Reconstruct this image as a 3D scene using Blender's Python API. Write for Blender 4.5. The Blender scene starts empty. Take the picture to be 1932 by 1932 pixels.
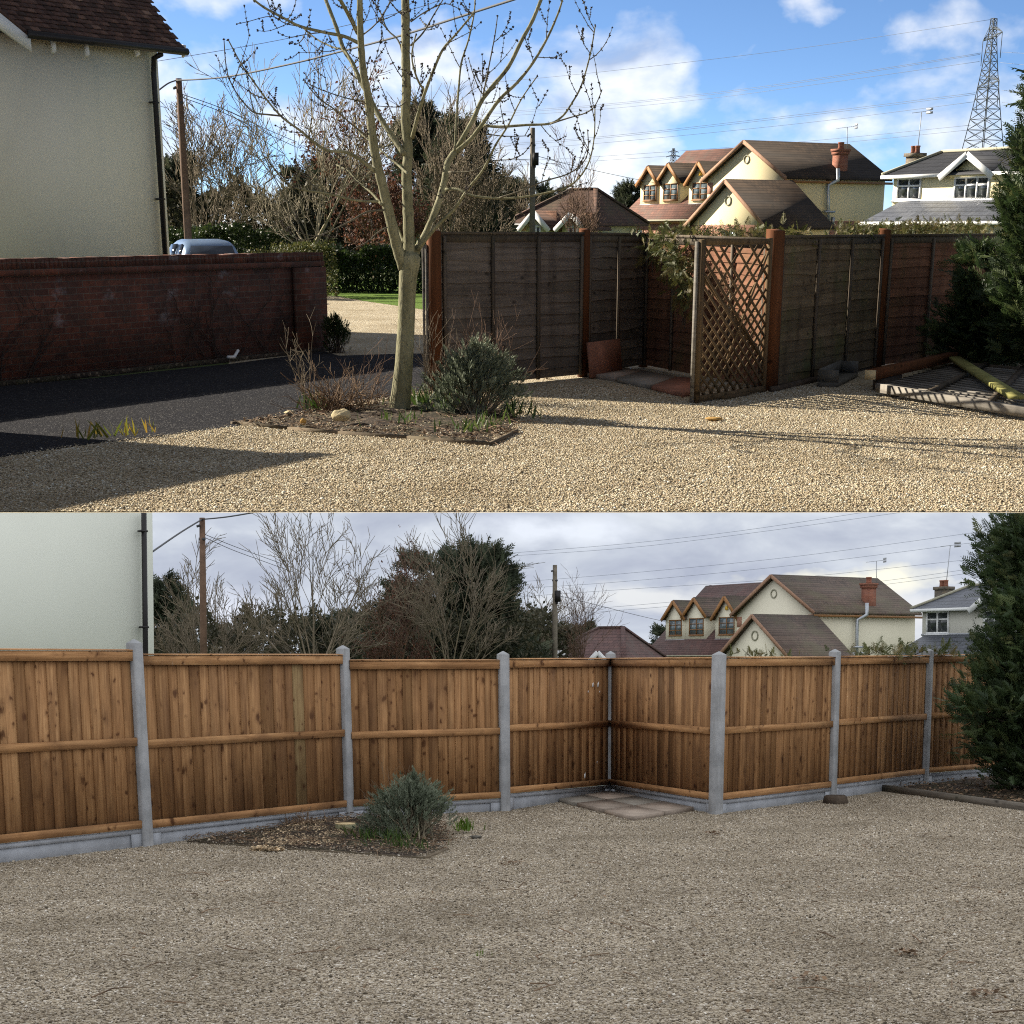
import bpy, math, random
import numpy as np
from mathutils import Vector, Matrix

random.seed(7)
RNG = np.random.default_rng(11)
SC = bpy.context.scene
COL = SC.collection

# ------------------------------------------------------------------ camera, sky, sun, exposure
F, PPV, CX = 3000.0, 1400.0, 966.0        # focal length and principal point in photograph units (1932 wide)
HORIZON_A, HORIZON_B = 430.0, 1243.0      # eye level in the upper and in the lower garden
EYE_A, EYE_B = 1.80, 1.85
PITCH_A = math.atan((PPV - HORIZON_A) / F)
PITCH_B = math.atan((PPV - HORIZON_B) / F)
TILT = PITCH_A - PITCH_B                  # the lower garden lies on a slope that falls away by this angle

cam_d = bpy.data.cameras.new("camera")
cam_d.sensor_fit = 'HORIZONTAL'
cam_d.sensor_width = 36.0
cam_d.lens = 36.0 * F / 1932.0
cam_d.shift_y = (PPV - 966.0) / 1932.0
cam_d.clip_start = 0.05
cam_d.clip_end = 8000
cam = bpy.data.objects.new("camera", cam_d)
COL.objects.link(cam)
cam.location = (0, 0, EYE_A)
cam.rotation_euler = (math.pi / 2 - PITCH_A, 0, 0)
SC.camera = cam

SUN_EL = math.radians(26)
SUN_H = Vector((-0.888, 0.46)).normalized()          # horizontal direction towards the sun
SUN_DIR = Vector((SUN_H.x * math.cos(SUN_EL), SUN_H.y * math.cos(SUN_EL), math.sin(SUN_EL)))
sun_d = bpy.data.lights.new("sun", 'SUN')
sun_d.energy = 5.0
sun_d.angle = math.radians(0.45)
sun_d.color = (1.0, 0.91, 0.775)
sun = bpy.data.objects.new("sun", sun_d)
COL.objects.link(sun)
sun.rotation_euler = SUN_DIR.to_track_quat('Z', 'Y').to_euler()
sun.location = (-30, 20, 30)

SC.view_settings.view_transform = 'Standard'
SC.view_settings.look = 'None'
SC.view_settings.exposure = 1.2
SC.view_settings.gamma = 1.0
SC.render.engine = 'CYCLES'
SC.cycles.max_bounces = 6
SC.cycles.diffuse_bounces = 3
SC.cycles.transparent_max_bounces = 6
SC.cycles.filter_width = 1.1
SC.cycles.use_denoising = False


class G:
    """a small node graph writer"""
    def __init__(s, tree):
        s.t = tree
        tree.nodes.clear()

    def n(s, typ, **props):
        nd = s.t.nodes.new(typ)
        for k, v in props.items():
            setattr(nd, k, v)
        return nd

    def put(s, sock, v):
        if v is None:
            return
        if isinstance(v, bpy.types.NodeSocket):
            s.t.links.new(v, sock)
        elif isinstance(v, (tuple, list)) and sock.type == 'RGBA' and len(v) == 3:
            sock.default_value = (*v, 1)
        else:
            sock.default_value = v

    def obj(s):
        return s.n('ShaderNodeTexCoord').outputs['Object']

    def gen(s):
        return s.n('ShaderNodeTexCoord').outputs['Generated']

    def tint(s):
        return s.n('ShaderNodeAttribute', attribute_name='tint').outputs['Fac']

    def math(s, op, a, b=None, c=None):
        nd = s.n('ShaderNodeMath', operation=op)
        s.put(nd.inputs[0], a); s.put(nd.inputs[1], b)
        if c is not None:
            s.put(nd.inputs[2], c)
        return nd.outputs[0]

    def vmath(s, op, a, b=None):
        nd = s.n('ShaderNodeVectorMath', operation=op)
        s.put(nd.inputs[0], a); s.put(nd.inputs[1], b)
        return nd.outputs[0]

    def sep(s, v):
        nd = s.n('ShaderNodeSeparateXYZ'); s.put(nd.inputs[0], v)
        return nd.outputs

    def comb(s, x=0.0, y=0.0, z=0.0):
        nd = s.n('ShaderNodeCombineXYZ')
        s.put(nd.inputs[0], x); s.put(nd.inputs[1], y); s.put(nd.inputs[2], z)
        return nd.outputs[0]

    def scale(s, v, sc):
        return s.vmath('MULTIPLY', v, sc if isinstance(sc, tuple) else (sc, sc, sc))

    def noise(s, v, scale=5.0, detail=4.0, rough=0.55, dist=0.0):
        nd = s.n('ShaderNodeTexNoise')
        s.put(nd.inputs['Vector'], v)
        nd.inputs['Scale'].default_value = scale
        nd.inputs['Detail'].default_value = detail
        nd.inputs['Roughness'].default_value = rough
        nd.inputs['Distortion'].default_value = dist
        return nd.outputs['Fac']

    def vor(s, v, scale=5.0, feature='F1', rnd=1.0):
        nd = s.n('ShaderNodeTexVoronoi', feature=feature)
        s.put(nd.inputs['Vector'], v)
        nd.inputs['Scale'].default_value = scale
        nd.inputs['Randomness'].default_value = rnd
        return nd.outputs

    def ramp(s, f, stops, mode='LINEAR'):
        nd = s.n('ShaderNodeValToRGB')
        s.put(nd.inputs[0], f)
        el = nd.color_ramp.elements
        nd.color_ramp.interpolation = mode
        while len(el) < len(stops):
            el.new(0.5)
        for e, (p, c) in zip(el, stops):
            e.position = p
            e.color = (c, c, c, 1) if isinstance(c, (int, float)) else (*c, 1)
        return nd.outputs[0]

    def mix(s, f, a, b, mode='MIX'):
        nd = s.n('ShaderNodeMix', data_type='RGBA', blend_type=mode)
        s.put(nd.inputs[0], f); s.put(nd.inputs[6], a); s.put(nd.inputs[7], b)
        return nd.outputs[2]

    def bump(s, h, strength=0.5, dist=0.02):
        nd = s.n('ShaderNodeBump')
        nd.inputs['Strength'].default_value = strength
        nd.inputs['Distance'].default_value = dist
        s.put(nd.inputs['Height'], h)
        return nd.outputs[0]

    def out(s, col, rough=0.8, normal=None, metal=0.0, spec=0.3, **kw):
        b = s.n('ShaderNodeBsdfPrincipled')
        s.put(b.inputs['Base Color'], col)
        s.put(b.inputs['Roughness'], rough)
        b.inputs['Metallic'].default_value = metal
        b.inputs['Specular IOR Level'].default_value = spec
        for k, v in kw.items():
            s.put(b.inputs[k.replace('_', ' ')], v)
        if normal is not None:
            s.t.links.new(normal, b.inputs['Normal'])
        o = s.n('ShaderNodeOutputMaterial')
        s.t.links.new(b.outputs[0], o.inputs[0])

    def emit(s, col, strength=1.0):
        e = s.n('ShaderNodeEmission')
        s.put(e.inputs[0], col); s.put(e.inputs[1], strength)
        o = s.n('ShaderNodeOutputMaterial')
        s.t.links.new(e.outputs[0], o.inputs[0])


def mat(name):
    m = bpy.data.materials.new(name)
    m.use_nodes = True
    return m, G(m.node_tree)


def lin(r, g, b):
    def f(c):
        c /= 255.0
        return c / 12.92 if c <= 0.04045 else ((c + 0.055) / 1.055) ** 2.4
    return (f(r), f(g), f(b))


# world: blue spring sky with broken cloud
W = bpy.data.worlds.new("World")
SC.world = W
W.use_nodes = True
g = G(W.node_tree)
d = g.n('ShaderNodeTexCoord').outputs['Generated']
dx, dy, dz = g.sep(d)
up = g.math('MAXIMUM', dz, 0.0)
sky = g.n('ShaderNodeTexSky', sky_type='NISHITA')
sky.sun_disc = False
sky.sun_elevation = SUN_EL
sky.sun_rotation = math.atan2(SUN_H.x, SUN_H.y)
sky.air_density = 1.0
sky.dust_density = 0.4
sky.ozone_density = 2.0
g.put(sky.inputs[0], g.comb(dx, dy, g.math('MULTIPLY_ADD', dz, 3.2, 0.05)))
skyc = g.mix(1.0, sky.outputs[0], (0.80, 0.95, 1.10), 'MULTIPLY')
cv = g.comb(g.math('MULTIPLY', dx, 9.5), dy, g.math('MULTIPLY', dz, 15.0))
n1 = g.noise(cv, 1.35, 7, 0.5, 0.15)
n2 = g.noise(g.vmath('ADD', cv, (0.05, 0.0, -0.12)), 1.35, 5, 0.5, 0.25)
low = g.math('SUBTRACT', g.ramp(up, [(0.0, 0.53), (0.05, 0.45), (0.11, 0.36), (0.22, 0.15), (0.4, 0.0)]), 0.36)
cm = g.ramp(g.math('ADD', n1, low), [(0.465, 0.0), (0.53, 0.4), (0.61, 0.85), (0.72, 1.0)])
shade = g.math('SUBTRACT', n1, n2)
cc = g.ramp(g.math('MULTIPLY_ADD', shade, 3.2, 0.5), [(0.1, (0.48, 0.54, 0.68)), (0.5, (0.82, 0.87, 0.95)), (0.85, (1.12, 1.10, 1.06))])
cc = g.mix(1.0, cc, (5.6, 5.6, 5.6), 'MULTIPLY')
skyf = g.mix(g.math('MULTIPLY', cm, 0.86), skyc, cc)
skyf = g.mix(g.ramp(up, [(0.16, 0.0), (0.45, 0.8)]), skyf, (1.25, 1.2, 1.13))  # grey veil added overhead, out of view, to take blue out of the shade
bg = g.n('ShaderNodeBackground')
g.put(bg.inputs[0], skyf)
bg.inputs[1].default_value = 0.088
g.t.links.new(bg.outputs[0], g.n('ShaderNodeOutputWorld').inputs[0])


# ------------------------------------------------------------------ the two gardens' frames
class Place:
    def __init__(s, eye, pitch, M):
        s.eye, s.pitch, s.M = eye, pitch, M
        s.fw = Vector((0, math.cos(pitch), -math.sin(pitch)))
        s.up = Vector((0, math.sin(pitch), math.cos(pitch)))
        s.C = Vector((0, 0, eye))

    def ray(s, u, v):
        return Vector((u - CX, 0, 0)) + s.up * (PPV - v) + s.fw * F

    def at(s, u, v, y):
        d = s.ray(u, v)
        return s.C + d * (y / d.y)

    def gd(s, u, v, z=0.0):
        d = s.ray(u, v)
        return s.C + d * ((z - s.eye) / d.z)

    def pl(s, u, v, p, n):
        d = s.ray(u, v)
        return s.C + d * ((p - s.C).dot(n) / d.dot(n))

    def uv(s, p):
        q = p - s.C
        k = F / q.dot(s.fw)
        return CX + q.x * k, PPV - q.dot(s.up) * k


A = Place(EYE_A, PITCH_A, Matrix.Identity(4))
B = Place(EYE_B, PITCH_B, Matrix.Translation((0, 0, EYE_A)) @ Matrix.Rotation(-TILT, 4, 'X') @ Matrix.Translation((0, 0, -EYE_B)))


# ------------------------------------------------------------------ objects
class Root:
    def __init__(s, ob, place, M):
        s.ob, s.place, s.inv = ob, place, M.inverted()


def tag(o, label=None, cat=None, group=None, kind=None):
    if label: o['label'] = label
    if cat: o['category'] = cat
    if group: o['group'] = group
    if kind: o['kind'] = kind


def thing(place, name, label, cat, loc=(0, 0, 0), rot=0.0, group=None):
    o = bpy.data.objects.new(name, None)
    o.empty_display_size = 0.2
    COL.objects.link(o)
    M = Matrix.Translation(loc) @ Matrix.Rotation(rot, 4, 'Z')
    o.matrix_world = place.M @ M
    tag(o, label, cat, group)
    return Root(o, place, M)


class MB:
    def __init__(s):
        s.v, s.f, s.t = [], [], []
        s.arr = []

    def face(s, pts, t=0.5):
        i = len(s.v)
        s.v.extend(tuple(p) for p in pts)
        s.f.append(tuple(range(i, i + len(pts)))); s.t.append(t)

    def hexa(s, p, t=0.5):
        i = len(s.v)
        s.v.extend(tuple(q) for q in p)
        for q in ((0, 3, 2, 1), (4, 5, 6, 7), (0, 1, 5, 4), (1, 2, 6, 5), (2, 3, 7, 6), (3, 0, 4, 7)):
            s.f.append(tuple(i + k for k in q)); s.t.append(t)

    def bx(s, o, a, b, c, t=0.5):
        o, a, b, c = Vector(o), Vector(a), Vector(b), Vector(c)
        if a.cross(b).dot(c) < 0:
            a, b = b, a
        s.hexa([o, o + a, o + a + b, o + b, o + c, o + a + c, o + a + b + c, o + b + c], t)

    def prism(s, pts, ext, t=0.5):
        pts = [Vector(p) for p in pts]; ext = Vector(ext)
        n = len(pts); i = len(s.v)
        nrm = Vector((0, 0, 0))
        for k in range(n):
            nrm += (pts[k] - pts[0]).cross(pts[(k + 1) % n] - pts[0])
        if nrm.dot(ext) > 0:
            pts = pts[::-1]
        s.v.extend(tuple(p) for p in pts); s.v.extend(tuple(p + ext) for p in pts)
        s.f.append(tuple(range(i, i + n))); s.t.append(t)
        s.f.append(tuple(range(i + 2 * n - 1, i + n - 1, -1))); s.t.append(t)
        for k in range(n):
            k2 = (k + 1) % n
            s.f.append((i + k, i + n + k, i + n + k2, i + k2)); s.t.append(t)

    def tube(s, pts, rad, sides=6, t=0.5, cap=True):
        pts = [Vector(p) for p in pts]
        n = len(pts)
        if not hasattr(rad, '__len__'):
            rad = [rad] * n
        i = len(s.v)
        ref = None
        for k in range(n):
            d = (pts[min(k + 1, n - 1)] - pts[max(k - 1, 0)])
            if d.length < 1e-9:
                d = Vector((0, 0, 1))
            d.normalize()
            if ref is None:
                ref = d.orthogonal().normalized()
            else:
                ref = (ref - d * ref.dot(d))
                ref = ref.normalized() if ref.length > 1e-6 else d.orthogonal().normalized()
            b = d.cross(ref)
            for j in range(sides):
                a = 2 * math.pi * j / sides
                q = pts[k] + (ref * math.cos(a) + b * math.sin(a)) * rad[k]
                s.v.append((q.x, q.y, q.z))
        for k in range(n - 1):
            for j in range(sides):
                j2 = (j + 1) % sides
                s.f.append((i + k * sides + j, i + k * sides + j2, i + (k + 1) * sides + j2, i + (k + 1) * sides + j)); s.t.append(t)
        if cap:
            s.f.append(tuple(i + j for j in range(sides - 1, -1, -1))); s.t.append(t)
            s.f.append(tuple(i + (n - 1) * sides + j for j in range(sides))); s.t.append(t)

    def lathe(s, c, prof, sides=16, t=0.5, jit=0.0, ax=None):
        """rings of radius r at height h above c; closed at both ends"""
        c = Vector(c); i = len(s.v)
        jj = [1 + random.uniform(-jit, jit) for _ in range(sides)]
        for r, h in prof:
            for j in range(sides):
                a = 2 * math.pi * j / sides
                s.v.append((c.x + math.cos(a) * r * jj[j], c.y + math.sin(a) * r * jj[j], c.z + h))
        for k in range(len(prof) - 1):
            for j in range(sides):
                j2 = (j + 1) % sides
                s.f.append((i + k * sides + j, i + k * sides + j2, i + (k + 1) * sides + j2, i + (k + 1) * sides + j)); s.t.append(t)
        s.f.append(tuple(i + j for j in range(sides - 1, -1, -1))); s.t.append(t)
        e = i + (len(prof) - 1) * sides
        s.f.append(tuple(e + j for j in range(sides))); s.t.append(t)

    def scatter(s, tv, tf, pos, zdir, scale, tints, roll=None, squash=None):
        """copies of a small template (tv, tf) at pos, its z axis along zdir"""
        tv = np.asarray(tv, float); pos = np.asarray(pos, float); n = len(pos)
        if n == 0:
            return
        z = np.asarray(zdir, float); z = z / (np.linalg.norm(z, axis=1, keepdims=True) + 1e-9)
        r = RNG.normal(size=(n, 3)) if roll is None else np.asarray(roll, float)
        x = r - z * (r * z).sum(1, keepdims=True); x /= (np.linalg.norm(x, axis=1, keepdims=True) + 1e-9)
        y = np.cross(z, x)
        sc = np.asarray(scale, float)
        if sc.ndim == 1:
            sc = np.repeat(sc[:, None], 3, 1)
        R = np.stack([x * sc[:, 0:1], y * sc[:, 1:2], z * sc[:, 2:3]], 1)
        V = np.einsum('kj,njc->nkc', tv, R) + pos[:, None, :]
        s.arr.append((V.reshape(-1, 3), [np.asarray(q) for q in tf], n, len(tv), np.asarray(tints, float)))

    def build(s, name, material, root=None, place=None, loc=None, rot=0.0, smooth=False, label=None, cat=None, group=None, kind=None, parent=None):
        """root: a Root (part of that thing); parent: a part object of root (sub-part). Neither: a thing of its own in place at loc"""
        vs = [np.asarray(s.v, float).reshape(-1, 3)]
        loops, starts, totals, tints = [], [], [], []
        ls = 0
        lens = np.array([len(q) for q in s.f], int)
        if len(lens):
            loops.append(np.concatenate([np.asarray(q) for q in s.f])); totals.append(lens); tints.append(np.asarray(s.t, float))
        base = len(s.v)
        for V, tf, n, nv, tt in s.arr:
            vs.append(V)
            offs = base + np.arange(n) * nv
            k = len(tf)
            lt = np.array([len(q) for q in tf])
            flat = np.concatenate(tf)
            loops.append((offs[:, None] + flat[None, :]).reshape(-1))
            totals.append(np.tile(lt, n))
            tints.append(np.repeat(tt, k))
            base += n * nv
        V = np.concatenate(vs)
        if root is not None:
            M = root.inv
        else:
            loc = Vector(loc) if loc is not None else Vector(V.mean(0)) * 1.0
            if rot == 0 and loc is not None:
                pass
            M0 = Matrix.Translation(loc) @ Matrix.Rotation(rot, 4, 'Z')
            M = M0.inverted()
        Mn = np.array(M)
        V = V @ Mn[:3, :3].T + Mn[:3, 3]
        lo = np.concatenate(loops); to = np.concatenate(totals); ti = np.concatenate(tints)
        st = np.concatenate([[0], np.cumsum(to)[:-1]])
        me = bpy.data.meshes.new(name)
        me.vertices.add(len(V)); me.vertices.foreach_set('co', V.astype(np.float32).ravel())
        me.loops.add(len(lo)); me.loops.foreach_set('vertex_index', lo.astype(np.int32))
        me.polygons.add(len(to)); me.polygons.foreach_set('loop_start', st.astype(np.int32)); me.polygons.foreach_set('loop_total', to.astype(np.int32))
        if smooth:
            me.polygons.foreach_set('use_smooth', np.ones(len(to), bool))
        at = me.attributes.new('tint', 'FLOAT', 'FACE')
        at.data.foreach_set('value', ti.astype(np.float32))
        me.update(calc_edges=True)
        me.validate(verbose=False)
        me.materials.append(material)
        o = bpy.data.objects.new(name, me)
        COL.objects.link(o)
        if root is not None:
            o.parent = parent if parent is not None else root.ob
        else:
            o.matrix_world = place.M @ M0
        tag(o, label, cat, group, kind)
        return o


OCT = ([(1, 0, 0), (-1, 0, 0), (0, 1, 0), (0, -1, 0), (0, 0, 1), (0, 0, -1)],
       [(0, 2, 4), (2, 1, 4), (1, 3, 4), (3, 0, 4), (2, 0, 5), (1, 2, 5), (3, 1, 5), (0, 3, 5)])
LEAF = ([(0, 0, 0), (0.3, 0.04, 0.45), (0, 0, 1), (-0.3, 0.04, 0.45)], [(0, 1, 2, 3)])
BLADE = ([(-0.05, 0, 0), (0.05, 0, 0), (0.045, 0.06, 0.55), (0, 0.22, 1), (-0.045, 0.06, 0.55)], [(0, 1, 2, 4), (2, 3, 4)])


def frond_template(n=7, w=0.34):
    """a flat feathery conifer spray along z"""
    v, f = [], []
    def quad(a, b, wd):
        a, b = Vector(a), Vector(b)
        d = (b - a).normalized(); sd = d.cross(Vector((0, 1, 0))).normalized() * wd
        i = len(v)
        v.extend([tuple(a), tuple((a + b) / 2 + sd + Vector((0, 0.02, 0))), tuple(b), tuple((a + b) / 2 - sd + Vector((0, -0.015, 0)))])
        f.append((i, i + 1, i + 2, i + 3))
    quad((0, 0, 0), (0, 0.05, 1), 0.03)
    for k in range(n):
        h = 0.1 + 0.75 * k / n
        L = w * (1.05 - 0.75 * k / n)
        for sx in (-1, 1):
            quad((0, h * 0.05, h), (sx * L, h * 0.05 + 0.08 * random.uniform(-1, 1), h + L * 0.8), 0.032)
    return v, f


FROND = frond_template(8, 0.27)


def sprig_template():
    """an upright grey-green sprig with narrow leaves"""
    v, f = [], []
    for k in range(7):
        h = 0.12 * k
        a = k * 2.4
        for q in (0, math.pi):
            dx, dy = math.cos(a + q), math.sin(a + q)
            L = 0.3 * (1 - 0.07 * k)
            i = len(v)
            v.extend([(0, 0, h), (dx * L * 0.5 - dy * 0.045, dy * L * 0.5 + dx * 0.045, h + 0.17), (dx * L * 0.75, dy * L * 0.75, h + 0.34), (dx * L * 0.5 + dy * 0.045, dy * L * 0.5 - dx * 0.045, h + 0.17)])
            f.append((i, i + 1, i + 2, i + 3))
    return v, f


SPRIG = sprig_template()

# ------------------------------------------------------------------ materials
MT = {}


def simple(name, col, rough=0.7, metal=0.0, var=0.12, scale=6.0, spec=0.3, tintv=0.0, bump=0.0, bscale=40.0):
    m, g = mat(name)
    o = g.obj()
    n = g.noise(o, scale, 5, 0.6)
    c0 = tuple(c * (1 - var) for c in col); c1 = tuple(min(1, c * (1 + var)) for c in col)
    c = g.ramp(n, [(0.3, c0), (0.7, c1)])
    if tintv:
        k = g.math('MULTIPLY_ADD', g.tint(), 2 * tintv, 1 - tintv)
        c = g.mix(1.0, c, g.comb(k, k, k), 'MULTIPLY')
    nm = g.bump(g.noise(o, bscale, 3, 0.6), bump, 0.01) if bump else None
    g.out(c, rough, nm, metal, spec)
    MT[name] = m
    return m


STONES = [(0.0, (0.136, 0.116, 0.085)), (0.16, (0.313, 0.254, 0.162)), (0.34, (0.543, 0.463, 0.312)), (0.52, (0.418, 0.331, 0.210)), (0.68, (0.648, 0.573, 0.412)),
          (0.80, (0.753, 0.705, 0.559)), (0.90, (0.438, 0.319, 0.210)), (1.0, (0.798, 0.814, 0.713))]
STONES_B = [(0.0, (0.080, 0.068, 0.050)), (0.16, (0.232, 0.185, 0.130)), (0.34, (0.486, 0.405, 0.289)), (0.52, (0.336, 0.278, 0.199)), (0.68, (0.635, 0.548, 0.408)),
            (0.80, (0.519, 0.461, 0.372)), (0.90, (0.323, 0.261, 0.195)), (1.0, (0.920, 0.855, 0.730))]


def gravel_mats(name, stops, dirt, dirtcol, size):
    m, g = mat(name + '_bed')
    o = g.obj()
    v = g.vor(o, 1.0 / size)
    c = g.ramp(g.sep(v[1])[0], stops)
    big = g.noise(o, 0.75, 8, 0.72)
    c = g.mix(g.ramp(big, [(dirt - 0.06, 0.6), (dirt + 0.22, 0.0)]), c, dirtcol)
    h = g.math('SUBTRACT', 1.0, v[0])
    g.out(c, 0.95, g.bump(h, 1.0, size * 0.9), spec=0.08)
    MT[name + '_bed'] = m
    m, g = mat(name + '_stone')
    o = g.obj()
    c = g.ramp(g.tint(), stops)
    big = g.noise(o, 0.75, 8, 0.72)
    c = g.mix(g.ramp(big, [(dirt - 0.06, 0.5), (dirt + 0.22, 0.0)]), c, dirtcol)
    g.out(c, 0.9, None, spec=0.12)
    MT[name + '_stone'] = m


gravel_mats('dry_gravel', STONES, 0.35, (0.24, 0.18, 0.10), 0.017)
gravel_mats('damp_gravel', STONES_B, 0.38, (0.165, 0.13, 0.085), 0.017)  # same stones as the upper yard, greyer overcast light put into their colours

# tarmac
m, g = mat('tarmac'); o = g.obj()
v = g.vor(o, 90.0)
c = g.ramp(g.sep(v[1])[0], [(0.0, (0.014, 0.014, 0.016)), (0.8, (0.032, 0.032, 0.036)), (0.95, (0.06, 0.06, 0.065)), (1.0, (0.24, 0.23, 0.21))])
c = g.mix(g.ramp(g.noise(o, 0.8, 5), [(0.4, 0.0), (0.7, 0.35)]), c, (0.045, 0.043, 0.042))
g.out(c, 0.97, g.bump(g.math('SUBTRACT', 1.0, v[0]), 0.8, 0.008), spec=0.04); MT['tarmac'] = m

m, g = mat('soil'); o = g.obj()
v = g.vor(o, 34.0)
c = g.ramp(g.sep(v[1])[0], [(0.0, (0.022, 0.015, 0.010)), (0.6, (0.058, 0.040, 0.027)), (0.88, (0.11, 0.08, 0.053)), (1.0, (0.28, 0.22, 0.15))])
c = g.mix(g.ramp(g.noise(o, 3.0, 5), [(0.45, 0.0), (0.65, 0.4)]), c, (0.07, 0.075, 0.03))
g.out(c, 0.95, g.bump(g.noise(o, 22, 6, 0.7), 1.0, 0.05)); MT['soil'] = m

m, g = mat('meadow'); o = g.obj()
c = g.ramp(g.noise(o, 0.4, 8, 0.65), [(0.3, (0.07, 0.10, 0.025)), (0.6, (0.10, 0.13, 0.04)), (0.75, (0.15, 0.13, 0.06))])
g.out(c, 0.95, g.bump(g.noise(o, 60, 3), 0.8, 0.03)); MT['meadow'] = m
m, g = mat('lawn'); o = g.obj()
c = g.ramp(g.noise(o, 5, 8, 0.7), [(0.3, (0.085, 0.16, 0.012)), (0.6, (0.14, 0.24, 0.02)), (0.8, (0.2, 0.26, 0.05))])
g.out(c, 0.95, g.bump(g.noise(o, 70, 3), 1.0, 0.04)); MT['lawn'] = m


def leafmat(name, stops, rough=0.55, trans=0.25):
    m, g = mat(name)
    c = g.ramp(g.tint(), stops)
    n = g.noise(g.obj(), 1.4, 4)
    k = g.ramp(n, [(0.3, 0.72), (0.7, 1.2)])
    c = g.mix(1.0, c, k, 'MULTIPLY')
    b = g.n('ShaderNodeBsdfPrincipled')
    g.put(b.inputs['Base Color'], c); b.inputs['Roughness'].default_value = rough; b.inputs['Specular IOR Level'].default_value = 0.35
    t = g.n('ShaderNodeBsdfTranslucent'); g.put(t.inputs[0], c)
    mx = g.n('ShaderNodeMixShader'); mx.inputs[0].default_value = trans
    g.t.links.new(b.outputs[0], mx.inputs[1]); g.t.links.new(t.outputs[0], mx.inputs[2])
    g.t.links.new(mx.outputs[0], g.n('ShaderNodeOutputMaterial').inputs[0])
    MT[name] = m
    return m


leafmat('laurel_leaf', [(0, (0.018, 0.034, 0.010)), (0.5, (0.04, 0.065, 0.018)), (0.85, (0.075, 0.10, 0.028)), (1, (0.13, 0.15, 0.06))], 0.4)
leafmat('conifer_leaf', [(0, (0.018, 0.034, 0.012)), (0.45, (0.048, 0.078, 0.026)), (0.8, (0.095, 0.125, 0.042)), (1, (0.16, 0.145, 0.06))], 0.6)
leafmat('conifer_tip', [(0, (0.06, 0.08, 0.022)), (0.5, (0.12, 0.125, 0.035)), (1, (0.21, 0.17, 0.07))], 0.6)
leafmat('bush_leaf', [(0, (0.045, 0.045, 0.026)), (0.6, (0.085, 0.08, 0.045)), (1, (0.15, 0.125, 0.075))], 0.7)
leafmat('far_conifer', [(0, (0.035, 0.045, 0.027)), (0.6, (0.07, 0.085, 0.048)), (1, (0.125, 0.13, 0.075))], 0.7)  # lightened so the haze over far trees sits in the leaf colour
leafmat('beech_leaf', [(0, (0.06, 0.022, 0.016)), (0.6, (0.13, 0.05, 0.032)), (1, (0.24, 0.11, 0.06))], 0.7, 0.35)
leafmat('sage_leaf', [(0, (0.085, 0.105, 0.062)), (0.5, (0.17, 0.20, 0.13)), (1, (0.28, 0.31, 0.22))], 0.8, 0.15)
leafmat('bulb_leaf', [(0, (0.03, 0.06, 0.012)), (0.6, (0.065, 0.115, 0.022)), (1, (0.14, 0.17, 0.05))], 0.45, 0.35)
leafmat('yellow_leaf', [(0, (0.10, 0.14, 0.02)), (0.5, (0.32, 0.28, 0.03)), (1, (0.42, 0.25, 0.05))], 0.5, 0.35)
leafmat('grass_blade', [(0, (0.07, 0.13, 0.012)), (0.6, (0.13, 0.22, 0.02)), (1, (0.22, 0.26, 0.06))], 0.6, 0.3)

m, g = mat('ash_bark'); o = g.obj()
n = g.noise(g.scale(o, (3, 3, 1.2)), 3.0, 6, 0.6)
c = g.ramp(n, [(0.25, (0.125, 0.118, 0.058)), (0.5, (0.225, 0.212, 0.118)), (0.75, (0.34, 0.32, 0.20))])
sp = g.noise(g.scale(o, (14, 14, 5)), 3.0, 3)
c = g.mix(g.ramp(sp, [(0.56, 0.0), (0.66, 0.7)]), c, (0.085, 0.082, 0.05))
g.out(c, 0.85, g.bump(g.noise(g.scale(o, (30, 30, 9)), 2.0, 5), 0.6, 0.015)); MT['ash_bark'] = m
simple('ash_twig', (0.13, 0.115, 0.075), 0.85, var=0.3, scale=9)
simple('bud_black', (0.035, 0.026, 0.02), 0.8)
simple('twig_brown', (0.185, 0.148, 0.10), 0.9, var=0.35, scale=3, tintv=0.3)  # lightened a little, partly standing in for haze on the far trees
simple('twig_red', (0.14, 0.085, 0.055), 0.85, var=0.35, scale=4, tintv=0.35)
simple('twig_pale', (0.24, 0.205, 0.135), 0.9, var=0.3, scale=3, tintv=0.3)
simple('dead_stem', (0.19, 0.125, 0.075), 0.9, var=0.35, scale=6, tintv=0.4)
simple('vine_bark', (0.045, 0.032, 0.024), 0.95, var=0.3)
simple('dark_bark', (0.075, 0.06, 0.045), 0.95, var=0.3)

# painted render of the cottage
m, g = mat('cottage_render'); o = g.obj()
c = g.ramp(g.noise(o, 0.7, 6, 0.6), [(0.3, (0.86, 0.795, 0.585)), (0.7, (0.90, 0.84, 0.64))])
x, y, z = g.sep(o)
st = g.noise(g.comb(g.math('MULTIPLY', x, 1.3), y, g.math('MULTIPLY', z, 0.12)), 3, 4)
c = g.mix(g.ramp(st, [(0.55, 0.0), (0.75, 0.22)]), c, (0.66, 0.64, 0.50))
g.out(c, 0.95, g.bump(g.noise(o, 40, 3, 0.6), 0.12, 0.008), spec=0.1); MT['cottage_render'] = m
simple('pale_cottage_render', (0.75, 0.765, 0.665), 0.95, var=0.035, scale=0.5, spec=0.1, bump=0.12, bscale=40)  # same cottage wall, its paler look under grey sky put into the colour
simple('house_render', (0.80, 0.69, 0.42), 0.9, var=0.03, scale=0.6, spec=0.1)
simple('pale_render', (0.80, 0.70, 0.44), 0.9, var=0.03, scale=0.6, spec=0.1)
simple('dull_render', (0.80, 0.745, 0.58), 0.9, var=0.03, scale=0.6, spec=0.1)  # gabled house paint again, with the overcast light mixed into its colour
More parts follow.
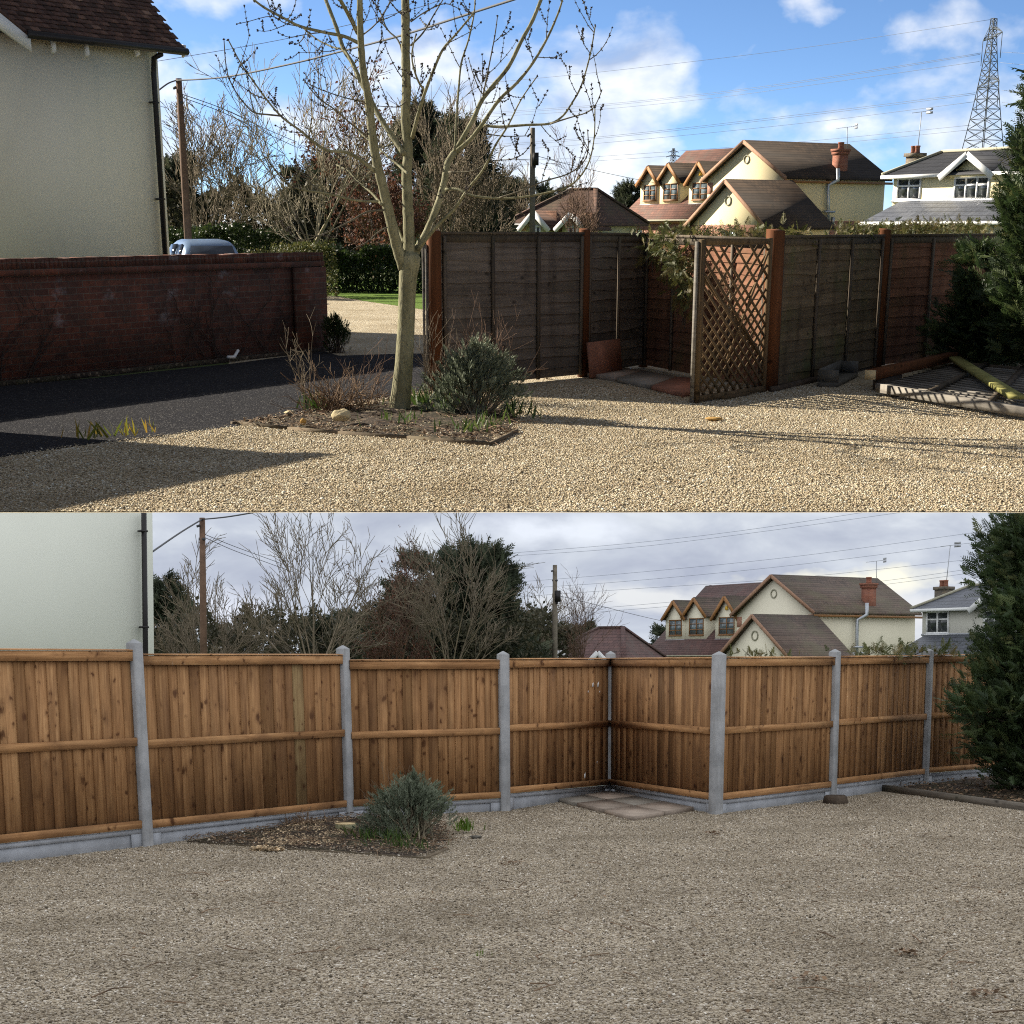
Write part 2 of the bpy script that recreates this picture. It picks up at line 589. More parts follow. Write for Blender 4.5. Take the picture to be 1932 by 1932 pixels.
simple('grey_render', (0.60, 0.585, 0.51), 0.9, var=0.03, scale=0.6, spec=0.1)  # slate house paint again, greyed to carry the overcast light
simple('bungalow_render', (0.72, 0.71, 0.42), 0.9, var=0.03, scale=0.6)
simple('white_paint', (0.78, 0.78, 0.76), 0.45, var=0.04)
simple('black_plastic', (0.018, 0.016, 0.016), 0.45, var=0.2)
simple('brown_timber', (0.30, 0.14, 0.045), 0.6, var=0.2)
simple('brown_frame', (0.24, 0.115, 0.04), 0.5, var=0.15)
simple('clay_ridge', (0.33, 0.19, 0.12), 0.8, var=0.2)
simple('ring_grey', (0.36, 0.34, 0.25), 0.8)
simple('zinc', (0.42, 0.44, 0.46), 0.42, metal=0.7, var=0.08)
simple('aerial_metal', (0.35, 0.36, 0.37), 0.5, metal=0.6)
simple('pylon_steel', (0.075, 0.088, 0.10), 0.7, metal=0.0)
simple('wire_dark', (0.06, 0.06, 0.065), 0.7)
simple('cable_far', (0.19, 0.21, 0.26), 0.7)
simple('yellow_plastic', (0.75, 0.45, 0.05), 0.5)
simple('pole_wood', (0.14, 0.085, 0.055), 0.9, var=0.3)
simple('pole_pale', (0.17, 0.145, 0.11), 0.9, var=0.3)


def glass(name, col):
    m, g = mat(name)
    o = g.obj()
    c = g.ramp(g.noise(o, 2.0, 2), [(0.4, col), (0.65, tuple(min(1, k * 2.0) for k in col))])
    g.out(c, 0.08, None, spec=0.6); MT[name] = m


glass('window_glass', (0.03, 0.035, 0.035))
glass('blue_glass', (0.10, 0.125, 0.135))
glass('car_glass', (0.015, 0.02, 0.03))


def brickmat(name, c1, c2, mortar, scale=1.0, dark=0.0):
    m, g = mat(name); o = g.obj()
    x, y, z = g.sep(o)
    v = g.comb(g.math('ADD', x, y), z, 0.0)
    b = g.n('ShaderNodeTexBrick')
    g.put(b.inputs['Vector'], v)
    for k, q in (('Color1', c1), ('Color2', c2), ('Mortar', mortar)):
        b.inputs[k].default_value = (*q, 1)
    b.inputs['Scale'].default_value = scale
    b.inputs['Mortar Size'].default_value = 0.006; b.inputs['Mortar Smooth'].default_value = 0.3
    b.inputs['Bias'].default_value = -0.1
    b.inputs['Brick Width'].default_value = 0.235; b.inputs['Row Height'].default_value = 0.078
    c = b.outputs[0]
    c = g.mix(0.65, c, g.ramp(g.noise(v, 12, 4, 0.7), [(0.3, 0.45), (0.7, 1.4)]), 'MULTIPLY')
    if dark:
        top = g.ramp(g.math('ADD', z, g.math('MULTIPLY', g.noise(o, 1.2, 6, 0.65), 1.2)), [(0.0, 0.15), (1.0, dark)])
        c = g.mix(g.math('MULTIPLY', top, g.ramp(g.noise(o, 2.4, 5, 0.6), [(0.35, 0.15), (0.6, 1.0)])), c, (0.035, 0.034, 0.026))
        ef = g.noise(g.comb(g.math('MULTIPLY', x, 0.6), y, z), 2.6, 5, 0.6)
        c = g.mix(g.math('MULTIPLY', g.ramp(ef, [(0.60, 0.0), (0.72, 0.5)]), g.ramp(z, [(0.5, 0.0), (0.8, 1.0)])), c, (0.42, 0.40, 0.40))
    g.out(c, 0.9, g.bump(b.outputs[1], -0.6, 0.01)); MT[name] = m


brickmat('garden_brick', (0.19, 0.060, 0.032), (0.095, 0.031, 0.02), (0.15, 0.11, 0.08), dark=0.5)
brickmat('house_brick', (0.42, 0.20, 0.13), (0.36, 0.16, 0.10), (0.38, 0.30, 0.24))
brickmat('chimney_brick', (0.30, 0.11, 0.065), (0.22, 0.08, 0.05), (0.3, 0.2, 0.15))
brickmat('old_chimney_brick', (0.20, 0.16, 0.11), (0.09, 0.08, 0.07), (0.2, 0.18, 0.15))


def roofmat(name, c1, c2, w=0.17, h=0.085, moss=None, rough=0.85):
    """tile courses laid along the slope: rows follow the height, joints the horizontal run"""
    m, g = mat(name); o = g.obj()
    x, y, z = g.sep(o)
    nrm = g.sep(g.vmath('ABSOLUTE', g.n('ShaderNodeTexCoord').outputs['Normal']))
    alongx = g.math('GREATER_THAN', nrm[1], nrm[0])
    run = g.math('ADD', g.math('MULTIPLY', alongx, x), g.math('MULTIPLY', g.math('SUBTRACT', 1.0, alongx), y))
    v = g.comb(run, z, 0.0)
    b = g.n('ShaderNodeTexBrick')
    g.put(b.inputs['Vector'], v)
    b.inputs['Color1'].default_value = (*c1, 1); b.inputs['Color2'].default_value = (*c2, 1)
    b.inputs['Mortar'].default_value = (*(k * 0.35 for k in c2), 1)
    b.inputs['Scale'].default_value = 1.0; b.inputs['Mortar Size'].default_value = h * 0.08; b.inputs['Mortar Smooth'].default_value = 0.5
    b.inputs['Brick Width'].default_value = w; b.inputs['Row Height'].default_value = h
    c = b.outputs[0]
    c = g.mix(0.6, c, g.ramp(g.noise(o, 1.1, 7, 0.7), [(0.3, 0.55), (0.7, 1.35)]), 'MULTIPLY')
    if moss:
        c = g.mix(g.ramp(g.noise(o, 0.5, 6, 0.7), [(0.48, 0.0), (0.62, 0.7)]), c, moss)
    fr = g.math('FRACT', g.math('DIVIDE', z, h))
    g.out(c, rough, g.bump(g.math('SUBTRACT', 1.0, fr), 0.7, h * 0.4)); MT[name] = m


roofmat('brown_tile', (0.052, 0.037, 0.026), (0.034, 0.026, 0.02), 0.3, 0.16)
roofmat('red_tile', (0.22, 0.105, 0.075), (0.155, 0.08, 0.062), 0.3, 0.16, (0.12, 0.10, 0.08))
roofmat('bungalow_tile', (0.15, 0.085, 0.06), (0.10, 0.06, 0.045), 0.3, 0.16, (0.10, 0.085, 0.05))
roofmat('dull_tile', (0.15, 0.105, 0.08), (0.11, 0.082, 0.065), 0.3, 0.16, (0.12, 0.105, 0.065))  # brown roof tile again, its tone under overcast light put into the colour
roofmat('dull_red_tile', (0.13, 0.07, 0.06), (0.095, 0.055, 0.05), 0.3, 0.16, (0.09, 0.07, 0.06))  # red roof tile again with overcast light in its colour, bungalow included
roofmat('slate', (0.085, 0.092, 0.108), (0.065, 0.072, 0.088), 0.36, 0.22, None, 0.55)
roofmat('dark_slate', (0.042, 0.044, 0.05), (0.033, 0.035, 0.042), 0.36, 0.22, None, 0.7)

m, g = mat('clay_tile')
c = g.ramp(g.tint(), [(0, (0.045, 0.028, 0.022)), (0.5, (0.088, 0.048, 0.038)), (0.85, (0.15, 0.085, 0.062)), (1, (0.24, 0.15, 0.11))])
c = g.mix(0.7, c, g.ramp(g.noise(g.obj(), 9, 5, 0.7), [(0.3, 0.5), (0.7, 1.4)]), 'MULTIPLY')
g.out(c, 0.85, g.bump(g.noise(g.obj(), 40, 3), 0.4, 0.01)); MT['clay_tile'] = m

# new feather-edge timber: boards run upwards, rails run along
for name, sc, base in (('new_board', (1, 1, 0.045), 0), ('new_rail', (0.045, 0.045, 1), 1)):
    m, g = mat(name); o = g.obj()
    tn = g.tint()
    sh = g.comb(g.math('MULTIPLY', tn, 37.0), g.math('MULTIPLY', tn, 19.0), g.math('MULTIPLY', tn, 53.0))
    p = g.vmath('ADD', o, sh)
    grain = g.noise(g.scale(p, sc), 26, 6, 0.62, 0.6)
    kb = 1.02 if base else 0.87
    c = g.ramp(grain, [(0.26, tuple(kb * q for q in (0.215, 0.105, 0.043))), (0.5, tuple(kb * q for q in (0.395, 0.212, 0.094))), (0.74, tuple(kb * q for q in (0.56, 0.33, 0.156)))])
    wv_n = g.noise(g.scale(p, (1, 1, 0.6)), 9.0, 3, 0.6)
    hue = g.ramp(tn, [(0.0, (0.56, 0.53, 0.47)), (0.3, (0.84, 0.79, 0.72)), (0.55, (1.02, 1.0, 0.95)), (0.85, (1.18, 1.16, 1.12)), (0.96, (1.24, 1.25, 1.22)), (0.985, (0.78, 0.95, 0.95)), (1.0, (0.78, 0.95, 0.95))])
    c = g.mix(1.0, c, hue, 'MULTIPLY')
    warp = g.scale(g.comb(grain, wv_n, wv_n), 0.13)
    for sc_k, gate, rad, colk in ((4.6, 0.42, 0.34, (0.075, 0.028, 0.010)), (9.0, 0.5, 0.32, (0.09, 0.034, 0.012))):
        kn = g.vor(g.vmath('ADD', g.scale(p, (1, 1, 0.8)), warp), sc_k)
        rn = g.sep(kn[1])[1]
        d2 = g.math('ADD', kn[0], g.math('MULTIPLY', g.math('MAXIMUM', g.math('SUBTRACT', gate, rn), 0.0), 1.6))
        c = g.mix(g.ramp(d2, [(0.05, 0.95), (0.13, 0.75), (0.17, 0.3), (rad, 0.0)]), c, colk)
    wide = g.noise(g.scale(p, (1, 1, 0.4) if not base else (0.4, 0.4, 1)), 2.3, 5, 0.6)
    c = g.mix(g.ramp(wide, [(0.46, 0.0), (0.66, 0.6)]), c, (0.10, 0.047, 0.021))
    pale = g.noise(g.scale(o, (1, 1, 0.3)), 5.0, 4, 0.7)
    c = g.mix(g.ramp(pale, [(0.70, 0.0), (0.74, 0.25)]), c, (0.62, 0.56, 0.45))
    g.out(c, 0.8, g.bump(grain, 0.35, 0.004), spec=0.2); MT[name] = m

m, g = mat('concrete'); o = g.obj()
c = g.ramp(g.noise(o, 2.2, 7, 0.68), [(0.30, (0.20, 0.205, 0.205)), (0.5, (0.33, 0.335, 0.335)), (0.70, (0.46, 0.46, 0.455))])
x, y, z = g.sep(o)
c = g.mix(g.ramp(g.noise(g.comb(g.math('MULTIPLY', x, 9), g.math('MULTIPLY', y, 9), g.math('MULTIPLY', z, 0.9)), 1.6, 5), [(0.5, 0.0), (0.72, 0.5)]), c, (0.19, 0.185, 0.17))
g.out(c, 0.85, g.bump(g.noise(o, 130, 3, 0.7), 0.35, 0.004), spec=0.2); MT['concrete'] = m
simple('gravel_board', (0.36, 0.375, 0.395), 0.85, var=0.22, scale=3.5, bump=0.4, bscale=70)


def oldwood(name, c0, c1, green, horiz=True):
    m, g = mat(name); o = g.obj()
    tn = g.tint()
    sh = g.comb(g.math('MULTIPLY', tn, 11.0), g.math('MULTIPLY', tn, 7.0), g.math('MULTIPLY', tn, 31.0))
    p = g.vmath('ADD', o, sh)
    gr = g.noise(g.scale(p, (0.06, 0.06, 1) if horiz else (1, 1, 0.06)), 28, 6, 0.65, 0.4)
    c = g.ramp(gr, [(0.28, c0), (0.72, c1)])
    c = g.mix(0.7, c, g.ramp(tn, [(0, 0.6), (1, 1.4)]), 'MULTIPLY')
    kn = g.vor(g.scale(p, (0.55, 0.55, 1.0)), 6.5)
    c = g.mix(g.ramp(kn[0], [(0.06, 0.8), (0.2, 0.0)]), c, tuple(k * 0.25 for k in c0))
    if green:
        c = g.mix(g.ramp(g.noise(o, 1.5, 6, 0.68), [(0.5, 0.0), (0.68, green)]), c, (0.075, 0.085, 0.03))
    st = g.noise(g.scale(o, (2.2, 2.2, 0.4)), 2.0, 5)
    c = g.mix(g.ramp(st, [(0.5, 0.0), (0.7, 0.5)]), c, tuple(k * 0.5 for k in c0))
    g.out(c, 0.9, g.bump(gr, 0.5, 0.006), spec=0.15); MT[name] = m


oldwood('grey_fence', (0.085, 0.070, 0.057), (0.185, 0.155, 0.125), 0.12)
oldwood('red_fence', (0.12, 0.052, 0.030), (0.27, 0.135, 0.08), 0.45)
oldwood('green_fence', (0.085, 0.060, 0.036), (0.175, 0.132, 0.080), 0.7)
oldwood('old_post', (0.085, 0.031, 0.012), (0.15, 0.056, 0.022), 0.15, False)
oldwood('old_batten', (0.075, 0.06, 0.043), (0.14, 0.112, 0.085), 0.2, False)
oldwood('trellis_wood', (0.085, 0.055, 0.028), (0.18, 0.12, 0.065), 0.2, False)
oldwood('edging_wood', (0.085, 0.065, 0.042), (0.18, 0.142, 0.098), 0.2)
oldwood('silver_wood', (0.135, 0.12, 0.10), (0.27, 0.25, 0.215), 0.15)
oldwood('moss_wood', (0.20, 0.19, 0.06), (0.33, 0.31, 0.11), 0.5)
oldwood('sleeper_wood', (0.10, 0.085, 0.068), (0.21, 0.185, 0.15), 0.2)

simple('terracotta_slab', (0.30, 0.135, 0.085), 0.85, var=0.25, scale=5, bump=0.2)
simple('pink_slab', (0.29, 0.235, 0.185), 0.85, var=0.25, scale=4, tintv=0.2, bump=0.25)
simple('grey_slab', (0.25, 0.225, 0.185), 0.85, var=0.25, scale=4, bump=0.25)
simple('limestone', (0.58, 0.48, 0.28), 0.9, var=0.25, scale=7, bump=0.6, bscale=25)
simple('ochre_stone', (0.45, 0.27, 0.08), 0.9, var=0.25, scale=7, bump=0.5, bscale=25)
simple('grey_stone', (0.12, 0.11, 0.09), 0.95, var=0.3, scale=6, bump=0.6, bscale=25)
simple('sawdust', (0.50, 0.38, 0.235), 0.95, var=0.35, scale=5, tintv=0.6)
simple('cut_wood', (0.62, 0.48, 0.26), 0.8, var=0.15, scale=10)
simple('rotten_wood', (0.075, 0.055, 0.038), 0.95, var=0.4, scale=9, bump=0.6)
simple('car_paint', (0.22, 0.32, 0.48), 0.25, metal=0.35, var=0.02, spec=0.5)
simple('rubber', (0.02, 0.02, 0.02), 0.8)
simple('red_light', (0.35, 0.02, 0.015), 0.3)
simple('copper_label', (0.8, 0.8, 0.78), 0.5)

# ------------------------------------------------------------------ ground of the upper garden
def sheet(name, place, pts, z, material, kind='structure', sub=0, rough=0.0):
    mb = MB()
    mb.face([(p[0], p[1], z) for p in pts])
    return mb.build(name, material, place=place, loc=(0, 0, 0), kind=kind)


Y_EDGE = A.gd(966, 966).y                      # where the upper yard meets the added cover sheet
SLOPE = EYE_A / Y_EDGE
Y_LIP = 3.0
# the wide ground, starting where the cover sheet ends
sheet('ground', A, [(-400, Y_EDGE, 0), (400, Y_EDGE, 0), (2500, 4000, 0), (-2500, 4000, 0)], 0.0, MT['meadow'])
# added gravel-coloured sheet, seen edge-on, shutting off the glow of the cloud ceiling's top
mb = MB()
zl = EYE_A - SLOPE * Y_LIP - 0.0012
mb.face([(-400, Y_LIP, zl), (400, Y_LIP, zl), (400, Y_EDGE, -0.001), (-400, Y_EDGE, -0.001)])
mb.build('bank', MT['dry_gravel_bed'], place=A, loc=(0, 0, 0), kind='structure')
GA = lambda u, v: A.gd(u, v)
# road and gravel
road_near = [GA(-120, 872), GA(0, 864), GA(150, 842), GA(300, 824), GA(440, 806), GA(560, 785), GA(700, 757), GA(830, 735)]
road_far = [GA(830, 668), GA(760, 668), GA(640, 672), GA(612, 664), GA(430, 688), GA(200, 712), GA(0, 730), GA(-120, 745)]
yard = [(-30, Y_EDGE, 0), (30, Y_EDGE, 0), (30, 30, 0), (5.2, 30, 0), (1.0, 23.2, 0)] + [tuple(p) for p in road_near[::-1]] + [(-30, 16, 0)]
sheet('gravel_yard', A, yard, 0.004, MT['dry_gravel_bed'])
sheet('road', A, road_near + road_far, 0.008, MT['tarmac'])
drive = [GA(840, 668), GA(840, 590), GA(760, 578), GA(690, 568), GA(640, 560), GA(560, 558), GA(480, 575), GA(430, 690), GA(612, 664), GA(640, 672), GA(760, 668)]
sheet('path', A, drive, 0.006, MT['dry_gravel_bed'])
lawn_pts = [GA(850, 592), GA(850, 530), GA(560, 530), GA(600, 552), GA(640, 560), GA(690, 569), GA(760, 579)]
sheet('lawn', A, lawn_pts, 0.010, MT['lawn'])


def inpoly(P, poly):
    x, y = P[:, 0], P[:, 1]
    r = np.zeros(len(P), bool)
    n = len(poly)
    for i in range(n):
        x1, y1 = poly[i][0], poly[i][1]; x2, y2 = poly[(i + 1) % n][0], poly[(i + 1) % n][1]
        c = ((y1 > y) != (y2 > y)) & (x < (x2 - x1) * (y - y1) / (y2 - y1 + 1e-12) + x1)
        r ^= c
    return r


def pebbles(name, place, n, y0, y1, poly, material, size, z, halfw=0.46, avoid=None):
    yy = np.sqrt(RNG.uniform(y0 * y0, y1 * y1, n)); xx = RNG.uniform(-1, 1, n) * halfw * yy
    P = np.stack([xx, yy], 1)
    k = inpoly(P + RNG.normal(0, 0.07, P.shape), poly) if poly is not None else np.ones(n, bool)
    if avoid is not None:
        k &= ~inpoly(P, avoid)
    P = P[k]; n = len(P)
    s = size * RNG.lognormal(0, 0.28, n)
    sc = np.stack([s * RNG.uniform(0.75, 1.25, n), s * RNG.uniform(0.6, 1.0, n), s * RNG.uniform(0.4, 0.75, n)], 1)
    zd = np.stack([RNG.normal(0, 0.35, n), RNG.normal(0, 0.35, n), np.ones(n)], 1)
    mb = MB()
    mb.scatter(OCT[0], OCT[1], np.column_stack([P, z + sc[:, 2] * 0.45]), zd, sc, RNG.uniform(0, 1, n))
    return mb.build(name, material, place=place, loc=(0, 0, 0), smooth=True, kind='stuff')


bedA = [GA(436, 803), GA(540, 811), GA(642, 821), GA(770, 829), GA(923, 841), GA(976, 817), GA(985, 785), GA(930, 752), GA(840, 740), GA(740, 752), GA(600, 778)]
pebbles('gravel', A, 440000, Y_EDGE, 19.5, yard, MT['dry_gravel_stone'], 0.0078, 0.004)

# ------------------------------------------------------------------ builders shared by both gardens
def V2(v):
    return Vector((v.x, v.y, 0))


def brace(p, q, w, h, mb, t=0.5, upv=Vector((0, 0, 1))):
    """a straight bar from p to q of width w and height h (centred)"""
    p, q = Vector(p), Vector(q)
    d = (q - p).normalized()
    s = d.cross(upv)
    s = s.normalized() if s.length > 1e-5 else Vector((1, 0, 0))
    n = s.cross(d).normalized()
    mb.bx(p - s * w / 2 - n * h / 2, q - p, s * w, n * h, t)


def vnoise(v, a):
    return v + Vector((random.uniform(-a, a), random.uniform(-a, a), random.uniform(-a, a)))


def rdir():
    v = Vector((random.gauss(0, 1), random.gauss(0, 1), random.gauss(0, 1)))
    return v.normalized()


def limb(mb, p, d, L, r0, r1, nseg, upw, wob, sides=3):
    pts, rad = [p.copy()], [r0]
    d = d.normalized()
    for k in range(nseg):
        d = (d + rdir() * wob + Vector((0, 0, upw))).normalized()
        pts.append(pts[-1] + d * (L / nseg)); rad.append(r0 + (r1 - r0) * (k + 1) / nseg)
    mb.tube(pts, rad, sides, random.random(), cap=False)
    return pts, rad


def grow(mb, p, d, L, r, lev, cfg, box):
    nseg = max(2, 5 - (cfg['levels'] - lev))
    pts, rad = limb(mb, p, d, L, r, max(cfg['rmin'] * 0.6, r * 0.3), nseg, cfg['up'] * (0.6 if lev else 0.3), cfg['wob'], 4 if lev >= 2 else 3)
    if lev == 0:
        return
    n = cfg['kids'][cfg['levels'] - lev]
    for k in range(n):
        t = 0.22 + 0.78 * (k + random.random()) / n
        i = min(int(t * nseg), nseg - 1); f = t * nseg - i
        q = pts[i].lerp(pts[i + 1], f)
        ax = (pts[i + 1] - pts[i]).normalized()
        s = (rdir() - ax * 0).normalized(); s = (s - ax * s.dot(ax)).normalized()
        nd = (ax * random.uniform(0.85, 1.2) + s * random.uniform(0.4, 0.78)).normalized()
        if nd.z < -0.2:
            nd.z *= -0.3
        grow(mb, q, nd, L * random.uniform(0.40, 0.72) * (1.2 - 0.5 * t), max(cfg['rmin'], rad[i] * 0.5), lev - 1, cfg, box)


def bare_tree(place, label, u, y, v_top, wpx, seed, name='bare_tree', trunk_h=0.22, mains=9, tilt=(20, 60), kids=(7, 6, 4), up=0.12, wob=0.075, rmin=0.009, r0=0.085,
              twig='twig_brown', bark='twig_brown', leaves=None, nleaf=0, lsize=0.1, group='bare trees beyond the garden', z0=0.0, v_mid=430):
    random.seed(seed)
    base = place.at(u, v_mid, y); base.z = z0
    top = place.at(u, v_top, y).z
    H = top - z0
    Wd = wpx * y / F
    root = thing(place, name, label, 'tree', base, 0, group)
    tr = MB(); cr = MB()
    th = H * trunk_h
    limb(tr, base, Vector((0, 0, 1)), th * 1.05, r0, r0 * 0.8, 4, 0.1, 0.05, 8)
    fork = base + Vector((0, 0, th))
    ntot = 0
    for k in range(mains):
        a = 2 * math.pi * (k + random.random() * 0.6) / mains
        tl = math.radians(random.uniform(*tilt))
        d = Vector((math.cos(a) * math.sin(tl), math.sin(a) * math.sin(tl), math.cos(tl)))
        reach = min((H - th) / max(math.cos(tl), 0.25), (Wd / 2) / max(math.sin(tl), 0.12))
        grow(cr, fork - Vector((0, 0, random.random() * th * 0.45)), d, reach * random.uniform(0.72, 0.98), r0 * random.uniform(0.32, 0.52), 3, dict(levels=3, kids=kids, up=up, wob=wob, rmin=rmin), None)
    tr.build('trunk', MT[bark], root)
    if leaves:
        P = np.array(cr.v); P = P[P[:, 2] > z0 + th * 0.5]
        P = P[RNG.integers(0, len(P), nleaf)] + RNG.normal(0, lsize * 1.2, (nleaf, 3))
        lf = MB()
        lf.scatter(LEAF[0], LEAF[1], P, RNG.normal(size=(nleaf, 3)), lsize * RNG.uniform(0.6, 1.3, nleaf), RNG.uniform(0, 1, nleaf))
        cr_o = cr.build('crown', MT[twig], root)
        lf.build('foliage', MT[leaves], root, parent=cr_o)
    else:
        cr.build('crown', MT[twig], root)
    return root


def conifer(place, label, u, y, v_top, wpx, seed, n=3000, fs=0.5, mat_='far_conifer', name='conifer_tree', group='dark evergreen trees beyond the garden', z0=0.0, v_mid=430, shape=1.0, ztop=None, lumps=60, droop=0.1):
    """an evergreen of many sprays set on uneven limbs"""
    random.seed(seed)
    base = place.at(u, v_mid, y); base.z = z0
    top = place.at(u, v_top, y).z if ztop is None else ztop
    H = top - z0; R = wpx * y / F / 2
    root = thing(place, name, label, 'tree', base, 0, group)
    tr = MB(); limb(tr, base, Vector((0, 0, 1)), H * 0.93, H * 0.022 + 0.04, 0.02, 6, 0.2, 0.02, 7)
    P, D = [], []
    per = max(4, n // lumps)
    for k in range(lumps):
        h = random.random() ** 1.15
        prof = (1 - h) ** (0.55 * shape) * (0.75 + 0.35 * min(1, h * 6))
        a = random.uniform(0, 2 * math.pi)
        rr = R * prof * random.uniform(0.62, 1.12) + 0.02 * R
        z = z0 + H * (0.03 + 0.95 * h)
        tip = base + Vector((math.cos(a) * rr, math.sin(a) * rr, z - z0 + rr * 0.12))
        st = Vector((base.x, base.y, z - rr * 0.25))
        tr.tube([st, st.lerp(tip, 0.8)], [0.03, 0.008], 3, 0.5, False)
        out = (tip - st).normalized()
        for j in range(per):
            t = 1 - abs(random.gauss(0, 0.33))
            t = max(0.05, t)
            q = st.lerp(tip, t)
            w = (0.30 * R * prof + 0.10 * R) * 0.75
            q = q + Vector((random.gauss(0, w * 0.42), random.gauss(0, w * 0.42), random.gauss(0, w * 0.34)))
            P.append(tuple(q))
            dd = (out * 0.8 + rdir() * 0.55 + Vector((0, 0, random.uniform(-droop, 0.5))))
            D.append(tuple(dd))
    P = np.array(P); D = np.array(D); nn = len(P)
    cr = MB()
    cr.scatter(FROND[0], FROND[1], P, D, fs * RNG.uniform(0.6, 1.35, nn), RNG.beta(1.6, 2.2, nn))
    tr.build('trunk', MT['dark_bark'], root)
    cr.build('crown', MT[mat_], root)
    return root


def hedge(place, label, p0, p1, z1, depth, n, material='laurel_leaf', ls=0.10, group=None, name='hedge', seed=1, z0=0.0, wob=0.12, cat='hedge'):
    """a clipped leafy hedge between two ground points: stems inside, leaves through the outer shell"""
    random.seed(seed); rg = np.random.default_rng(seed)
    p0, p1 = V2(Vector(p0)), V2(Vector(p1))
    L = (p1 - p0).length; ax = (p1 - p0) / L; nn = Vector((-ax.y, ax.x, 0))
    root = thing(place, name, label, cat, p0, math.atan2(ax.y, ax.x), group)
    t = rg.uniform(0, L, n); s = rg.uniform(-1, 1, n); h = rg.uniform(0, 1, n)
    edge = rg.uniform(0, 1, n)
    s = np.where(edge < 0.5, -1 + np.abs(rg.normal(0, 0.12, n)), np.where(edge < 0.62, 1 - np.abs(rg.normal(0, 0.1, n)), s))
    h = np.where((edge > 0.62) & (edge < 0.92), 1 - np.abs(rg.normal(0, 0.07, n)), h)
    wv = wob * (np.sin(t * 2.1 + seed) + np.sin(t * 5.3 + 2 * seed) * 0.6 + np.sin(t * 11.7) * 0.4 + rg.normal(0, 0.35, n))
    s2 = s * depth / 2 * (1 - 0.18 * h ** 3) + wv * 0.5 * np.sign(s); hh = z0 + (z1 - z0) * h + wv * h
    P = np.column_stack([p0.x + ax.x * t + nn.x * s2, p0.y + ax.y * t + nn.y * s2, hh])
    D = np.column_stack([nn.x * s * 0.7, nn.y * s * 0.7, np.full(n, 0.45)]) + rg.normal(0, 0.6, (n, 3))
    mb = MB()
    mb.scatter(LEAF[0], LEAF[1], P, D, ls * rg.uniform(0.6, 1.4, n), rg.beta(1.6, 2.2, n))
    st = MB()
    for k in range(int(L * 3)):
        q = p0 + ax * random.uniform(0.1, L - 0.1) + nn * random.uniform(-0.3, 0.3) * depth
        limb(st, q + Vector((0, 0, z0)), Vector((random.uniform(-.3, .3), random.uniform(-.3, .3), 1)), (z1 - z0) * random.uniform(0.6, 0.85), 0.02, 0.006, 4, 0.1, 0.2, 4)
    st.build('stem', MT['dark_bark'], root, kind='stuff')
    mb.build('foliage', MT[material], root)
    return root


def win(P, root, plane, n, u0, v0, u1, v1, cols, rows, frame, pane, mp, bar=0.06, rowsplit=None):
    """a window on a wall plane: a frame of bars proud of the wall and dark panes behind them"""
    a = P.pl(*mp(u0, v0), plane, n); b = P.pl(*mp(u1, v1), plane, n)
    wd = Vector((n.y, -n.x, 0)).normalized()
    if wd.dot(b - a) < 0:
        wd = -wd
    Wd = (b - a).dot(wd); z0, z1 = min(a.z, b.z), max(a.z, b.z)
    o = Vector((a.x, a.y, z0)) - n * 0.0
    if (P.C - o).dot(n) < 0:
        n = -n
    f = MB(); H = z1 - z0
    up = Vector((0, 0, 1)); oo = o - n * 0.02; dp = n * 0.07
    f.bx(oo, wd * Wd, up * bar, dp); f.bx(oo + up * (H - bar), wd * Wd, up * bar, dp)
    for k in range(cols + 1):
        f.bx(oo + wd * ((Wd - bar) * k / cols) + up * bar, wd * bar, up * (H - 2 * bar), dp * 0.98)
    rs = rowsplit or [k / rows for k in range(1, rows)]
    for r in rs:
        for k in range(cols):
            x0 = (Wd - bar) * k / cols + bar; x1 = (Wd - bar) * (k + 1) / cols
            f.bx(oo + wd * x0 + up * (H * r - bar * 0.4), wd * (x1 - x0), up * bar * 0.8, dp * 0.9)
    f.bx(oo + up * -0.05 - wd * 0.05, wd * (Wd + 0.1), up * 0.048, n * 0.13)
    fo = f.build('window', MT[frame], root)
    for k in range(cols):
        pn = MB()
        x0 = (Wd - bar) * k / cols + bar * 0.6; x1 = (Wd - bar) * (k + 1) / cols + bar * 0.4
        pn.bx(oo + wd * x0 + up * bar * 0.6 + n * 0.022, wd * (x1 - x0), up * (H - bar * 1.2), n * 0.012)
        pn.build('pane', MT[pane], root, parent=fo)
    return fo


def telegraph_pole(place, label, u, vt, y, r, material, box=None, lean=0.0):
    top = place.at(u, vt, y)
    base = Vector((top.x + lean, top.y, 0))
    root = thing(place, 'telegraph_pole', label, 'telegraph pole', base)
    mb = MB(); mb.tube([base, base.lerp(top, 0.5), top], [r * 1.25, r * 1.1, r * 0.9], 10)
    mb.build('pole', MT[material], root)
    if box:
        b = place.at(box[0], box[1], y - r)
        m2 = MB(); m2.bx(b + Vector((0.0, -0.08, -0.22)), (0.22, 0, 0), (0, 0.12, 0), (0, 0, 0.44)); m2.bx(b + Vector((0.04, -0.05, -0.3)), (0.08, 0, 0), (0, 0.06, 0), (0, 0, 0.078))
        m2.build('cable_box', MT['black_plastic'], root)
    br = MB(); br.tube([top + Vector((-r * 1.6, -r, -0.25)), top + Vector((-r * 0.6, -r, -0.22))], 0.035, 6); br.tube([top + Vector((-r, 0, -0.6)), top + Vector((r, -r, -0.6))], 0.04, 6)
    br.build('bracket', MT['wire_dark'], root)
    return top


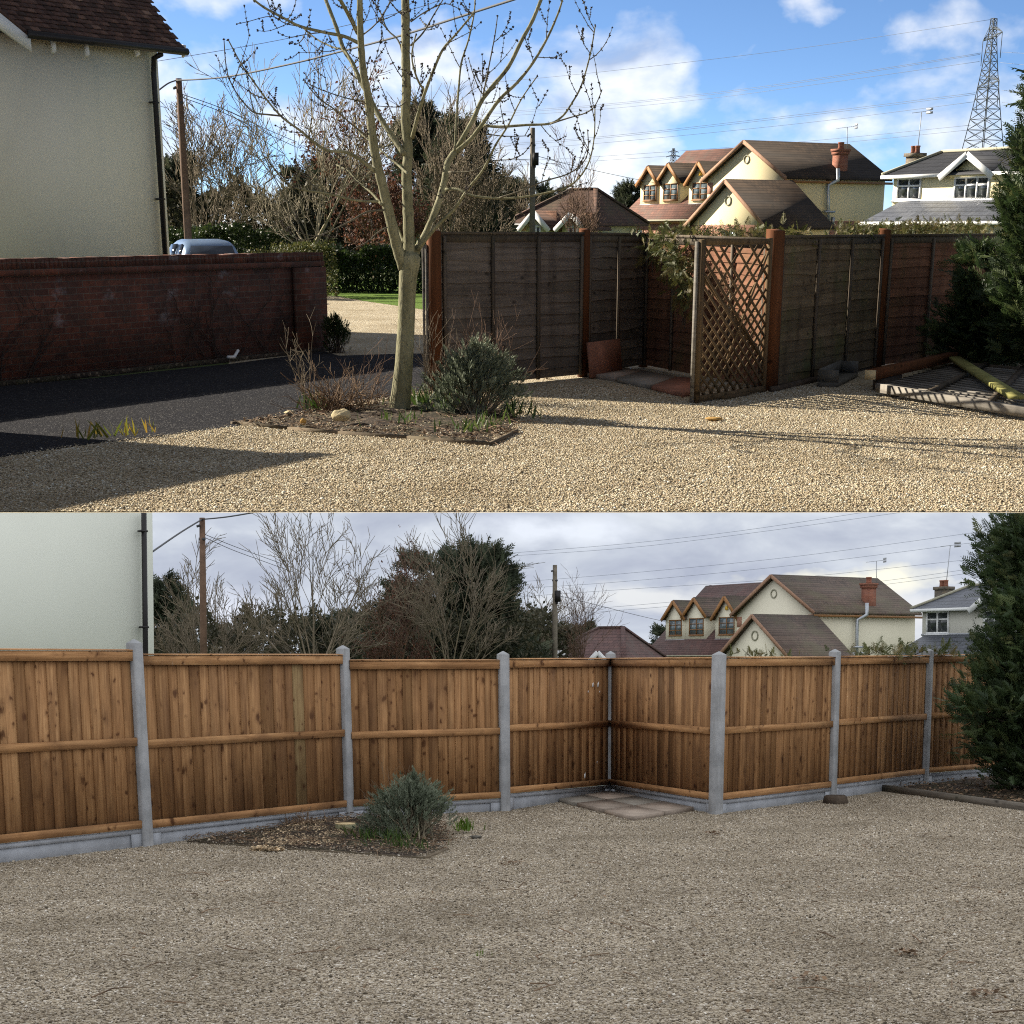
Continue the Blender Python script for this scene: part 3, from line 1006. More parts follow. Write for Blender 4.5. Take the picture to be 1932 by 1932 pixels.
def wire(place, name, label, cat, pts, ys, r, material='wire_dark', group=None, seg=8):
    """a hung wire through photograph points pts at depths ys"""
    P = [place.at(p[0], p[1], y) for p, y in zip(pts, ys)]
    Q = []
    for k in range(len(P) - 1):
        p0 = P[max(k - 1, 0)]; p1 = P[k]; p2 = P[k + 1]; p3 = P[min(k + 2, len(P) - 1)]
        for j in range(seg):
            t = j / seg
            Q.append(0.5 * ((2 * p1) + (p2 - p0) * t + (2 * p0 - 5 * p1 + 4 * p2 - p3) * t * t + (3 * p1 - p0 - 3 * p2 + p3) * t ** 3))
    Q.append(P[-1])
    mb = MB(); mb.tube(Q, r, 4)
    return mb.build(name, MT[material], place=place, loc=Q[0], label=label, cat=cat, group=group)


def aerial(P, root, base, top, spin, mat_='aerial_metal'):
    """a roof aerial: mast, boom and cross rods"""
    mb = MB(); mb.tube([base, top], 0.022, 6)
    m = mb.build('aerial', MT[mat_], root)
    y = MB()
    d = Vector((math.cos(spin), math.sin(spin), 0.12)).normalized()
    s = Vector((-d.y, d.x, 0))
    y.tube([top - d * 0.75, top + d * 0.75], 0.014, 5)
    for k in range(9):
        c = top + d * (-0.7 + 0.15 * k)
        y.tube([c - s * 0.16, c + s * 0.16], 0.007, 4)
    for k in (-1, 1):
        brace(top + d * 0.62 + Vector((0, 0, k * 0.10)) - s * 0.28, top + d * 0.62 + Vector((0, 0, k * 0.10)) + s * 0.28, 0.02, 0.13, y)
    y.build('antenna', MT[mat_], root, parent=m)


# ------------------------------------------------------------------ houses seen from both gardens
def chalet_house(P, mp, look, M):
    """cream gabled house: cross gable, dormered wing, low front gable"""
    K = P.at(*mp(1483, 332), 108.0)
    far = P.at(*mp(1670, 340), 113.0)
    s = V2(far - K); s.normalize(); s = Vector((s.x, s.y, 0))
    w = Vector((-s.y, s.x, 0))
    up = Vector((0, 0, 1))
    pt = lambda u, v, off=0.0: P.pl(*mp(u, v), K + s * off, s)
    root = thing(P, 'gabled_house', look, 'house', Vector((K.x, K.y, 0)), math.atan2(s.y, s.x))
    apex = pt(1410, 269)
    hw = (apex - K).dot(w); zr, ze = apex.z, K.z
    L = (far - K).dot(s)
    # main block
    Kb = Vector((K.x, K.y, 0))
    mb = MB()
    mb.prism([Kb, Kb + w * 2 * hw, K + w * 2 * hw, Vector((apex.x, apex.y, zr - 0.12)), K], s * L)
    mb.build('wall', MT[M['wall']], root)
    ov = 0.32
    rf = MB()
    for sg in (-1, 1):
        e = K + w * (hw + sg * (hw + 0.35)); e.z = ze - (zr - ze) / hw * 0.35
        a = Vector((apex.x, apex.y, zr))
        rf.prism([e - s * ov, a - s * ov, a - s * ov + up * 0.16, e - s * ov + up * 0.16], s * (L + 2 * ov))
    ro = rf.build('roof', MT[M['roof']], root)
    tr = MB()
    for sg in (-1, 1):
        e = K + w * (hw + sg * (hw + 0.37)); e.z = ze - (zr - ze) / hw * 0.37
        brace(e - s * (ov + 0.03) + up * 0.05, apex - s * (ov + 0.03) + up * 0.05, 0.05, 0.24, tr)
    tr.build('verge', MT['clay_ridge'], root, parent=ro)
    gt = MB(); e = K - w * 0.42; gt.bx(e - s * ov + up * -0.42, s * (L + 2 * ov), w * 0.12, up * 0.15)
    gt.build('gutter', MT['brown_frame'], root)
    # brick at the shoulders and the base of the side
    bk = MB()
    bk.bx(Kb - s * 0.006 + up * (ze - 1.0), w * 0.55, s * 0.1, up * 0.75)
    bk.build('brick_shoulder', MT[M['brick']], root); bk = MB()
    bk.bx(Kb + w * (2 * hw - 0.55) - s * 0.006 + up * (ze - 1.0), w * 0.55, s * 0.1, up * 0.75)
    bk.build('brick_shoulder', MT[M['brick']], root); bk = MB()
    zb = P.pl(*mp(1600, 417), K, w).z
    bk.bx(Kb - w * 0.03 + s * 0.1, s * (L - 0.1), w * 0.1, up * zb)
    bk.build('brick_base', MT[M['brick']], root); bk = MB()
    lb0 = pt(1393, 341.5); lb1 = pt(1446, 348)
    bk.bx(Vector((lb1.x, lb1.y, lb1.z)) - s * 0.012, w * (lb0 - lb1).dot(w), s * 0.06, up * (lb0.z - lb1.z))
    bk.build('brick_lintel', MT[M['brick']], root)

    def ring(c, r, name='ornament'):
        o = MB(); n = 28
        for k in range(n):
            a0, a1 = 2 * math.pi * k / n, 2 * math.pi * (k + 1) / n
            q = [c + (w * math.cos(a) + up * math.sin(a)) * rr for a, rr in ((a0, r), (a1, r), (a1, r * 0.74), (a0, r * 0.74))]
            o.prism([p - s * 0.05 for p in q], s * 0.07)
        o.build(name, MT['ring_grey'], root)
    c = pt(1409, 300.6); ring(c, (pt(1409, 292) - c).length)
    # wing with three dormers
    e0, r0 = -0.9, 5.2
    E1 = pt(1167, 417, e0); R1 = pt(1296, 288.5, r0)
    zE, zR = E1.z, R1.z
    wl = (E1 - K).dot(w); wr = 2 * hw - 0.4
    org = lambda ww, off, z: Vector((K.x, K.y, 0)) + w * ww + s * off + up * z
    mb = MB()
    mb.prism([org(wl - 0.35, e0 + 0.45, 0), org(wl - 0.35, e0 + 0.45, zE - 0.1), org(wl - 0.35, r0, zR - 0.25), org(wl - 0.35, 2 * r0 - e0, zE), org(wl - 0.35, 2 * r0 - e0, 0)], -w * (wl - wr - 0.3))
    mb.build('wall', MT[M['brick']], root)
    rf = MB()
    sl = (zR - zE) / (r0 - e0)
    rf.prism([org(wl, e0, zE), org(wl, r0, zR), org(wl, 2 * r0 - e0, zE), org(wl, 2 * r0 - e0, zE + 0.14), org(wl, r0, zR + 0.15), org(wl, e0, zE + 0.14)], -w * (wl - wr))
    rf.build('roof', MT[M['wing']], root)
    fa = MB(); fa.bx(org(wl, e0 - 0.04, zE - 0.16), -w * (wl - 1.2), s * 0.05, up * 0.2); fa.build('fascia', MT['brown_timber'], root)
    gt = MB(); gt.bx(org(wl, e0 - 0.16, zE - 0.02), -w * (wl - 1.2), s * 0.118, up * 0.1); gt.build('gutter', MT['ring_grey'], root)
    win(P, root, org(wl, e0 + 0.45, 0), s, 1192, 432, 1213, 452, 2, 2, 'brown_frame', 'blue_glass', mp)
    # dormers
    doff = e0 + (pt(1270, 388, 0).z - zE) / sl
    for (ul, ur, vb, ve, ua, va, wu0, wv0, wu1, wv1, bell) in (
            (1300.5, 1343, 386.5, 342.5, 1321, 307, 1307.5, 344.5, 1336, 377, True),
            (1245.7, 1284, 388, 339.6, 1265.3, 310, 1252.5, 346.5, 1279, 377.8, False),
            (1208.8, 1244.6, 388, 344, 1225.8, 315.3, 1215.4, 349.5, 1238.6, 378.5, False)):
        l = pt(ul, ve, doff); r_ = pt(ur, ve, doff); b = pt(ul, vb, doff); a = pt(ua, va, doff)
        zv = (l.z + r_.z) / 2
        l.z = r_.z = zv; mid = (l + r_) / 2; a = Vector((mid.x, mid.y, a.z))
        dp = (a.z - zE) / sl - (doff - e0) + 0.2
        mb = MB()
        mb.prism([Vector((l.x, l.y, b.z)), Vector((r_.x, r_.y, b.z)), r_, a - up * 0.12, l], s * dp)
        d_o = mb.build('dormer', MT[M['wall']], root)
        rf = MB(); fb = MB()
        for q in (l, r_):
            o = (q - mid); hw_ = o.length; o.normalize()
            q2 = q + o * 0.25; q2.z -= (a.z - zv) / hw_ * 0.25
            rf.prism([q2 - s * 0.25, a - s * 0.25, a - s * 0.25 + up * 0.13, q2 - s * 0.25 + up * 0.13], s * (dp + 0.4))
            brace(q2 - s * 0.27 - up * 0.02, a - s * 0.27 - up * 0.02, 0.05, 0.26, fb)
        rf.build('dormer_roof', MT[M['roof']], root, parent=d_o)
        fb.build('bargeboard', MT['brown_timber'], root, parent=d_o)
        sk = MB(); sk.bx(Vector((l.x, l.y, b.z)) - s * 0.06 - up * 0.03, (r_ - l), s * 0.05, up * 0.1); sk.build('flashing', MT['zinc'], root, parent=d_o)
        win(P, root, l, s, wu0, wv0, wu1, wv1, 2, 3, 'brown_frame', 'blue_glass', mp, 0.07)
        if bell:
            c = pt(1322.5, 327, doff) - s * 0.03
            q = MB(); q.prism([c + w * 0.16 - up * 0.14, c - w * 0.16 - up * 0.14, c - w * 0.10 + up * 0.06, c + up * 0.16, c + w * 0.10 + up * 0.06], -s * 0.08); q.build('alarm_box', MT['yellow_plastic'], root)
    # low front gable
    g0 = -5.4
    ap = pt(1375, 342.5, g0); fr = pt(1450, 429, g0)
    ghw = (ap - fr).dot(w); zg, zf = ap.z, fr.z
    mb = MB()
    fb_ = Vector((fr.x, fr.y, 0)); ins = 0.3
    k_ = (zg - zf) / ghw
    mb.prism([fb_ + w * ins, fb_ + w * (2 * ghw - ins), fb_ + w * (2 * ghw - ins) + up * (zf + k_ * ins - 0.14), ap - up * 0.14, fb_ + w * ins + up * (zf + k_ * ins - 0.14)], s * (-g0 - 0.01))
    mb.build('wall', MT[M['wall']], root)
    bk = MB(); zbr = pt(1375, 424.5, g0).z
    bk.bx(fb_ + w * (ins - 0.0) - s * 0.02, w * (2 * ghw - 2 * ins), s * 0.3, up * zbr); bk.build('brick_base', MT[M['brick']], root)
    win(P, root, fr - s * 0.02, s, 1362, 433.5, 1402, 452, 3, 1, 'brown_frame', 'window_glass', mp)
    rf = MB(); tr = MB()
    for sg in (-1, 1):
        e = ap + w * sg * (ghw + 0.2); e.z = zf - k_ * 0.2
        rf.prism([e - s * 0.3, ap - s * 0.3, ap - s * 0.3 + up * 0.15, e - s * 0.3 + up * 0.15], s * (-g0 + 0.28))
        brace(e - s * 0.34 + up * 0.03, ap - s * 0.34 + up * 0.03, 0.05, 0.24, tr)
    ro = rf.build('roof', MT[M['roof']], root); tr.build('verge', MT['clay_ridge'], root, parent=ro)
    c = pt(1374, 378.6, g0); ring(c, (pt(1374, 369, g0) - c).length)
    # chimney, flue, aerial
    nr = (w * (zr - ze) / hw * -1 + up).normalized()
    cb = P.pl(*mp(1584, 322), apex, nr)
    ct = P.at(*mp(1584, 281), cb.y)
    hwc = 9.6 * cb.y / F
    mb = MB()
    mb.bx(Vector((cb.x, cb.y, cb.z - 0.6)) - s * hwc - w * hwc, s * 2 * hwc, w * 2 * hwc, up * (ct.z - cb.z + 0.25))
    mb.bx(Vector((cb.x, cb.y, ct.z - 0.35)) - s * (hwc + 0.06) - w * (hwc + 0.06), s * 2 * (hwc + 0.06), w * 2 * (hwc + 0.06), up * 0.2)
    mb.bx(Vector((cb.x, cb.y, ct.z - 0.15)) - s * (hwc + 0.11) - w * (hwc + 0.11), s * 2 * (hwc + 0.11), w * 2 * (hwc + 0.11), up * 0.15)
    ch = mb.build('chimney', MT[M['stack']], root)
    po = MB(); po.lathe(Vector((cb.x, cb.y, ct.z)), [(0.22, 0), (0.19, 0.12), (0.18, 0.32), (0.22, 0.35), (0.20, 0.42)], 12); po.build('chimney_pot', MT['chimney_brick'], root, parent=ch)
    fl = MB()
    fp = [P.pl(*mp(u, v), K - w * 0.30, w) for u, v in ((1575, 318), (1575, 340), (1563, 349), (1562, 380), (1561, 445))]
    fp[0] = fp[0] - w * 0.3; fp[1] = fp[1] - w * 0.3
    fl.tube(fp, 0.13, 10)
    fl.build('flue_pipe', MT['zinc'], root)
    bx = MB(); q = P.pl(*mp(1560, 402), K - w * 0.2, w)
    bx.bx(q - s * 0.42 - w * 0.35, s * 0.84, w * 0.32, up * 0.14); bx.bx(q - s * 0.5 - w * 0.3 - up * 0.75, s * 0.14, w * 0.2, up * 0.5); bx.bx(q + s * 0.3 - w * 0.3 - up * 0.75, s * 0.14, w * 0.2, up * 0.5)
    bx.build('flue_bracket', MT['zinc'], root)
    for u in (1558, 1580):
        q = P.pl(*mp(u, 343), K, w); m2 = MB(); m2.bx(q - w * 0.06, s * 0.26, w * 0.08, up * 0.32); m2.build('vent', MT['brown_frame'], root)
    ab = P.at(*mp(1598.5, 287), cb.y + 1.0); at_ = P.at(*mp(1598.5, 240), cb.y + 1.0)
    aerial(P, root, ab, at_, 0.15)
    return root


def slate_house(P, mp, look, M):
    """house with a slate lower roof, a rendered upper storey and white trim"""
    K = P.at(*mp(1686.4, 335.7), 96.0)
    n = Vector((-0.85, -0.53, 0)).normalized()          # the front faces this way
    s = -n
    w = Vector((s.y, -s.x, 0))                          # to the right along the front
    up = Vector((0, 0, 1))
    pt = lambda u, v, off=0.0: P.pl(*mp(u, v), K + s * off, s)
    root = thing(P, 'slate_roofed_house', look, 'house', Vector((K.x, K.y, 0)), math.atan2(w.y, w.x))
    zb = pt(1720, 378.5).z
    ze = pt(1675.4, 331).z
    Lw = 14.0
    Kb = Vector((K.x, K.y, 0))
    mb = MB(); mb.bx(Kb + up * (zb - 0.5), w * Lw, s * 6.5, up * (ze - zb + 0.45)); mb.build('wall', MT[M['wall']], root)
    # upper hipped roof
    o = Kb + up * ze
    el = (pt(1675.4, 329) - K).dot(w)
    rg = pt(1778, 287.5, 3.2)
    zr = rg.z; rw = (rg - K).dot(w)
    a, b, c, d_ = o + w * el - s * 0.45, o + w * (Lw + 0.5) - s * 0.45, o + w * (Lw + 0.5) + s * 6.9, o + w * el + s * 6.9
    r1 = Kb + w * rw + s * 3.2 + up * zr; r2 = Kb + w * (Lw + 0.5) + s * 3.2 + up * zr
    rf = MB(); th = up * 0.12
    rf.face([a, b, r2, r1]); rf.face([d_, a, r1]); rf.face([c, d_, r1, r2]); rf.face([a - th, d_ - th, c - th, b - th]); rf.face([a, a - th, b - th, b]); rf.face([d_, d_ - th, a - th, a])
    ro = rf.build('roof', MT[M['slate']], root)
    hp = MB(); brace(a + up * 0.06, r1 + up * 0.06, 0.22, 0.12, hp); brace(r1 + up * 0.06, r2 + up * 0.06, 0.24, 0.14, hp); hp.build('ridge', MT['ring_grey'], root, parent=ro)
    gt = MB(); gx = (pt(1793.8, 325) - K).dot(w)
    gt.bx(a - s * 0.12 - up * 0.2, w * (gx - el), s * 0.115, up * 0.18)
    gt.build('gutter', MT['white_paint'], root); gt = MB()
    gx2 = (pt(1879.3, 321) - K).dot(w)
    gt.bx(o + w * gx2 - s * 0.57 - up * 0.2, w * (Lw - gx2), s * 0.115, up * 0.18)
    gt.build('gutter', MT['white_paint'], root); gt = MB()
    gt.bx(a - up * 0.2 - w * 0.12, w * 0.115, s * 7, up * 0.18)
    gt.build('gutter', MT['white_paint'], root)
    # gable on the front
    ap = pt(1836.6, 288, -0.5); gl = o + w * gx; gr = o + w * gx2; gm = (gl + gr) / 2
    ap = Vector((gm.x, gm.y, ap.z)); dp = 3.6
    mb = MB(); mb.prism([gl - s * 0.12 - up * 0.2, gr - s * 0.12 - up * 0.2, ap - s * 0.12 - up * 0.1], s * 1.0); mb.build('gable', MT[M['wall']], root)
    rf = MB(); bb = MB()
    for q in (gl, gr):
        o2 = (q - gm).normalized() * 0.3
        q2 = q + o2 - up * 0.3 * (ap.z - gm.z) / (gl - gm).length
        rf.prism([q2 - s * 0.55, ap - s * 0.55, ap - s * 0.55 + up * 0.12, q2 - s * 0.55 + up * 0.12], s * dp)
        brace(q2 - s * 0.58 - up * 0.08, ap - s * 0.58 - up * 0.08, 0.05, 0.34, bb)
    rf.build('gable_roof', MT[M['slate']], root); bb.build('bargeboard', MT['white_paint'], root)
    win(P, root, K, s, 1694, 335, 1736.5, 378, 2, 2, 'white_paint', 'window_glass', mp, 0.12, [0.63])
    win(P, root, K, s, 1802, 333, 1865, 377, 3, 2, 'white_paint', 'window_glass', mp, 0.12, [0.63])
    fl = MB(); fl.bx(Kb + up * (zb - 0.08) - s * 0.1, w * Lw, s * 0.12, up * 0.12); fl.build('flashing', MT['zinc'], root)
    # lower slate roof
    E = pt(1623, 420.4, -3.0)
    zE = E.z; eo = -3.0
    sl = (zb - zE) / 3.0
    el = (E - K).dot(w)
    T = pt(1672, 344, 2.2)
    q = lambda ww, off, z: Kb + w * ww + s * off + up * z
    rt = (T - K).dot(w)
    top = zE + sl * (2.2 + 3.0)
    rf = MB()
    rf.prism([q(el, eo, zE), q(el + 0.1, 2.6, zE + sl * 5.6), q(el + 0.1, 8.2, zE), q(el, 8.2, zE - 0.1), q(el + 0.1, 2.6, zE + sl * 5.6 - 0.15), q(el, eo, zE - 0.1)], w * (Lw + 3))
    rf.build('roof', MT[M['lower']], root)
    mb = MB(); mb.bx(q(el + 0.3, eo + 0.4, 0), w * (Lw + 2), s * 10, up * (zE - 0.05)); mb.build('wall', MT[M['wall']], root)
    gt = MB(); gt.bx(q(el, eo - 0.12, zE - 0.12), w * (Lw + 3), s * 0.12, up * 0.17); gt.build('gutter', MT['white_paint'], root)
    # chimney
    cb = P.at(*mp(1727, 313), K.y + 5.5); ct = P.at(*mp(1727, 289), K.y + 5.5)
    hw = 14.5 * cb.y / F
    mb = MB()
    mb.bx(cb - w * hw - s * hw * 0.7 - up * 1.2, w * 2 * hw, s * 1.4 * hw, up * (ct.z - cb.z + 1.0))
    mb.bx(Vector((ct.x, ct.y, ct.z - 0.2)) - w * (hw + 0.06) - s * (hw * 0.7 + 0.06), w * 2 * (hw + 0.06), s * (1.4 * hw + 0.12), up * 0.2)
    ch = mb.build('chimney', MT['old_chimney_brick'], root)
    for k, dx in ((0, -0.18), (1, 0.16)):
        po = MB(); po.lathe(Vector((ct.x, ct.y, ct.z)) + w * dx, [(0.17, 0), (0.15, 0.1), (0.14, 0.32), (0.17, 0.35), (0.16, 0.42)], 12); po.build('chimney_pot', MT['chimney_brick'], root, parent=ch)
    aerial(P, root, P.at(*mp(1730.4, 292), K.y + 5.5), P.at(*mp(1739, 211), K.y + 5.5), 0.5)
    return root


def bungalow(P, mp, look, M):
    K = P.at(*mp(1126.5, 421), 86.0)
    s = Vector((0.45, 0.893, 0)).normalized(); w = Vector((-s.y, s.x, 0)); up = Vector((0, 0, 1))   # w to the left
    pt = lambda u, v, off=0.0: P.pl(*mp(u, v), K + s * off, s)
    root = thing(P, 'hipped_bungalow', look, 'bungalow', Vector((K.x, K.y, 0)), math.atan2(w.y, w.x))
    Lw = (pt(949, 419) - K).dot(w); dp = 7.0
    zr = pt(1100, 357, dp / 2).z
    ra = (pt(1124, 357, dp / 2) - K).dot(w); rb = (pt(1079, 359, dp / 2) - K).dot(w)
    Kb = Vector((K.x, K.y, 0)); ze = K.z
    a, b, c, d_ = Kb + up * ze, Kb + w * Lw + up * ze, Kb + w * Lw + s * dp + up * ze, Kb + s * dp + up * ze
    r1, r2 = Kb + w * ra + s * dp / 2 + up * zr, Kb + w * rb + s * dp / 2 + up * zr
    rf = MB(); th = up * 0.15
    rf.face([b, a, r1, r2]); rf.face([a, d_, r1]); rf.face([d_, c, r2, r1]); rf.face([c, b, r2]); rf.face([a, b, b - th, a - th]); rf.face([d_, a, a - th, d_ - th]); rf.face([a - th, b - th, c - th, d_ - th])
    ro = rf.build('roof', MT[M['roof']], root)
    hp = MB()
    for p_, q_ in ((a, r1), (b, r2), (r1, r2), (d_, r1)):
        brace(p_ + up * 0.03, q_ + up * 0.03, 0.26, 0.1, hp)
    hp.build('ridge', MT[M['roof']], root, parent=ro)
    mb = MB(); mb.bx(Kb + w * 0.5 + s * 0.5, w * (Lw - 1.0), s * (dp - 1), up * (ze - 0.1)); mb.build('wall', MT[M['wall']], root)
    gt = MB(); gt.bx(a - s * 0.1 - up * 0.14, w * Lw, s * 0.095, up * 0.12); gt.build('gutter', MT['black_plastic'], root)
    for (ua, va, ul, ur, vb) in ((1010.6, 401, 992, 1031, 424), (1085, 404, 1061, 1101, 425)):
        ap = pt(ua, va, -1.2); l = pt(ul, vb, -1.2); r_ = pt(ur, vb, -1.2)
        l.z = r_.z = (l.z + r_.z) / 2
        mid = (l + r_) / 2; ap = Vector((mid.x, mid.y, ap.z))
        mb = MB(); mb.prism([Vector((l.x, l.y, 0)), Vector((r_.x, r_.y, 0)), r_, ap, l], s * 1.9); po = mb.build('porch', MT[M['wall']], root)
        rf = MB(); bb = MB()
        for q in (l, r_):
            o2 = (q - mid).normalized() * 0.3; q2 = q + o2 - up * 0.3 * (ap.z - mid.z) / (l - mid).length
            rf.prism([q2 - s * 0.3, ap - s * 0.3, ap - s * 0.3 + up * 0.1, q2 - s * 0.3 + up * 0.1], s * 3.2)
            brace(q2 - s * 0.33, ap - s * 0.33, 0.05, 0.26, bb)
        rf.build('porch_roof', MT[M['roof']], root, parent=po); bb.build('bargeboard', MT['white_paint'], root, parent=po)
        win(P, root, l, s, ul + 11, vb + 1, ur - 10, vb + 24, 2, 1, 'white_paint', 'window_glass', mp, 0.1)
    return root


def pylon(P, label, u, vt, vb, y, wb, wt, name='pylon', full=True):
    """lattice pylon: four legs, braces and stub crossarms"""
    c = P.at(u, vb, y); zt = P.at(u, vt, y).z; base = Vector((c.x, c.y, 0))
    k = y / F
    root = thing(P, name, label, 'pylon', base, 0.6)
    zb = 0.0
    zc = c.z
    def half(z):
        f = min(1.0, (z - zc) / (zt - zc))
        return k * (wb * (1 - f) ** 1.35 + wt * (1 - (1 - f) ** 1.35)) / 2 if f > 0 else k * wb / 2 * (1 - f * 0.9)
    R = Matrix.Rotation(0.55, 3, 'Z')
    def cor(i, z):
        h = half(z) * 0.82
        return base + R @ Vector((h * (1, -1, -1, 1)[i], h * (1, 1, -1, -1)[i], 0)) + Vector((0, 0, z))
    nl = 15 if full else 6
    zs = [zb] + [zc + (zt - zc) * (1 - (1 - j / nl) ** 1.25) for j in range(nl + 1)]
    r = 0.11 if full else 0.00015 * y
    lg = MB(); bc = MB()
    for i in range(4):
        lg = MB(); lg.tube([cor(i, z) for z in zs], r, 4); lg.build('leg', MT['pylon_steel'], root)
    for j in range(len(zs) - 1):
        for i in range(4):
            i2 = (i + 1) % 4
            bc.tube([cor(i, zs[j]), cor(i2, zs[j + 1])], r * 0.62, 3, cap=False); bc.tube([cor(i2, zs[j]), cor(i, zs[j + 1])], r * 0.62, 3, cap=False)
            bc.tube([cor(i, zs[j + 1]), cor(i2, zs[j + 1])], r * 0.62, 3, cap=False)
    bc.build('lattice', MT['pylon_steel'], root)
    for (fz, ln) in (((0.86, 9.0), (0.50, 10.0)) if full else ((0.75, 9), (0.45, 13))):
        z = zc + (zt - zc) * fz
        ar = MB()
        ax = Vector((0.05, 1, 0)).normalized() if full else Vector((1, 0.2, 0)).normalized()
        for sg in (-1, 1):
            tip = base + ax * sg * (ln if full else ln * k) + Vector((0, 0, z + 0.2))
            for i in range(4):
                ar.tube([cor(i, z), tip], r * 0.7, 3, cap=False); ar.tube([cor(i, z + (2.2 if full else 3 * k)), tip], r * 0.7, 3, cap=False)
            ins = tip - Vector((0, 0, 5.2 if full else 2 * k))
            ar.tube([tip, ins], r * 0.8, 4)
        ar.build('crossarm', MT['pylon_steel'], root)
    return root

# ------------------------------------------------------------------ UPPER GARDEN: before, in sunshine
UP = Vector((0, 0, 1))
idm = lambda u, v: (u, v)


def cottage_upper():
    PL = A.at(60, 300, 28.0); PR = A.at(309, 300, 30.3)
    w = V2(PR - PL).normalized(); n = Vector((w.y, -w.x, 0)); back = -n
    O = V2(PR)
    pt = lambda u, v, off=0.0: A.pl(u, v, PR + n * off, n)
    root = thing(A, 'cottage', 'cream rendered cottage under a dark clay tile roof, in the sunny view', 'house', O, math.atan2(w.y, w.x))
    ze = pt(300, 104).z + 0.25
    mb = MB()
    gz = pt(56, 84)
    mb.prism([O, O + UP * ze, Vector((gz.x, gz.y, ze)), gz, pt(-140, -66), V2(pt(-140, -66))], back * 6); mb.build('wall', MT['cottage_render'], root)
    # roof: eave line and courses of tiles climbing back
    eo = 0.42
    er = pt(346, 99, eo); el = pt(60, 73, eo)
    zg = er.z
    pitch = math.radians(47)
    m = (back * math.cos(pitch) + UP * math.sin(pitch))
    q0 = Vector((er.x, er.y, zg + 0.06))
    run = (q0 - el).dot(w) + 1.6
    tl = MB(); rr = random.Random(3)
    nn = n * math.sin(pitch) + UP * math.cos(pitch)
    for r in range(30):
        off = (r % 2) * 0.085
        k = 0
        while k * 0.17 < run:
            o = q0 - w * (k * 0.17 + off - 0.02) + m * (r * 0.105) + nn * (0.012 + rr.uniform(0, 0.008))
            lift = rr.uniform(-0.004, 0.006)
            tl.bx(o, -w * 0.166, m * 0.17 - nn * (0.028 + lift), nn * 0.016, min(1, max(0, rr.gauss(0.45, 0.24))))
            k += 1
    bs = MB(); bs.bx(q0 + w * 0.0 - nn * 0.1, -w * run, m * 6.2, nn * 0.08); bo = bs.build('roof', MT['black_plastic'], root)
    tl.build('tiling', MT['clay_tile'], root, parent=bo)
    gt = MB(); gt.tube([q0 + n * 0.03 - UP * 0.05 + w * 0.06, q0 + n * 0.03 - UP * 0.05 - w * (run - 1.5)], 0.062, 10); gt.build('gutter', MT['black_plastic'], root)
    for u in (101, 164, 259, 347):
        p = pt(u, 97 if u > 110 else 90, 0.24); r = MB()
        r.prism([p - w * 0.02 + UP * 0.12 + back * 0.05, p - w * 0.02 + UP * 0.10 + n * 0.03, p - w * 0.02 - UP * 0.05 + n * 0.03, p - w * 0.02 - UP * 0.10 + back * 0.05], w * 0.05)
        r.build('rafter_end', MT['white_paint'], root)
    # cross gable on the left with its white bargeboard
    g_ = lambda u, v: pt(u, v, 0.45)
    bb = MB(); bb.prism([g_(-140, -91), g_(58, 72), g_(60, 98), g_(-140, -50)], -n * 0.05); bb.build('bargeboard', MT['white_paint'], root)
    gr = MB(); gr.prism([g_(-140, -97), g_(62, 66), g_(63, 74), g_(-140, -90)], back * 1.2); gr.build('gable_roof', MT['clay_tile'], root)
    # rainwater pipe
    dp = MB(); d0 = pt(290, 104, 0.12); d1 = pt(290, 140, 0.10)
    dp.tube([Vector((d0.x, d0.y, zg - 0.05)) + n * 0.2, d0 - UP * 0.05, d1, Vector((d1.x, d1.y, 0.1))], 0.047, 10)
    po = dp.build('drainpipe', MT['black_plastic'], root)
    for v in (195, 377):
        br = MB()
        c = A.pl(290, v, d1, n); c = Vector((d1.x, d1.y, c.z))
        br.bx(c - w * 0.09 - n * 0.07, w * 0.14, n * 0.11, UP * 0.03)
        br.build('pipe_bracket', MT['black_plastic'], root, parent=po)


cottage_upper()


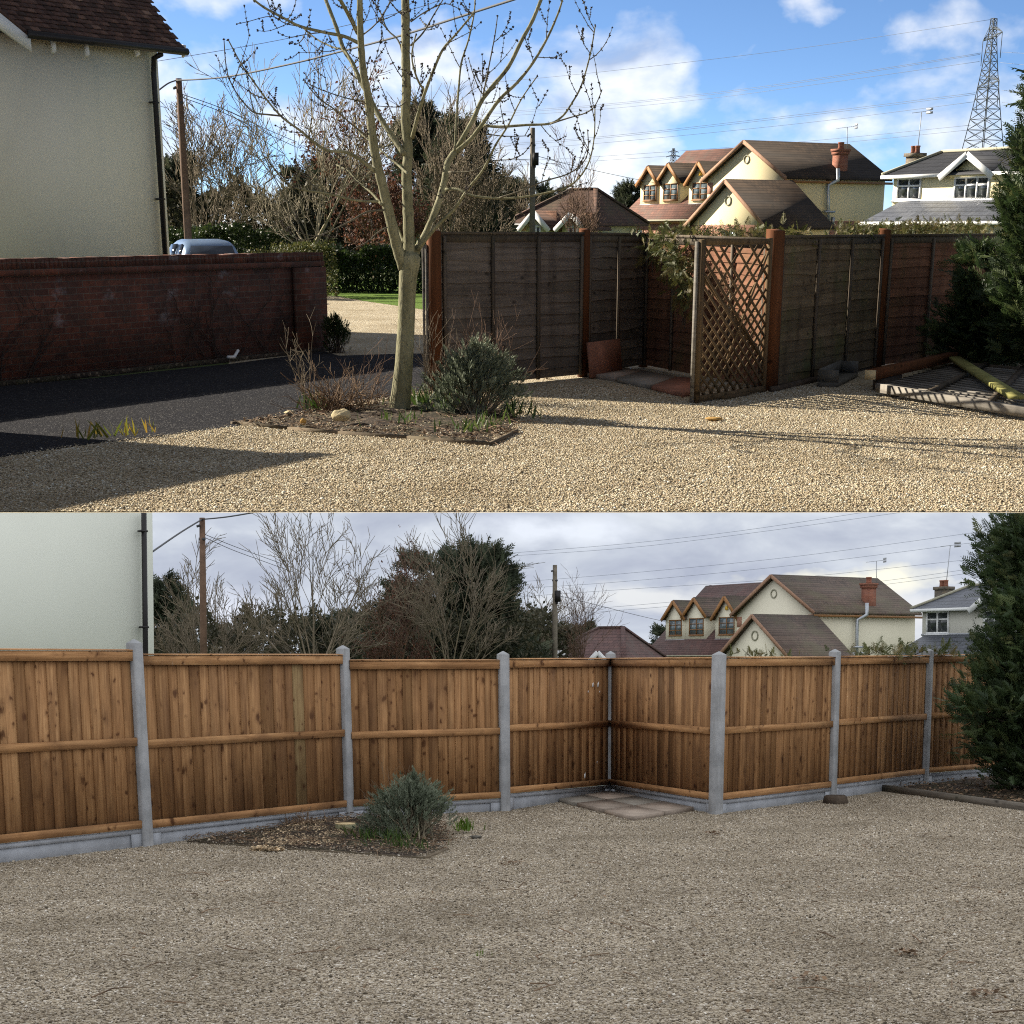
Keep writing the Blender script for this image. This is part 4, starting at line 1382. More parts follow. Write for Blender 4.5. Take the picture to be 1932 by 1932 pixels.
def brick_wall():
    a, b = GA(0, 728), GA(613, 662)
    w = (b - a).normalized(); n = Vector((w.y, -w.x, 0)); back = -n
    H = 1.44; L = (b - a).length + 4
    root = thing(A, 'brick_wall', 'long dark red brick garden wall with a pier, beside the tarmac road', 'wall', b, math.atan2(w.y, w.x))
    mb = MB(); mb.bx(b, -w * L, back * 0.33, UP * (H - 0.115)); wl = mb.build('wall', MT['garden_brick'], root)
    mb = MB(); mb.bx(b + n * 0.035 + w * 0.02 + UP * (H - 0.19), -w * (L + 0.02), back * 0.40, UP * 0.075); mb.build('oversail_course', MT['garden_brick'], root, parent=wl)
    cp = MB(); rr = random.Random(5); x = 0
    while x < L:
        cp.bx(b + w * (0.02 - x) + n * (0.012 + rr.uniform(0, 0.01)) + UP * (H - 0.113), -w * 0.067, back * 0.35, UP * (0.115 + rr.uniform(-0.012, 0.012)), rr.random()); x += 0.076
    cp.build('coping', MT['garden_brick'], root)
    pr = MB(); pw = (b - A.pl(553, 600, b, n)).dot(w)
    pr.bx(b + n * 0.07 + w * 0.005, -w * pw, back * 0.06, UP * (H - 0.2)); pr.build('pier', MT['garden_brick'], root)
    ft = MB(); ft.bx(b + n * 0.14 + UP * 0.0, -w * L, back * 0.13, UP * 0.06); ft.build('footing', MT['soil'], root)
    random.seed(21)
    vroot = thing(A, 'climbing_plant', 'bare brown creeper stems climbing the dark brick wall', 'creeper', a)
    mb = MB()
    for (u, sp) in ((15, 1.0), (60, .8), (400, 1.0), (425, 1.2), (440, 1.1), (330, .8), (540, .7), (500, .8)):
        p0 = A.pl(u, 690, b + n * 0.03, n); p0 = Vector((p0.x, p0.y, 0.03)); sp *= 0.85
        def climb(p, d, L_, r, lev):
            pts = [p]
            for k in range(7):
                d2 = (d + w * random.gauss(0, 0.35) + UP * random.gauss(0.1, 0.25)).normalized(); d2 -= n * d2.dot(n)
                q = pts[-1] + d2 * L_ / 7
                q.z = min(q.z, H - 0.02)
                pts.append(q)
                if lev and random.random() < 0.65:
                    climb(q, (d2 + w * random.choice((-1, 1)) * 0.9).normalized(), L_ * 0.5, r * 0.6, lev - 1)
            mb.tube(pts, [r * (1 - k / 10) for k in range(8)], 4, random.random(), False)
        for _ in range(2):
            climb(p0 + w * random.uniform(-.2, .2), (UP * 0.8 + w * random.uniform(-.8, .8)).normalized(), 1.3 * sp, 0.008, 1)
    mb.build('stem', MT['vine_bark'], vroot)
    sc = A.pl(440, 676, b + n * 0.22, n); mb = MB()
    c = Vector((sc.x, sc.y, 0.075)); mb.tube([c - w * 0.12 + UP * 0.01, c + w * 0.02, c + w * 0.12 + UP * 0.09], [0.02, 0.024, 0.02], 8)
    mb.build('broken_pipe', MT['white_paint'], place=A, loc=c, label='short white broken pipe lying at the foot of the brick wall', cat='pipe')


brick_wall()


def garage():
    """stands out of frame on the left; its low roof throws the long shadow over the gravel"""
    t = GA(640, 859)
    k = math.cos(SUN_EL) / math.sin(SUN_EL)
    H = 3.2
    ap = t + Vector((SUN_H.x, SUN_H.y, 0)) * k * H; ap.z = 0
    root = thing(A, 'garage', 'low lean-to garage at the yard edge whose roof shadow crosses the gravel', 'garage', ap)
    wd, L, dr = 4.4, 9.0, 1.08
    tl = Vector((-1, -0.055, 0)).normalized(); nr = Vector((0.0, -1, 0))
    mb = MB()
    f = ap + nr * wd
    i = tl * 0.15 - nr * -0.1
    mb.prism([ap + i, f + i - nr * 0.2, f + i - nr * 0.2 + UP * (H - dr - 0.12), ap + i + UP * (H - 0.14)], tl * (L - 0.3))
    mb.build('wall', MT['garden_brick'], root)
    rf = MB(); rf.prism([ap + UP * H, f + UP * (H - dr), f + UP * (H - dr - 0.12), ap + UP * (H - 0.12)], tl * L); rf.build('roof', MT['slate'], root)


garage()


def car():
    c = A.at(375, 470, 43.0); c.z = 0
    root = thing(A, 'parked_car', 'pale blue hatchback car parked behind the brick wall', 'car', c, math.radians(112))
    R = Matrix.Translation(c) @ Matrix.Rotation(math.radians(112), 4, 'Z')
    X = lambda x, y, z: R @ Vector((x, y, z))
    # lower body as lofted sections from tail (x=-1.9) to nose (x=2.0)
    secs = [(-1.92, 0.60, 0.42, 0.80), (-1.85, 0.76, 0.30, 0.95), (-1.3, 0.83, 0.22, 0.97), (0.0, 0.85, 0.20, 0.95), (0.9, 0.84, 0.20, 0.93), (1.6, 0.79, 0.24, 0.80), (1.95, 0.62, 0.36, 0.66)]
    def ring(x, hw, zb, zt):
        return [X(x, -hw, zb + 0.1), X(x, -hw * 0.85, zb), X(x, hw * 0.85, zb), X(x, hw, zb + 0.1), X(x, hw * 1.02, (zb + zt) / 2), X(x, hw * 0.96, zt - 0.05), X(x, hw * 0.86, zt), X(x, -hw * 0.86, zt), X(x, -hw * 0.96, zt - 0.05), X(x, -hw * 1.02, (zb + zt) / 2)]
    def loft(rings, mb):
        i = len(mb.v); m = len(rings[0])
        for r in rings: mb.v.extend(tuple(p) for p in r)
        for k in range(len(rings) - 1):
            for j in range(m):
                mb.f.append((i + k * m + j, i + k * m + (j + 1) % m, i + (k + 1) * m + (j + 1) % m, i + (k + 1) * m + j)); mb.t.append(.5)
        mb.f.append(tuple(range(i + m - 1, i - 1, -1))); mb.t.append(.5)
        mb.f.append(tuple(range(i + (len(rings) - 1) * m, i + len(rings) * m))); mb.t.append(.5)
    mb = MB(); loft([ring(*q) for q in secs], mb); body = mb.build('body', MT['car_paint'], root, smooth=True)
    cab = [(-1.78, 0.66, 0.90, 0.98), (-1.55, 0.60, 0.90, 1.38), (-1.1, 0.58, 0.90, 1.50), (-0.2, 0.58, 0.90, 1.53), (0.45, 0.57, 0.90, 1.44), (1.15, 0.66, 0.88, 0.96)]
    def cring(x, hw, zb, zt):
        b = 0.76
        return [X(x, -b, zb), X(x, b, zb), X(x, (b + hw) / 2 + .03, (zb + zt) / 2), X(x, hw, zt - 0.04), X(x, hw * 0.8, zt), X(x, -hw * 0.8, zt), X(x, -hw, zt - 0.04), X(x, -(b + hw) / 2 - .03, (zb + zt) / 2)]
    mb = MB(); loft([cring(*q) for q in cab], mb); mb.build('roof', MT['car_paint'], root, smooth=True)
    mb = MB(); mb.prism([X(-1.80, -0.60, 1.0), X(-1.80, 0.60, 1.0), X(-1.585, 0.52, 1.37), X(-1.585, -0.52, 1.37)], X(-0.02, 0, 0.01) - X(0, 0, 0)); mb.build('rear_window', MT['car_glass'], root)
    for sg in (-1, 1):
        for x0, x1, t0, t1 in ((-1.4, -0.55, -1.2, -0.6), (-0.48, 0.75, -0.5, 0.35)):
            mb = MB(); mb.prism([X(x0, sg * 0.765, 0.97), X(x1, sg * 0.765, 0.97), X(t1, sg * 0.625, 1.40), X(t0, sg * 0.625, 1.42)], X(0, sg * 0.015, 0) - X(0, 0, 0)); mb.build('side_window', MT['car_glass'], root)
        mb = MB(); mb.bx(X(-1.94, sg * 0.56 - 0.1, 0.66), X(0.1, 0, 0) - X(0, 0, 0), X(0, 0.2, 0) - X(0, 0, 0), Vector((0, 0, 0.26))); mb.build('tail_light', MT['red_light'], root)
        for x in (-1.25, 1.25):
            mb = MB(); c0 = X(x, sg * 0.80, 0.31); ax = (X(0, sg, 0) - X(0, 0, 0))
            mb.tube([c0 - ax * 0.11, c0 - ax * 0.09, c0 + ax * 0.03, c0 + ax * 0.05], [0.27, 0.31, 0.31, 0.27], 20); wh = mb.build('wheel', MT['rubber'], root)
            mb = MB(); mb.tube([c0 + ax * 0.045, c0 + ax * 0.065], [0.19, 0.17], 14); mb.build('rim', MT['zinc'], root, parent=wh)


car()

# ---- old lapped fence, its posts, the trellis
FP = {'end': (822, 739), 'mid': (1099.5, 711.5), 'corner': (1213, 693), 'near': (1449, 738), 'right': (1651, 694), 'far': (1890, 668)}
FB = {k: GA(*v) for k, v in FP.items()}


def old_post(k, vtop, label, wdt=0.11, mat_='old_post'):
    b = FB[k]; zt = A.at(FP[k][0], vtop, b.y).z
    mb = MB(); h = wdt / 2
    an = 0.5 if k in ('corner', 'near') else 0.35
    R = Matrix.Rotation(an, 3, 'Z')
    q = [b + R @ Vector((x * h, y * h, 0)) for x, y in ((-1, -1), (1, -1), (1, 1), (-1, 1))]
    t = [p + UP * (zt - 0.02 + (0.02 if i > 1 else 0)) for i, p in enumerate(q)]
    mb.hexa(q + t)
    return mb.build('fence_post', MT[mat_], place=A, loc=b, rot=an, label=label, cat='fence post', group='old wooden fence posts')


def old_panel(k0, k1, v0, v1, mats, label, nb=4, nboards=13, seed=1, toward=1, t0=0.02, t1=0.98):
    """lapped waney boards between two posts, battens over them, a capping rail"""
    rr = random.Random(seed)
    a, b = FB[k0], FB[k1]
    za = A.at(FP[k0][0], v0, a.y).z; zb = A.at(FP[k1][0], v1, b.y).z
    d = (b - a); a2 = a + d * t0; b2 = a + d * t1; L = (b2 - a2).length; w = d.normalized()
    n = Vector((w.y, -w.x, 0))
    if n.y > 0 and abs(n.y) > 0.15: n = -n
    if toward == 2: n = Vector((-abs(n.x), n.y, 0)).normalized() if True else n
    root = thing(A, 'lapped_fence', label, 'fence panel', a2, math.atan2(w.y, w.x), 'old lapped fence panels')
    mb = MB()
    H = lambda t: za + (zb - za) * t - 0.03
    ns = 14
    edges = []
    for j in range(nboards + 1):
        ph = rr.uniform(0, 6); ph2 = rr.uniform(0, 6); am = rr.uniform(0.006, 0.016)
        edges.append([am * math.sin(k / ns * 5 + ph) + am * 0.6 * math.sin(k / ns * 13 + ph2) for k in range(ns + 1)])
    for j in range(nboards):
        tn = rr.random()
        for k in range(ns):
            P = []
            for kk in (k, k + 1):
                t = kk / ns; c = a2 + w * L * t; hh = H(t)
                z0 = 0.04 + (hh - 0.04) * j / nboards + edges[j][kk] * (1 if j else 0) - (0.02 if j else 0); z1 = 0.04 + (hh - 0.04) * (j + 1) / nboards + 0.01
                P.append((c + n * 0.026 + UP * z0, c + n * 0.006 + UP * z1, c + n * 0.012 + UP * z0))
            (p0, p1, p2), (q0, q1, q2) = P
            mb.face([p0, q0, q1, p1], tn); mb.face([p2, q2, q0, p0], tn)
    bk = MB()
    mb.face([a2 + UP * 0.04, b2 + UP * 0.04, b2 + UP * H(1), a2 + UP * H(0)], 0.4)
    mb.build('board_panel', MT[mats[0]], root)
    for k in range(nb):
        t = k / (nb - 1)
        c = a2 + w * (L * (0.012 + 0.962 * t)) + n * 0.028
        m2 = MB(); m2.bx(c + UP * 0.03, w * 0.042, n * 0.028, UP * (H(t) - 0.05), rr.random()); m2.build('batten', MT[mats[1]], root)
    rl = MB(); p = a2 + UP * (H(0) - 0.0) + n * 0.045; q = b2 + UP * (H(1) - 0.0) + n * 0.045
    rl.hexa([p - n * 0.085, p, q, q - n * 0.085, p - n * 0.085 + UP * 0.03, p + UP * 0.03, q + UP * 0.03, q - n * 0.085 + UP * 0.03], rr.random()); rl.build('capping_rail', MT[mats[1]], root)
    rl = MB(); p = p - UP * 0.085 - n * 0.017; q = q - UP * 0.085 - n * 0.017
    rl.hexa([p - n * 0.02, p, q, q - n * 0.02, p - n * 0.02 + UP * 0.082, p + UP * 0.082, q + UP * 0.082, q - n * 0.02 + UP * 0.082], rr.random()); rl.build('top_rail', MT[mats[1]], root)
    return root


old_post('end', 433, 'orange-brown old fence post at the road end of the old grey fence', 0.13)
b = FB['end'] + Vector((-0.10, -0.01, 0)); mb = MB()
for k, dx in enumerate((-0.035, 0.0, 0.034)):
    mb.bx(b + Vector((dx, 0, 0)), (0.026, 0, 0), (0, 0.09, 0), (0, 0, 1.64 - 0.02 * k), 0.4 + 0.2 * k)
mb.build('fence_post', MT['silver_wood'], place=A, loc=b, label='pale weathered slatted end post left of the orange-brown end post', cat='fence post', group='old wooden fence posts')
old_post('mid', 431, 'orange-brown old post between the two grey lapped panels', 0.105)
old_post('corner', 452, 'dark old post in the shaded inner corner of the old fence', 0.09)
old_post('near', 432, 'thick orange-brown old post beside the trellis', 0.15)
old_post('right', 431, 'orange-brown old post between the greenish and the red panel', 0.12)
old_panel('end', 'mid', 437, 438, ('grey_fence', 'old_batten'), 'grey weathered lapped fence panel behind the ash tree', 4, 13, 1, t0=0.03)
old_panel('mid', 'corner', 438, 440, ('grey_fence', 'old_batten'), 'dark grey-brown fence panel with a pink slab leaning on it', 3, 13, 2)
old_panel('corner', 'near', 441, 449, ('red_fence', 'old_batten'), 'reddish lapped fence panel partly sunlit behind the trellis', 5, 13, 3, toward=2)
old_panel('near', 'right', 444, 442, ('green_fence', 'old_batten'), 'green-stained lapped fence panel right of the trellis', 4, 13, 4)
old_panel('right', 'far', 442, 440, ('red_fence', 'old_batten'), 'dark red-brown lapped fence panel next to the tall conifer', 4, 13, 5)
# broken top remains of the return panel
def trellis():
    p = GA(1441, 741); q = GA(1312, 762)
    zt = A.at(1312, 452, q.y).z; zt2 = A.at(1441, 449, p.y).z
    w = (q - p); L = w.length; w = w / L; n = Vector((-w.y, w.x, 0))
    if n.y > 0: n = -n
    root = thing(A, 'trellis_panel', 'tall brown diamond trellis panel standing before the sunlit fence', 'trellis', p, math.atan2(w.y, w.x))
    H = lambda t: zt2 + (zt - zt2) * t
    for t, wd, nm in ((0.0, 0.05, 'stile'), (L - 0.055, 0.055, 'stile')):
        m2 = MB(); m2.bx(p + w * t - n * 0.02, w * wd, n * 0.045, UP * H(t / L), random.random()); m2.build(nm, MT['trellis_wood'], root)
    m2 = MB(); m2.bx(p + w * (L - 0.045) - n * 0.07, w * 0.05, n * 0.045, UP * (H(1) - 0.02), .6); m2.build('stile', MT['silver_wood'], root)
    for z, nm in ((0.02, 'rail'), (H(0) - 0.065, 'rail')):
        m2 = MB(); m2.bx(p + w * 0.052 + UP * z - n * 0.018, w * (L - 0.11), n * 0.04, UP * 0.06, .5); m2.build(nm, MT['trellis_wood'], root)
    lt = MB(); z0, z1 = 0.085, H(0) - 0.07; x0, x1 = 0.052, L - 0.056
    rr = random.Random(9)
    k = 0.80                                   # rise per run of the slats
    step = 0.131
    for sg in (1, -1):
        c = -3.0
        i = 0
        while c < 4.0:
            i += 1
            c += step
            # line z = z0 + k*(x*sg) + c ; clip to the frame
            pts = []
            xs = [x0, x1]
            f = lambda x: z0 + k * sg * (x - x0) + c
            xa, xb = x0, x1
            if sg > 0:
                xa = max(xa, x0 - c / k); xb = min(xb, x0 + (z1 - z0 - c) / k)
            else:
                xa = max(xa, x0 + (c - (z1 - z0)) / k); xb = min(xb, x0 + c / k)
            if xb - xa < 0.03: continue
            if (f(xa) + f(xb)) / 2 > 1.18 and i % 2: continue
            
            brace(p + w * xa + UP * f(xa) + n * 0.008 * sg, p + w * xb + UP * f(xb) + n * 0.008 * sg, 0.010, 0.030, lt, rr.random())
    lt.build('lattice', MT['trellis_wood'], root)
    br = MB(); brace(p + w * (L - 0.08) + UP * 1.32 - n * 0.02, p + w * 0.08 + UP * 0.42 - n * 0.02, 0.02, 0.05, br, .3); brace(p + w * 0.07 + UP * (H(0) - 0.1) + n * 0.03, p + w * (L * 0.62) + UP * 0.42 + n * 0.03, 0.018, 0.022, br, .8)
    br.build('diagonal_brace', MT['trellis_wood'], root)
    ft = MB(); ft.bx(p + w * (L * 0.66) - n * 0.05, -w * 0.55, n * 0.12, UP * 0.045, .2); ft.build('foot_board', MT['trellis_wood'], root)


trellis()
gb = FB['near']; gr = FB['right']; mb = MB()
brace(gb + Vector((0.02, -0.16, 0.03)), gr + Vector((-0.1, -0.12, 0.03)), 0.06, 0.07, mb)
mb.build('ground_rail', MT['rotten_wood'], place=A, loc=gb, label='dark rotten rail on the gravel along the green-stained panel', cat='rail')

# leaning slab and paving slabs in the fence corner
d = (FB['corner'] - FB['mid']).normalized(); n_ = Vector((d.y, -d.x, 0)); n_ = n_ if n_.y < 0 else -n_
s0 = A.pl(1112, 708, FB['mid'] + n_ * 0.22, n_); s1 = A.pl(1169, 704, FB['mid'] + n_ * 0.22, n_)
s0.z = s1.z = 0.02; zt = A.pl(1140, 641, FB['mid'] + n_ * 0.12, n_).z
mb = MB(); tilt_ = -n_ * 0.05 + UP * (zt - 0.02)
mb.bx(s0, s1 - s0, tilt_, n_ * 0.045); mb.build('leaning_slab', MT['terracotta_slab'], place=A, loc=s0, label='square terracotta paving slab leaning upright on the fence', cat='paving slab')
for i, (pts, mt_, lb) in enumerate((
        (((1108, 712), (1160, 721), (1212, 706), (1166, 700)), 'pink_slab', 'shaded brown paving slab lying nearest the leaning slab'),
        (((1163, 722), (1226, 736), (1275, 718), (1214, 707)), 'grey_slab', 'middle grey-brown paving slab lying in the fence corner shade'),
        (((1229, 737), (1290, 752), (1318, 741), (1318, 722), (1278, 719)), 'terracotta_slab', 'terracotta paving slab lying at the foot of the trellis, sunlit edge'))):
    mb = MB(); q = [GA(*p) for p in pts]; mb.prism(q, UP * 0.055); mb.build('paving_slab', MT[mt_], place=A, loc=q[0], label=lb, cat='paving slab', group='paving slabs by the old fence')

# ---- dismantled fence lying on the right
def lying_panel():
    nl, nr, fl, fr = GA(1650, 748), GA(1990, 808), GA(1800, 701), GA(2010, 720)
    root = thing(A, 'dismantled_panel', 'silvery slatted fence panel lying flat on the gravel', 'fence panel', nl, math.atan2((nr - nl).y, (nr - nl).x))
    z0 = 0.05
    mb = MB()
    e = (nr - nl).normalized(); s = Vector((-e.y, e.x, 0))
    mb.hexa([nl + UP * z0, nr + UP * z0, nr + s * 0.07 + UP * z0, nl + s * 0.07 + UP * z0, nl + UP * (z0 + .095), nr + UP * (z0 + .095), nr + s * 0.07 + UP * (z0 + .095), nl + s * 0.07 + UP * (z0 + .095)], .8)
    mb.build('edge_rail', MT['silver_wood'], root)
    mb = MB(); N = 17
    for k in range(1, N):
        t = k / N; p = nl.lerp(fl, t); q = nr.lerp(fr, t)
        brace(p + UP * (z0 + 0.055), q + UP * (z0 + 0.055), 0.085, 0.018, mb, random.random())
    mb.build('slat', MT['silver_wood'], root, kind='stuff')
    for t in (0.30, 0.64):
        mb = MB(); p = nl.lerp(nr, t); q = fl.lerp(fr, t); brace(p + s * 0.08 + UP * (z0 + 0.085), q + UP * (z0 + 0.085), 0.06, 0.04, mb, .4); mb.build('batten', MT['old_batten'], root)
    mb = MB(); brace(fl + UP * (z0 + 0.05), fr + UP * (z0 + 0.05), 0.06, 0.06, mb, .7); mb.build('edge_rail', MT['edging_wood'], root)
    for t in (0.1, 0.5, 0.92):
        mb = MB(); p = nl.lerp(nr, t).lerp(fl.lerp(fr, t), 0.04); q = nl.lerp(nr, t).lerp(fl.lerp(fr, t), 0.96); brace(p + UP * 0.022, q + UP * 0.022, 0.06, 0.044, mb, .3); mb.build('bearer', MT['old_batten'], root)


lying_panel()
mb = MB(); p, q = GA(1640, 741), GA(1797, 702)
brace(p + UP * 0.20, q + UP * 0.20, 0.13, 0.11, mb, .6)
root = thing(A, 'loose_post', 'red-brown loose post with a pale sawn end lying on the dismantled panel', 'post', p)
mb.build('post', MT['old_post'], root)
d = (q - p).normalized(); mb = MB(); brace(p + UP * 0.20 - d * 0.012, p + UP * 0.20, 0.128, 0.108, mb); mb.build('sawn_end', MT['cut_wood'], root)
mb = MB(); brace(p + UP * 0.07 + d * 0.25, p + UP * 0.07 + d * 1.0, 0.10, 0.13, mb); mb.build('packing_block', MT['rotten_wood'], root)
mb = MB(); p, q = GA(1797, 706), GA(1915, 786)
brace(p + UP * 0.205, q + UP * 0.19, 0.15, 0.04, mb, .8); mb.build('loose_plank', MT['moss_wood'], place=A, loc=p, label='mossy green plank lying diagonally across the dismantled panel', cat='plank')
mb = MB(); p, q = GA(1728, 697), GA(1960, 722)
brace(p + UP * 0.06, q + UP * 0.06, 0.1, 0.05, mb, .7); mb.build('loose_board', MT['edging_wood'], place=A, loc=p, label='brown loose board on the ground behind the dismantled panel', cat='board')
c = GA(1580, 732); d = (GA(1618, 712) - c); L = d.length; d.normalize(); s = Vector((d.y, -d.x, 0)); mb = MB()
mb.bx(c, d * L, -s * 0.24, UP * 0.06); mb.bx(c + UP * 0.06, d * 0.05, -s * 0.24, UP * 0.14); mb.bx(c + d * (L - .05) + UP * 0.06, d * 0.05, -s * 0.24, UP * 0.14); mb.bx(c - s * 0.2 + d * 0.05 + UP * 0.06, d * (L - 0.1), -s * 0.04, UP * 0.15)
mb.build('stone_trough', MT['grey_stone'], place=A, loc=c, label='small grey stone trough at the foot of the green-stained panel', cat='trough')


def rock(name, u, v, wpx, hpx, material, label, P=A, seed=1, lift=0.0):
    rg = np.random.default_rng(seed)
    c = P.gd(u, v + hpx / 2); r = wpx / 2 * c.y / F
    import bmesh as _b
    bm = _b.new(); _b.ops.create_icosphere(bm, subdivisions=3, radius=1)
    mb = MB(); vs = []
    cuts = [(Vector(rg.normal(0, 1, 3)).normalized(), rg.uniform(0.55, 0.85)) for _ in range(11)]
    for q in bm.verts:
        for nn_, dd_ in cuts:
            e_ = q.co.dot(nn_) - dd_
            if e_ > 0: q.co -= nn_ * e_
        k = 1 + 0.10 * math.sin(q.co.x * 4.1 + seed) * math.cos(q.co.y * 3.7 + seed * 2) + rg.uniform(-0.05, 0.05)
        vs.append((c.x + q.co.x * r * k, c.y + r * 0.8 + q.co.y * r * k * 0.8, lift + max(-0.02, hpx * c.y / F * 0.5 * (q.co.z * k + 0.85))))
    mb.v = vs; mb.f = [tuple(x.index for x in f.verts) for f in bm.faces]; mb.t = [0.5] * len(mb.f); bm.free()
    return mb.build(name, MT[material], place=P, loc=c, label=label, cat='rock')


# ---- planting bed round the ash tree
def mound(name, place, poly, c, h, material, seed=1, kind='stuff', n=46, z=-0.006):
    """a low uneven heap of soil within a ground outline"""
    rg = np.random.default_rng(seed)
    mb = MB(); c = Vector((c.x, c.y, 0)); m = len(poly); R = 10
    ph = rg.uniform(0, 6, 6)
    mb.v = [(c.x, c.y, z + h)]
    dense = []
    for k in range(n):
        t = k / n * m; i = int(t); dense.append(V2(Vector(poly[i])).lerp(V2(Vector(poly[(i + 1) % m])), t - i))
    for r in range(1, R + 1):
        for k in range(n):
            p = c.lerp(dense[k], r / R)
            zz = z + h * (1 - (r / R) ** 2.2) * (1 + 0.35 * math.sin(p.x * 9 + ph[0]) * math.sin(p.y * 7 + ph[1])) + (0 if r == R else rg.uniform(0, 0.025))
            mb.v.append((p.x, p.y, zz))
    for k in range(n):
        mb.f.append((0, 1 + k, 1 + (k + 1) % n)); mb.t.append(.5)
    for r in range(R - 1):
        for k in range(n):
            mb.f.append((1 + r * n + k, 1 + (r + 1) * n + k, 1 + (r + 1) * n + (k + 1) % n, 1 + r * n + (k + 1) % n)); mb.t.append(.5)
    return mb.build(name, MT[material], place=place, loc=c, smooth=True, kind=kind)


mound('soil', A, bedA, GA(760, 790), 0.06, 'soil', 3)


def litter(name, place, n, poly, material, smin, smax, z, seed, kind='stuff'):
    """chips, twigs and dead leaves scattered on the ground"""
    rg = np.random.default_rng(seed)
    q = np.array([(p[0], p[1]) for p in poly]); lo, hi = q.min(0), q.max(0)
    P = rg.uniform(lo, hi, (n * 3, 2)); P = P[inpoly(P, poly)][:n]; n = len(P)
    mb = MB(); D = rg.normal(0, 1, (n, 3)); D[:, 2] *= 0.22
    mb.scatter(LEAF[0], LEAF[1], np.column_stack([P, z + rg.uniform(0, 0.03, n)]), D, rg.uniform(smin, smax, n), rg.uniform(0, 1, n), roll=rg.normal(0, 1, (n, 3)) * (1, 1, 0.2))
    return mb.build(name, MT[material], place=place, loc=(0, 0, 0), kind=kind)


litter('leaf_litter', A, 3800, bedA, 'dead_stem', 0.012, 0.045, 0.03, 5)


def sticks(name, place, n, poly, material, lmin, lmax, z, seed):
    rg = np.random.default_rng(seed)
    q = np.array([(p[0], p[1]) for p in poly]); lo, hi = q.min(0), q.max(0)
    P = rg.uniform(lo, hi, (n * 4, 2)); P = P[inpoly(P, poly)][:n]
    mb = MB()
    for p in P:
        a = rg.uniform(0, 6.28); L = rg.uniform(lmin, lmax); d = Vector((math.cos(a), math.sin(a), rg.normal(0, 0.12)))
        o = Vector((p[0], p[1], z + rg.uniform(0, 0.03)))
        r = rg.uniform(0.002, 0.005)
        mb.tube([o, o + d * L * 0.5 + Vector((rg.normal(0, .02), rg.normal(0, .02), rg.uniform(0, .02))), o + d * L], [r, r, r * 0.5], 4, rg.uniform(0, 1), False)
    return mb.build(name, MT[material], place=place, loc=(0, 0, 0), kind='stuff')


def strewn(name, place, n, poly, material, size, z0, z1, seed):
    rg = np.random.default_rng(seed)
    q = np.array([(p[0], p[1]) for p in poly]); lo, hi = q.min(0), q.max(0)
    P = rg.uniform(lo, hi, (n * 4, 2)); P = P[inpoly(P, poly)][:n]; m = len(P)
    sc = size * rg.lognormal(0, 0.3, (m, 1)) * np.array([1, 0.8, 0.6])
    mb = MB(); mb.scatter(OCT[0], OCT[1], np.column_stack([P, rg.uniform(z0, z1, m)]), np.column_stack([rg.normal(0, .3, m), rg.normal(0, .3, m), np.ones(m)]), sc, rg.uniform(0, 1, m))
    return mb.build(name, MT[material], place=place, loc=(0, 0, 0), smooth=True, kind='stuff')


sticks('twig_litter', A, 260, bedA, 'dead_stem', 0.08, 0.4, 0.03, 6)
strewn('gravel', A, 1900, bedA, 'dry_gravel_stone', 0.009, 0.015, 0.06, 7)
clods = [GA(60, 960), GA(1900, 960), GA(1900, 830), GA(1000, 800), GA(400, 850)]
litter('dead_leaves', A, 260, clods, 'dead_stem', 0.012, 0.035, 0.015, 17)


def edging(P, pts, label, w=0.045, h=0.045, material='edging_wood', z=0.0):
    mb = MB()
    q = [P.gd(*p) for p in pts]
    for k in range(len(q) - 1):
        brace(q[k] + UP * (h / 2 + z - 0.012), q[k + 1] + UP * (h / 2 + z - 0.012), w, h, mb, random.random())
    return mb.build('edging_board', MT[material], place=P, loc=q[0], label=label, cat='edging board', group='timber edging round the planting bed')


edging(A, [(447, 801), (545, 812), (640, 820), (770, 829), (925, 842)], 'long worn front edging board of the bed under the ash tree')
edging(A, [(927, 841), (974, 817)], 'short side edging board at the right end of the sunny bed')
edging(A, [(438, 802), (500, 795), (545, 789)], 'pale back edging board at the left tip of the sunny bed')
rock('limestone_rock', 645, 797, 38, 26, 'limestone', 'large pale yellow limestone rock in the bed left of the ash trunk', seed=2, lift=0.07)
rock('limestone_rock', 572, 803, 16, 15, 'ochre_stone', 'small round yellow stone at the front left of the bed', seed=5, lift=0.03)
rock('limestone_rock', 543, 785, 22, 10, 'limestone', 'flat pale stone at the back left tip of the bed', seed=7, lift=0.03)
rock('flat_stone', 1348, 792, 34, 9, 'ochre_stone', 'flat ochre stone lying on the gravel before the trellis', seed=8)


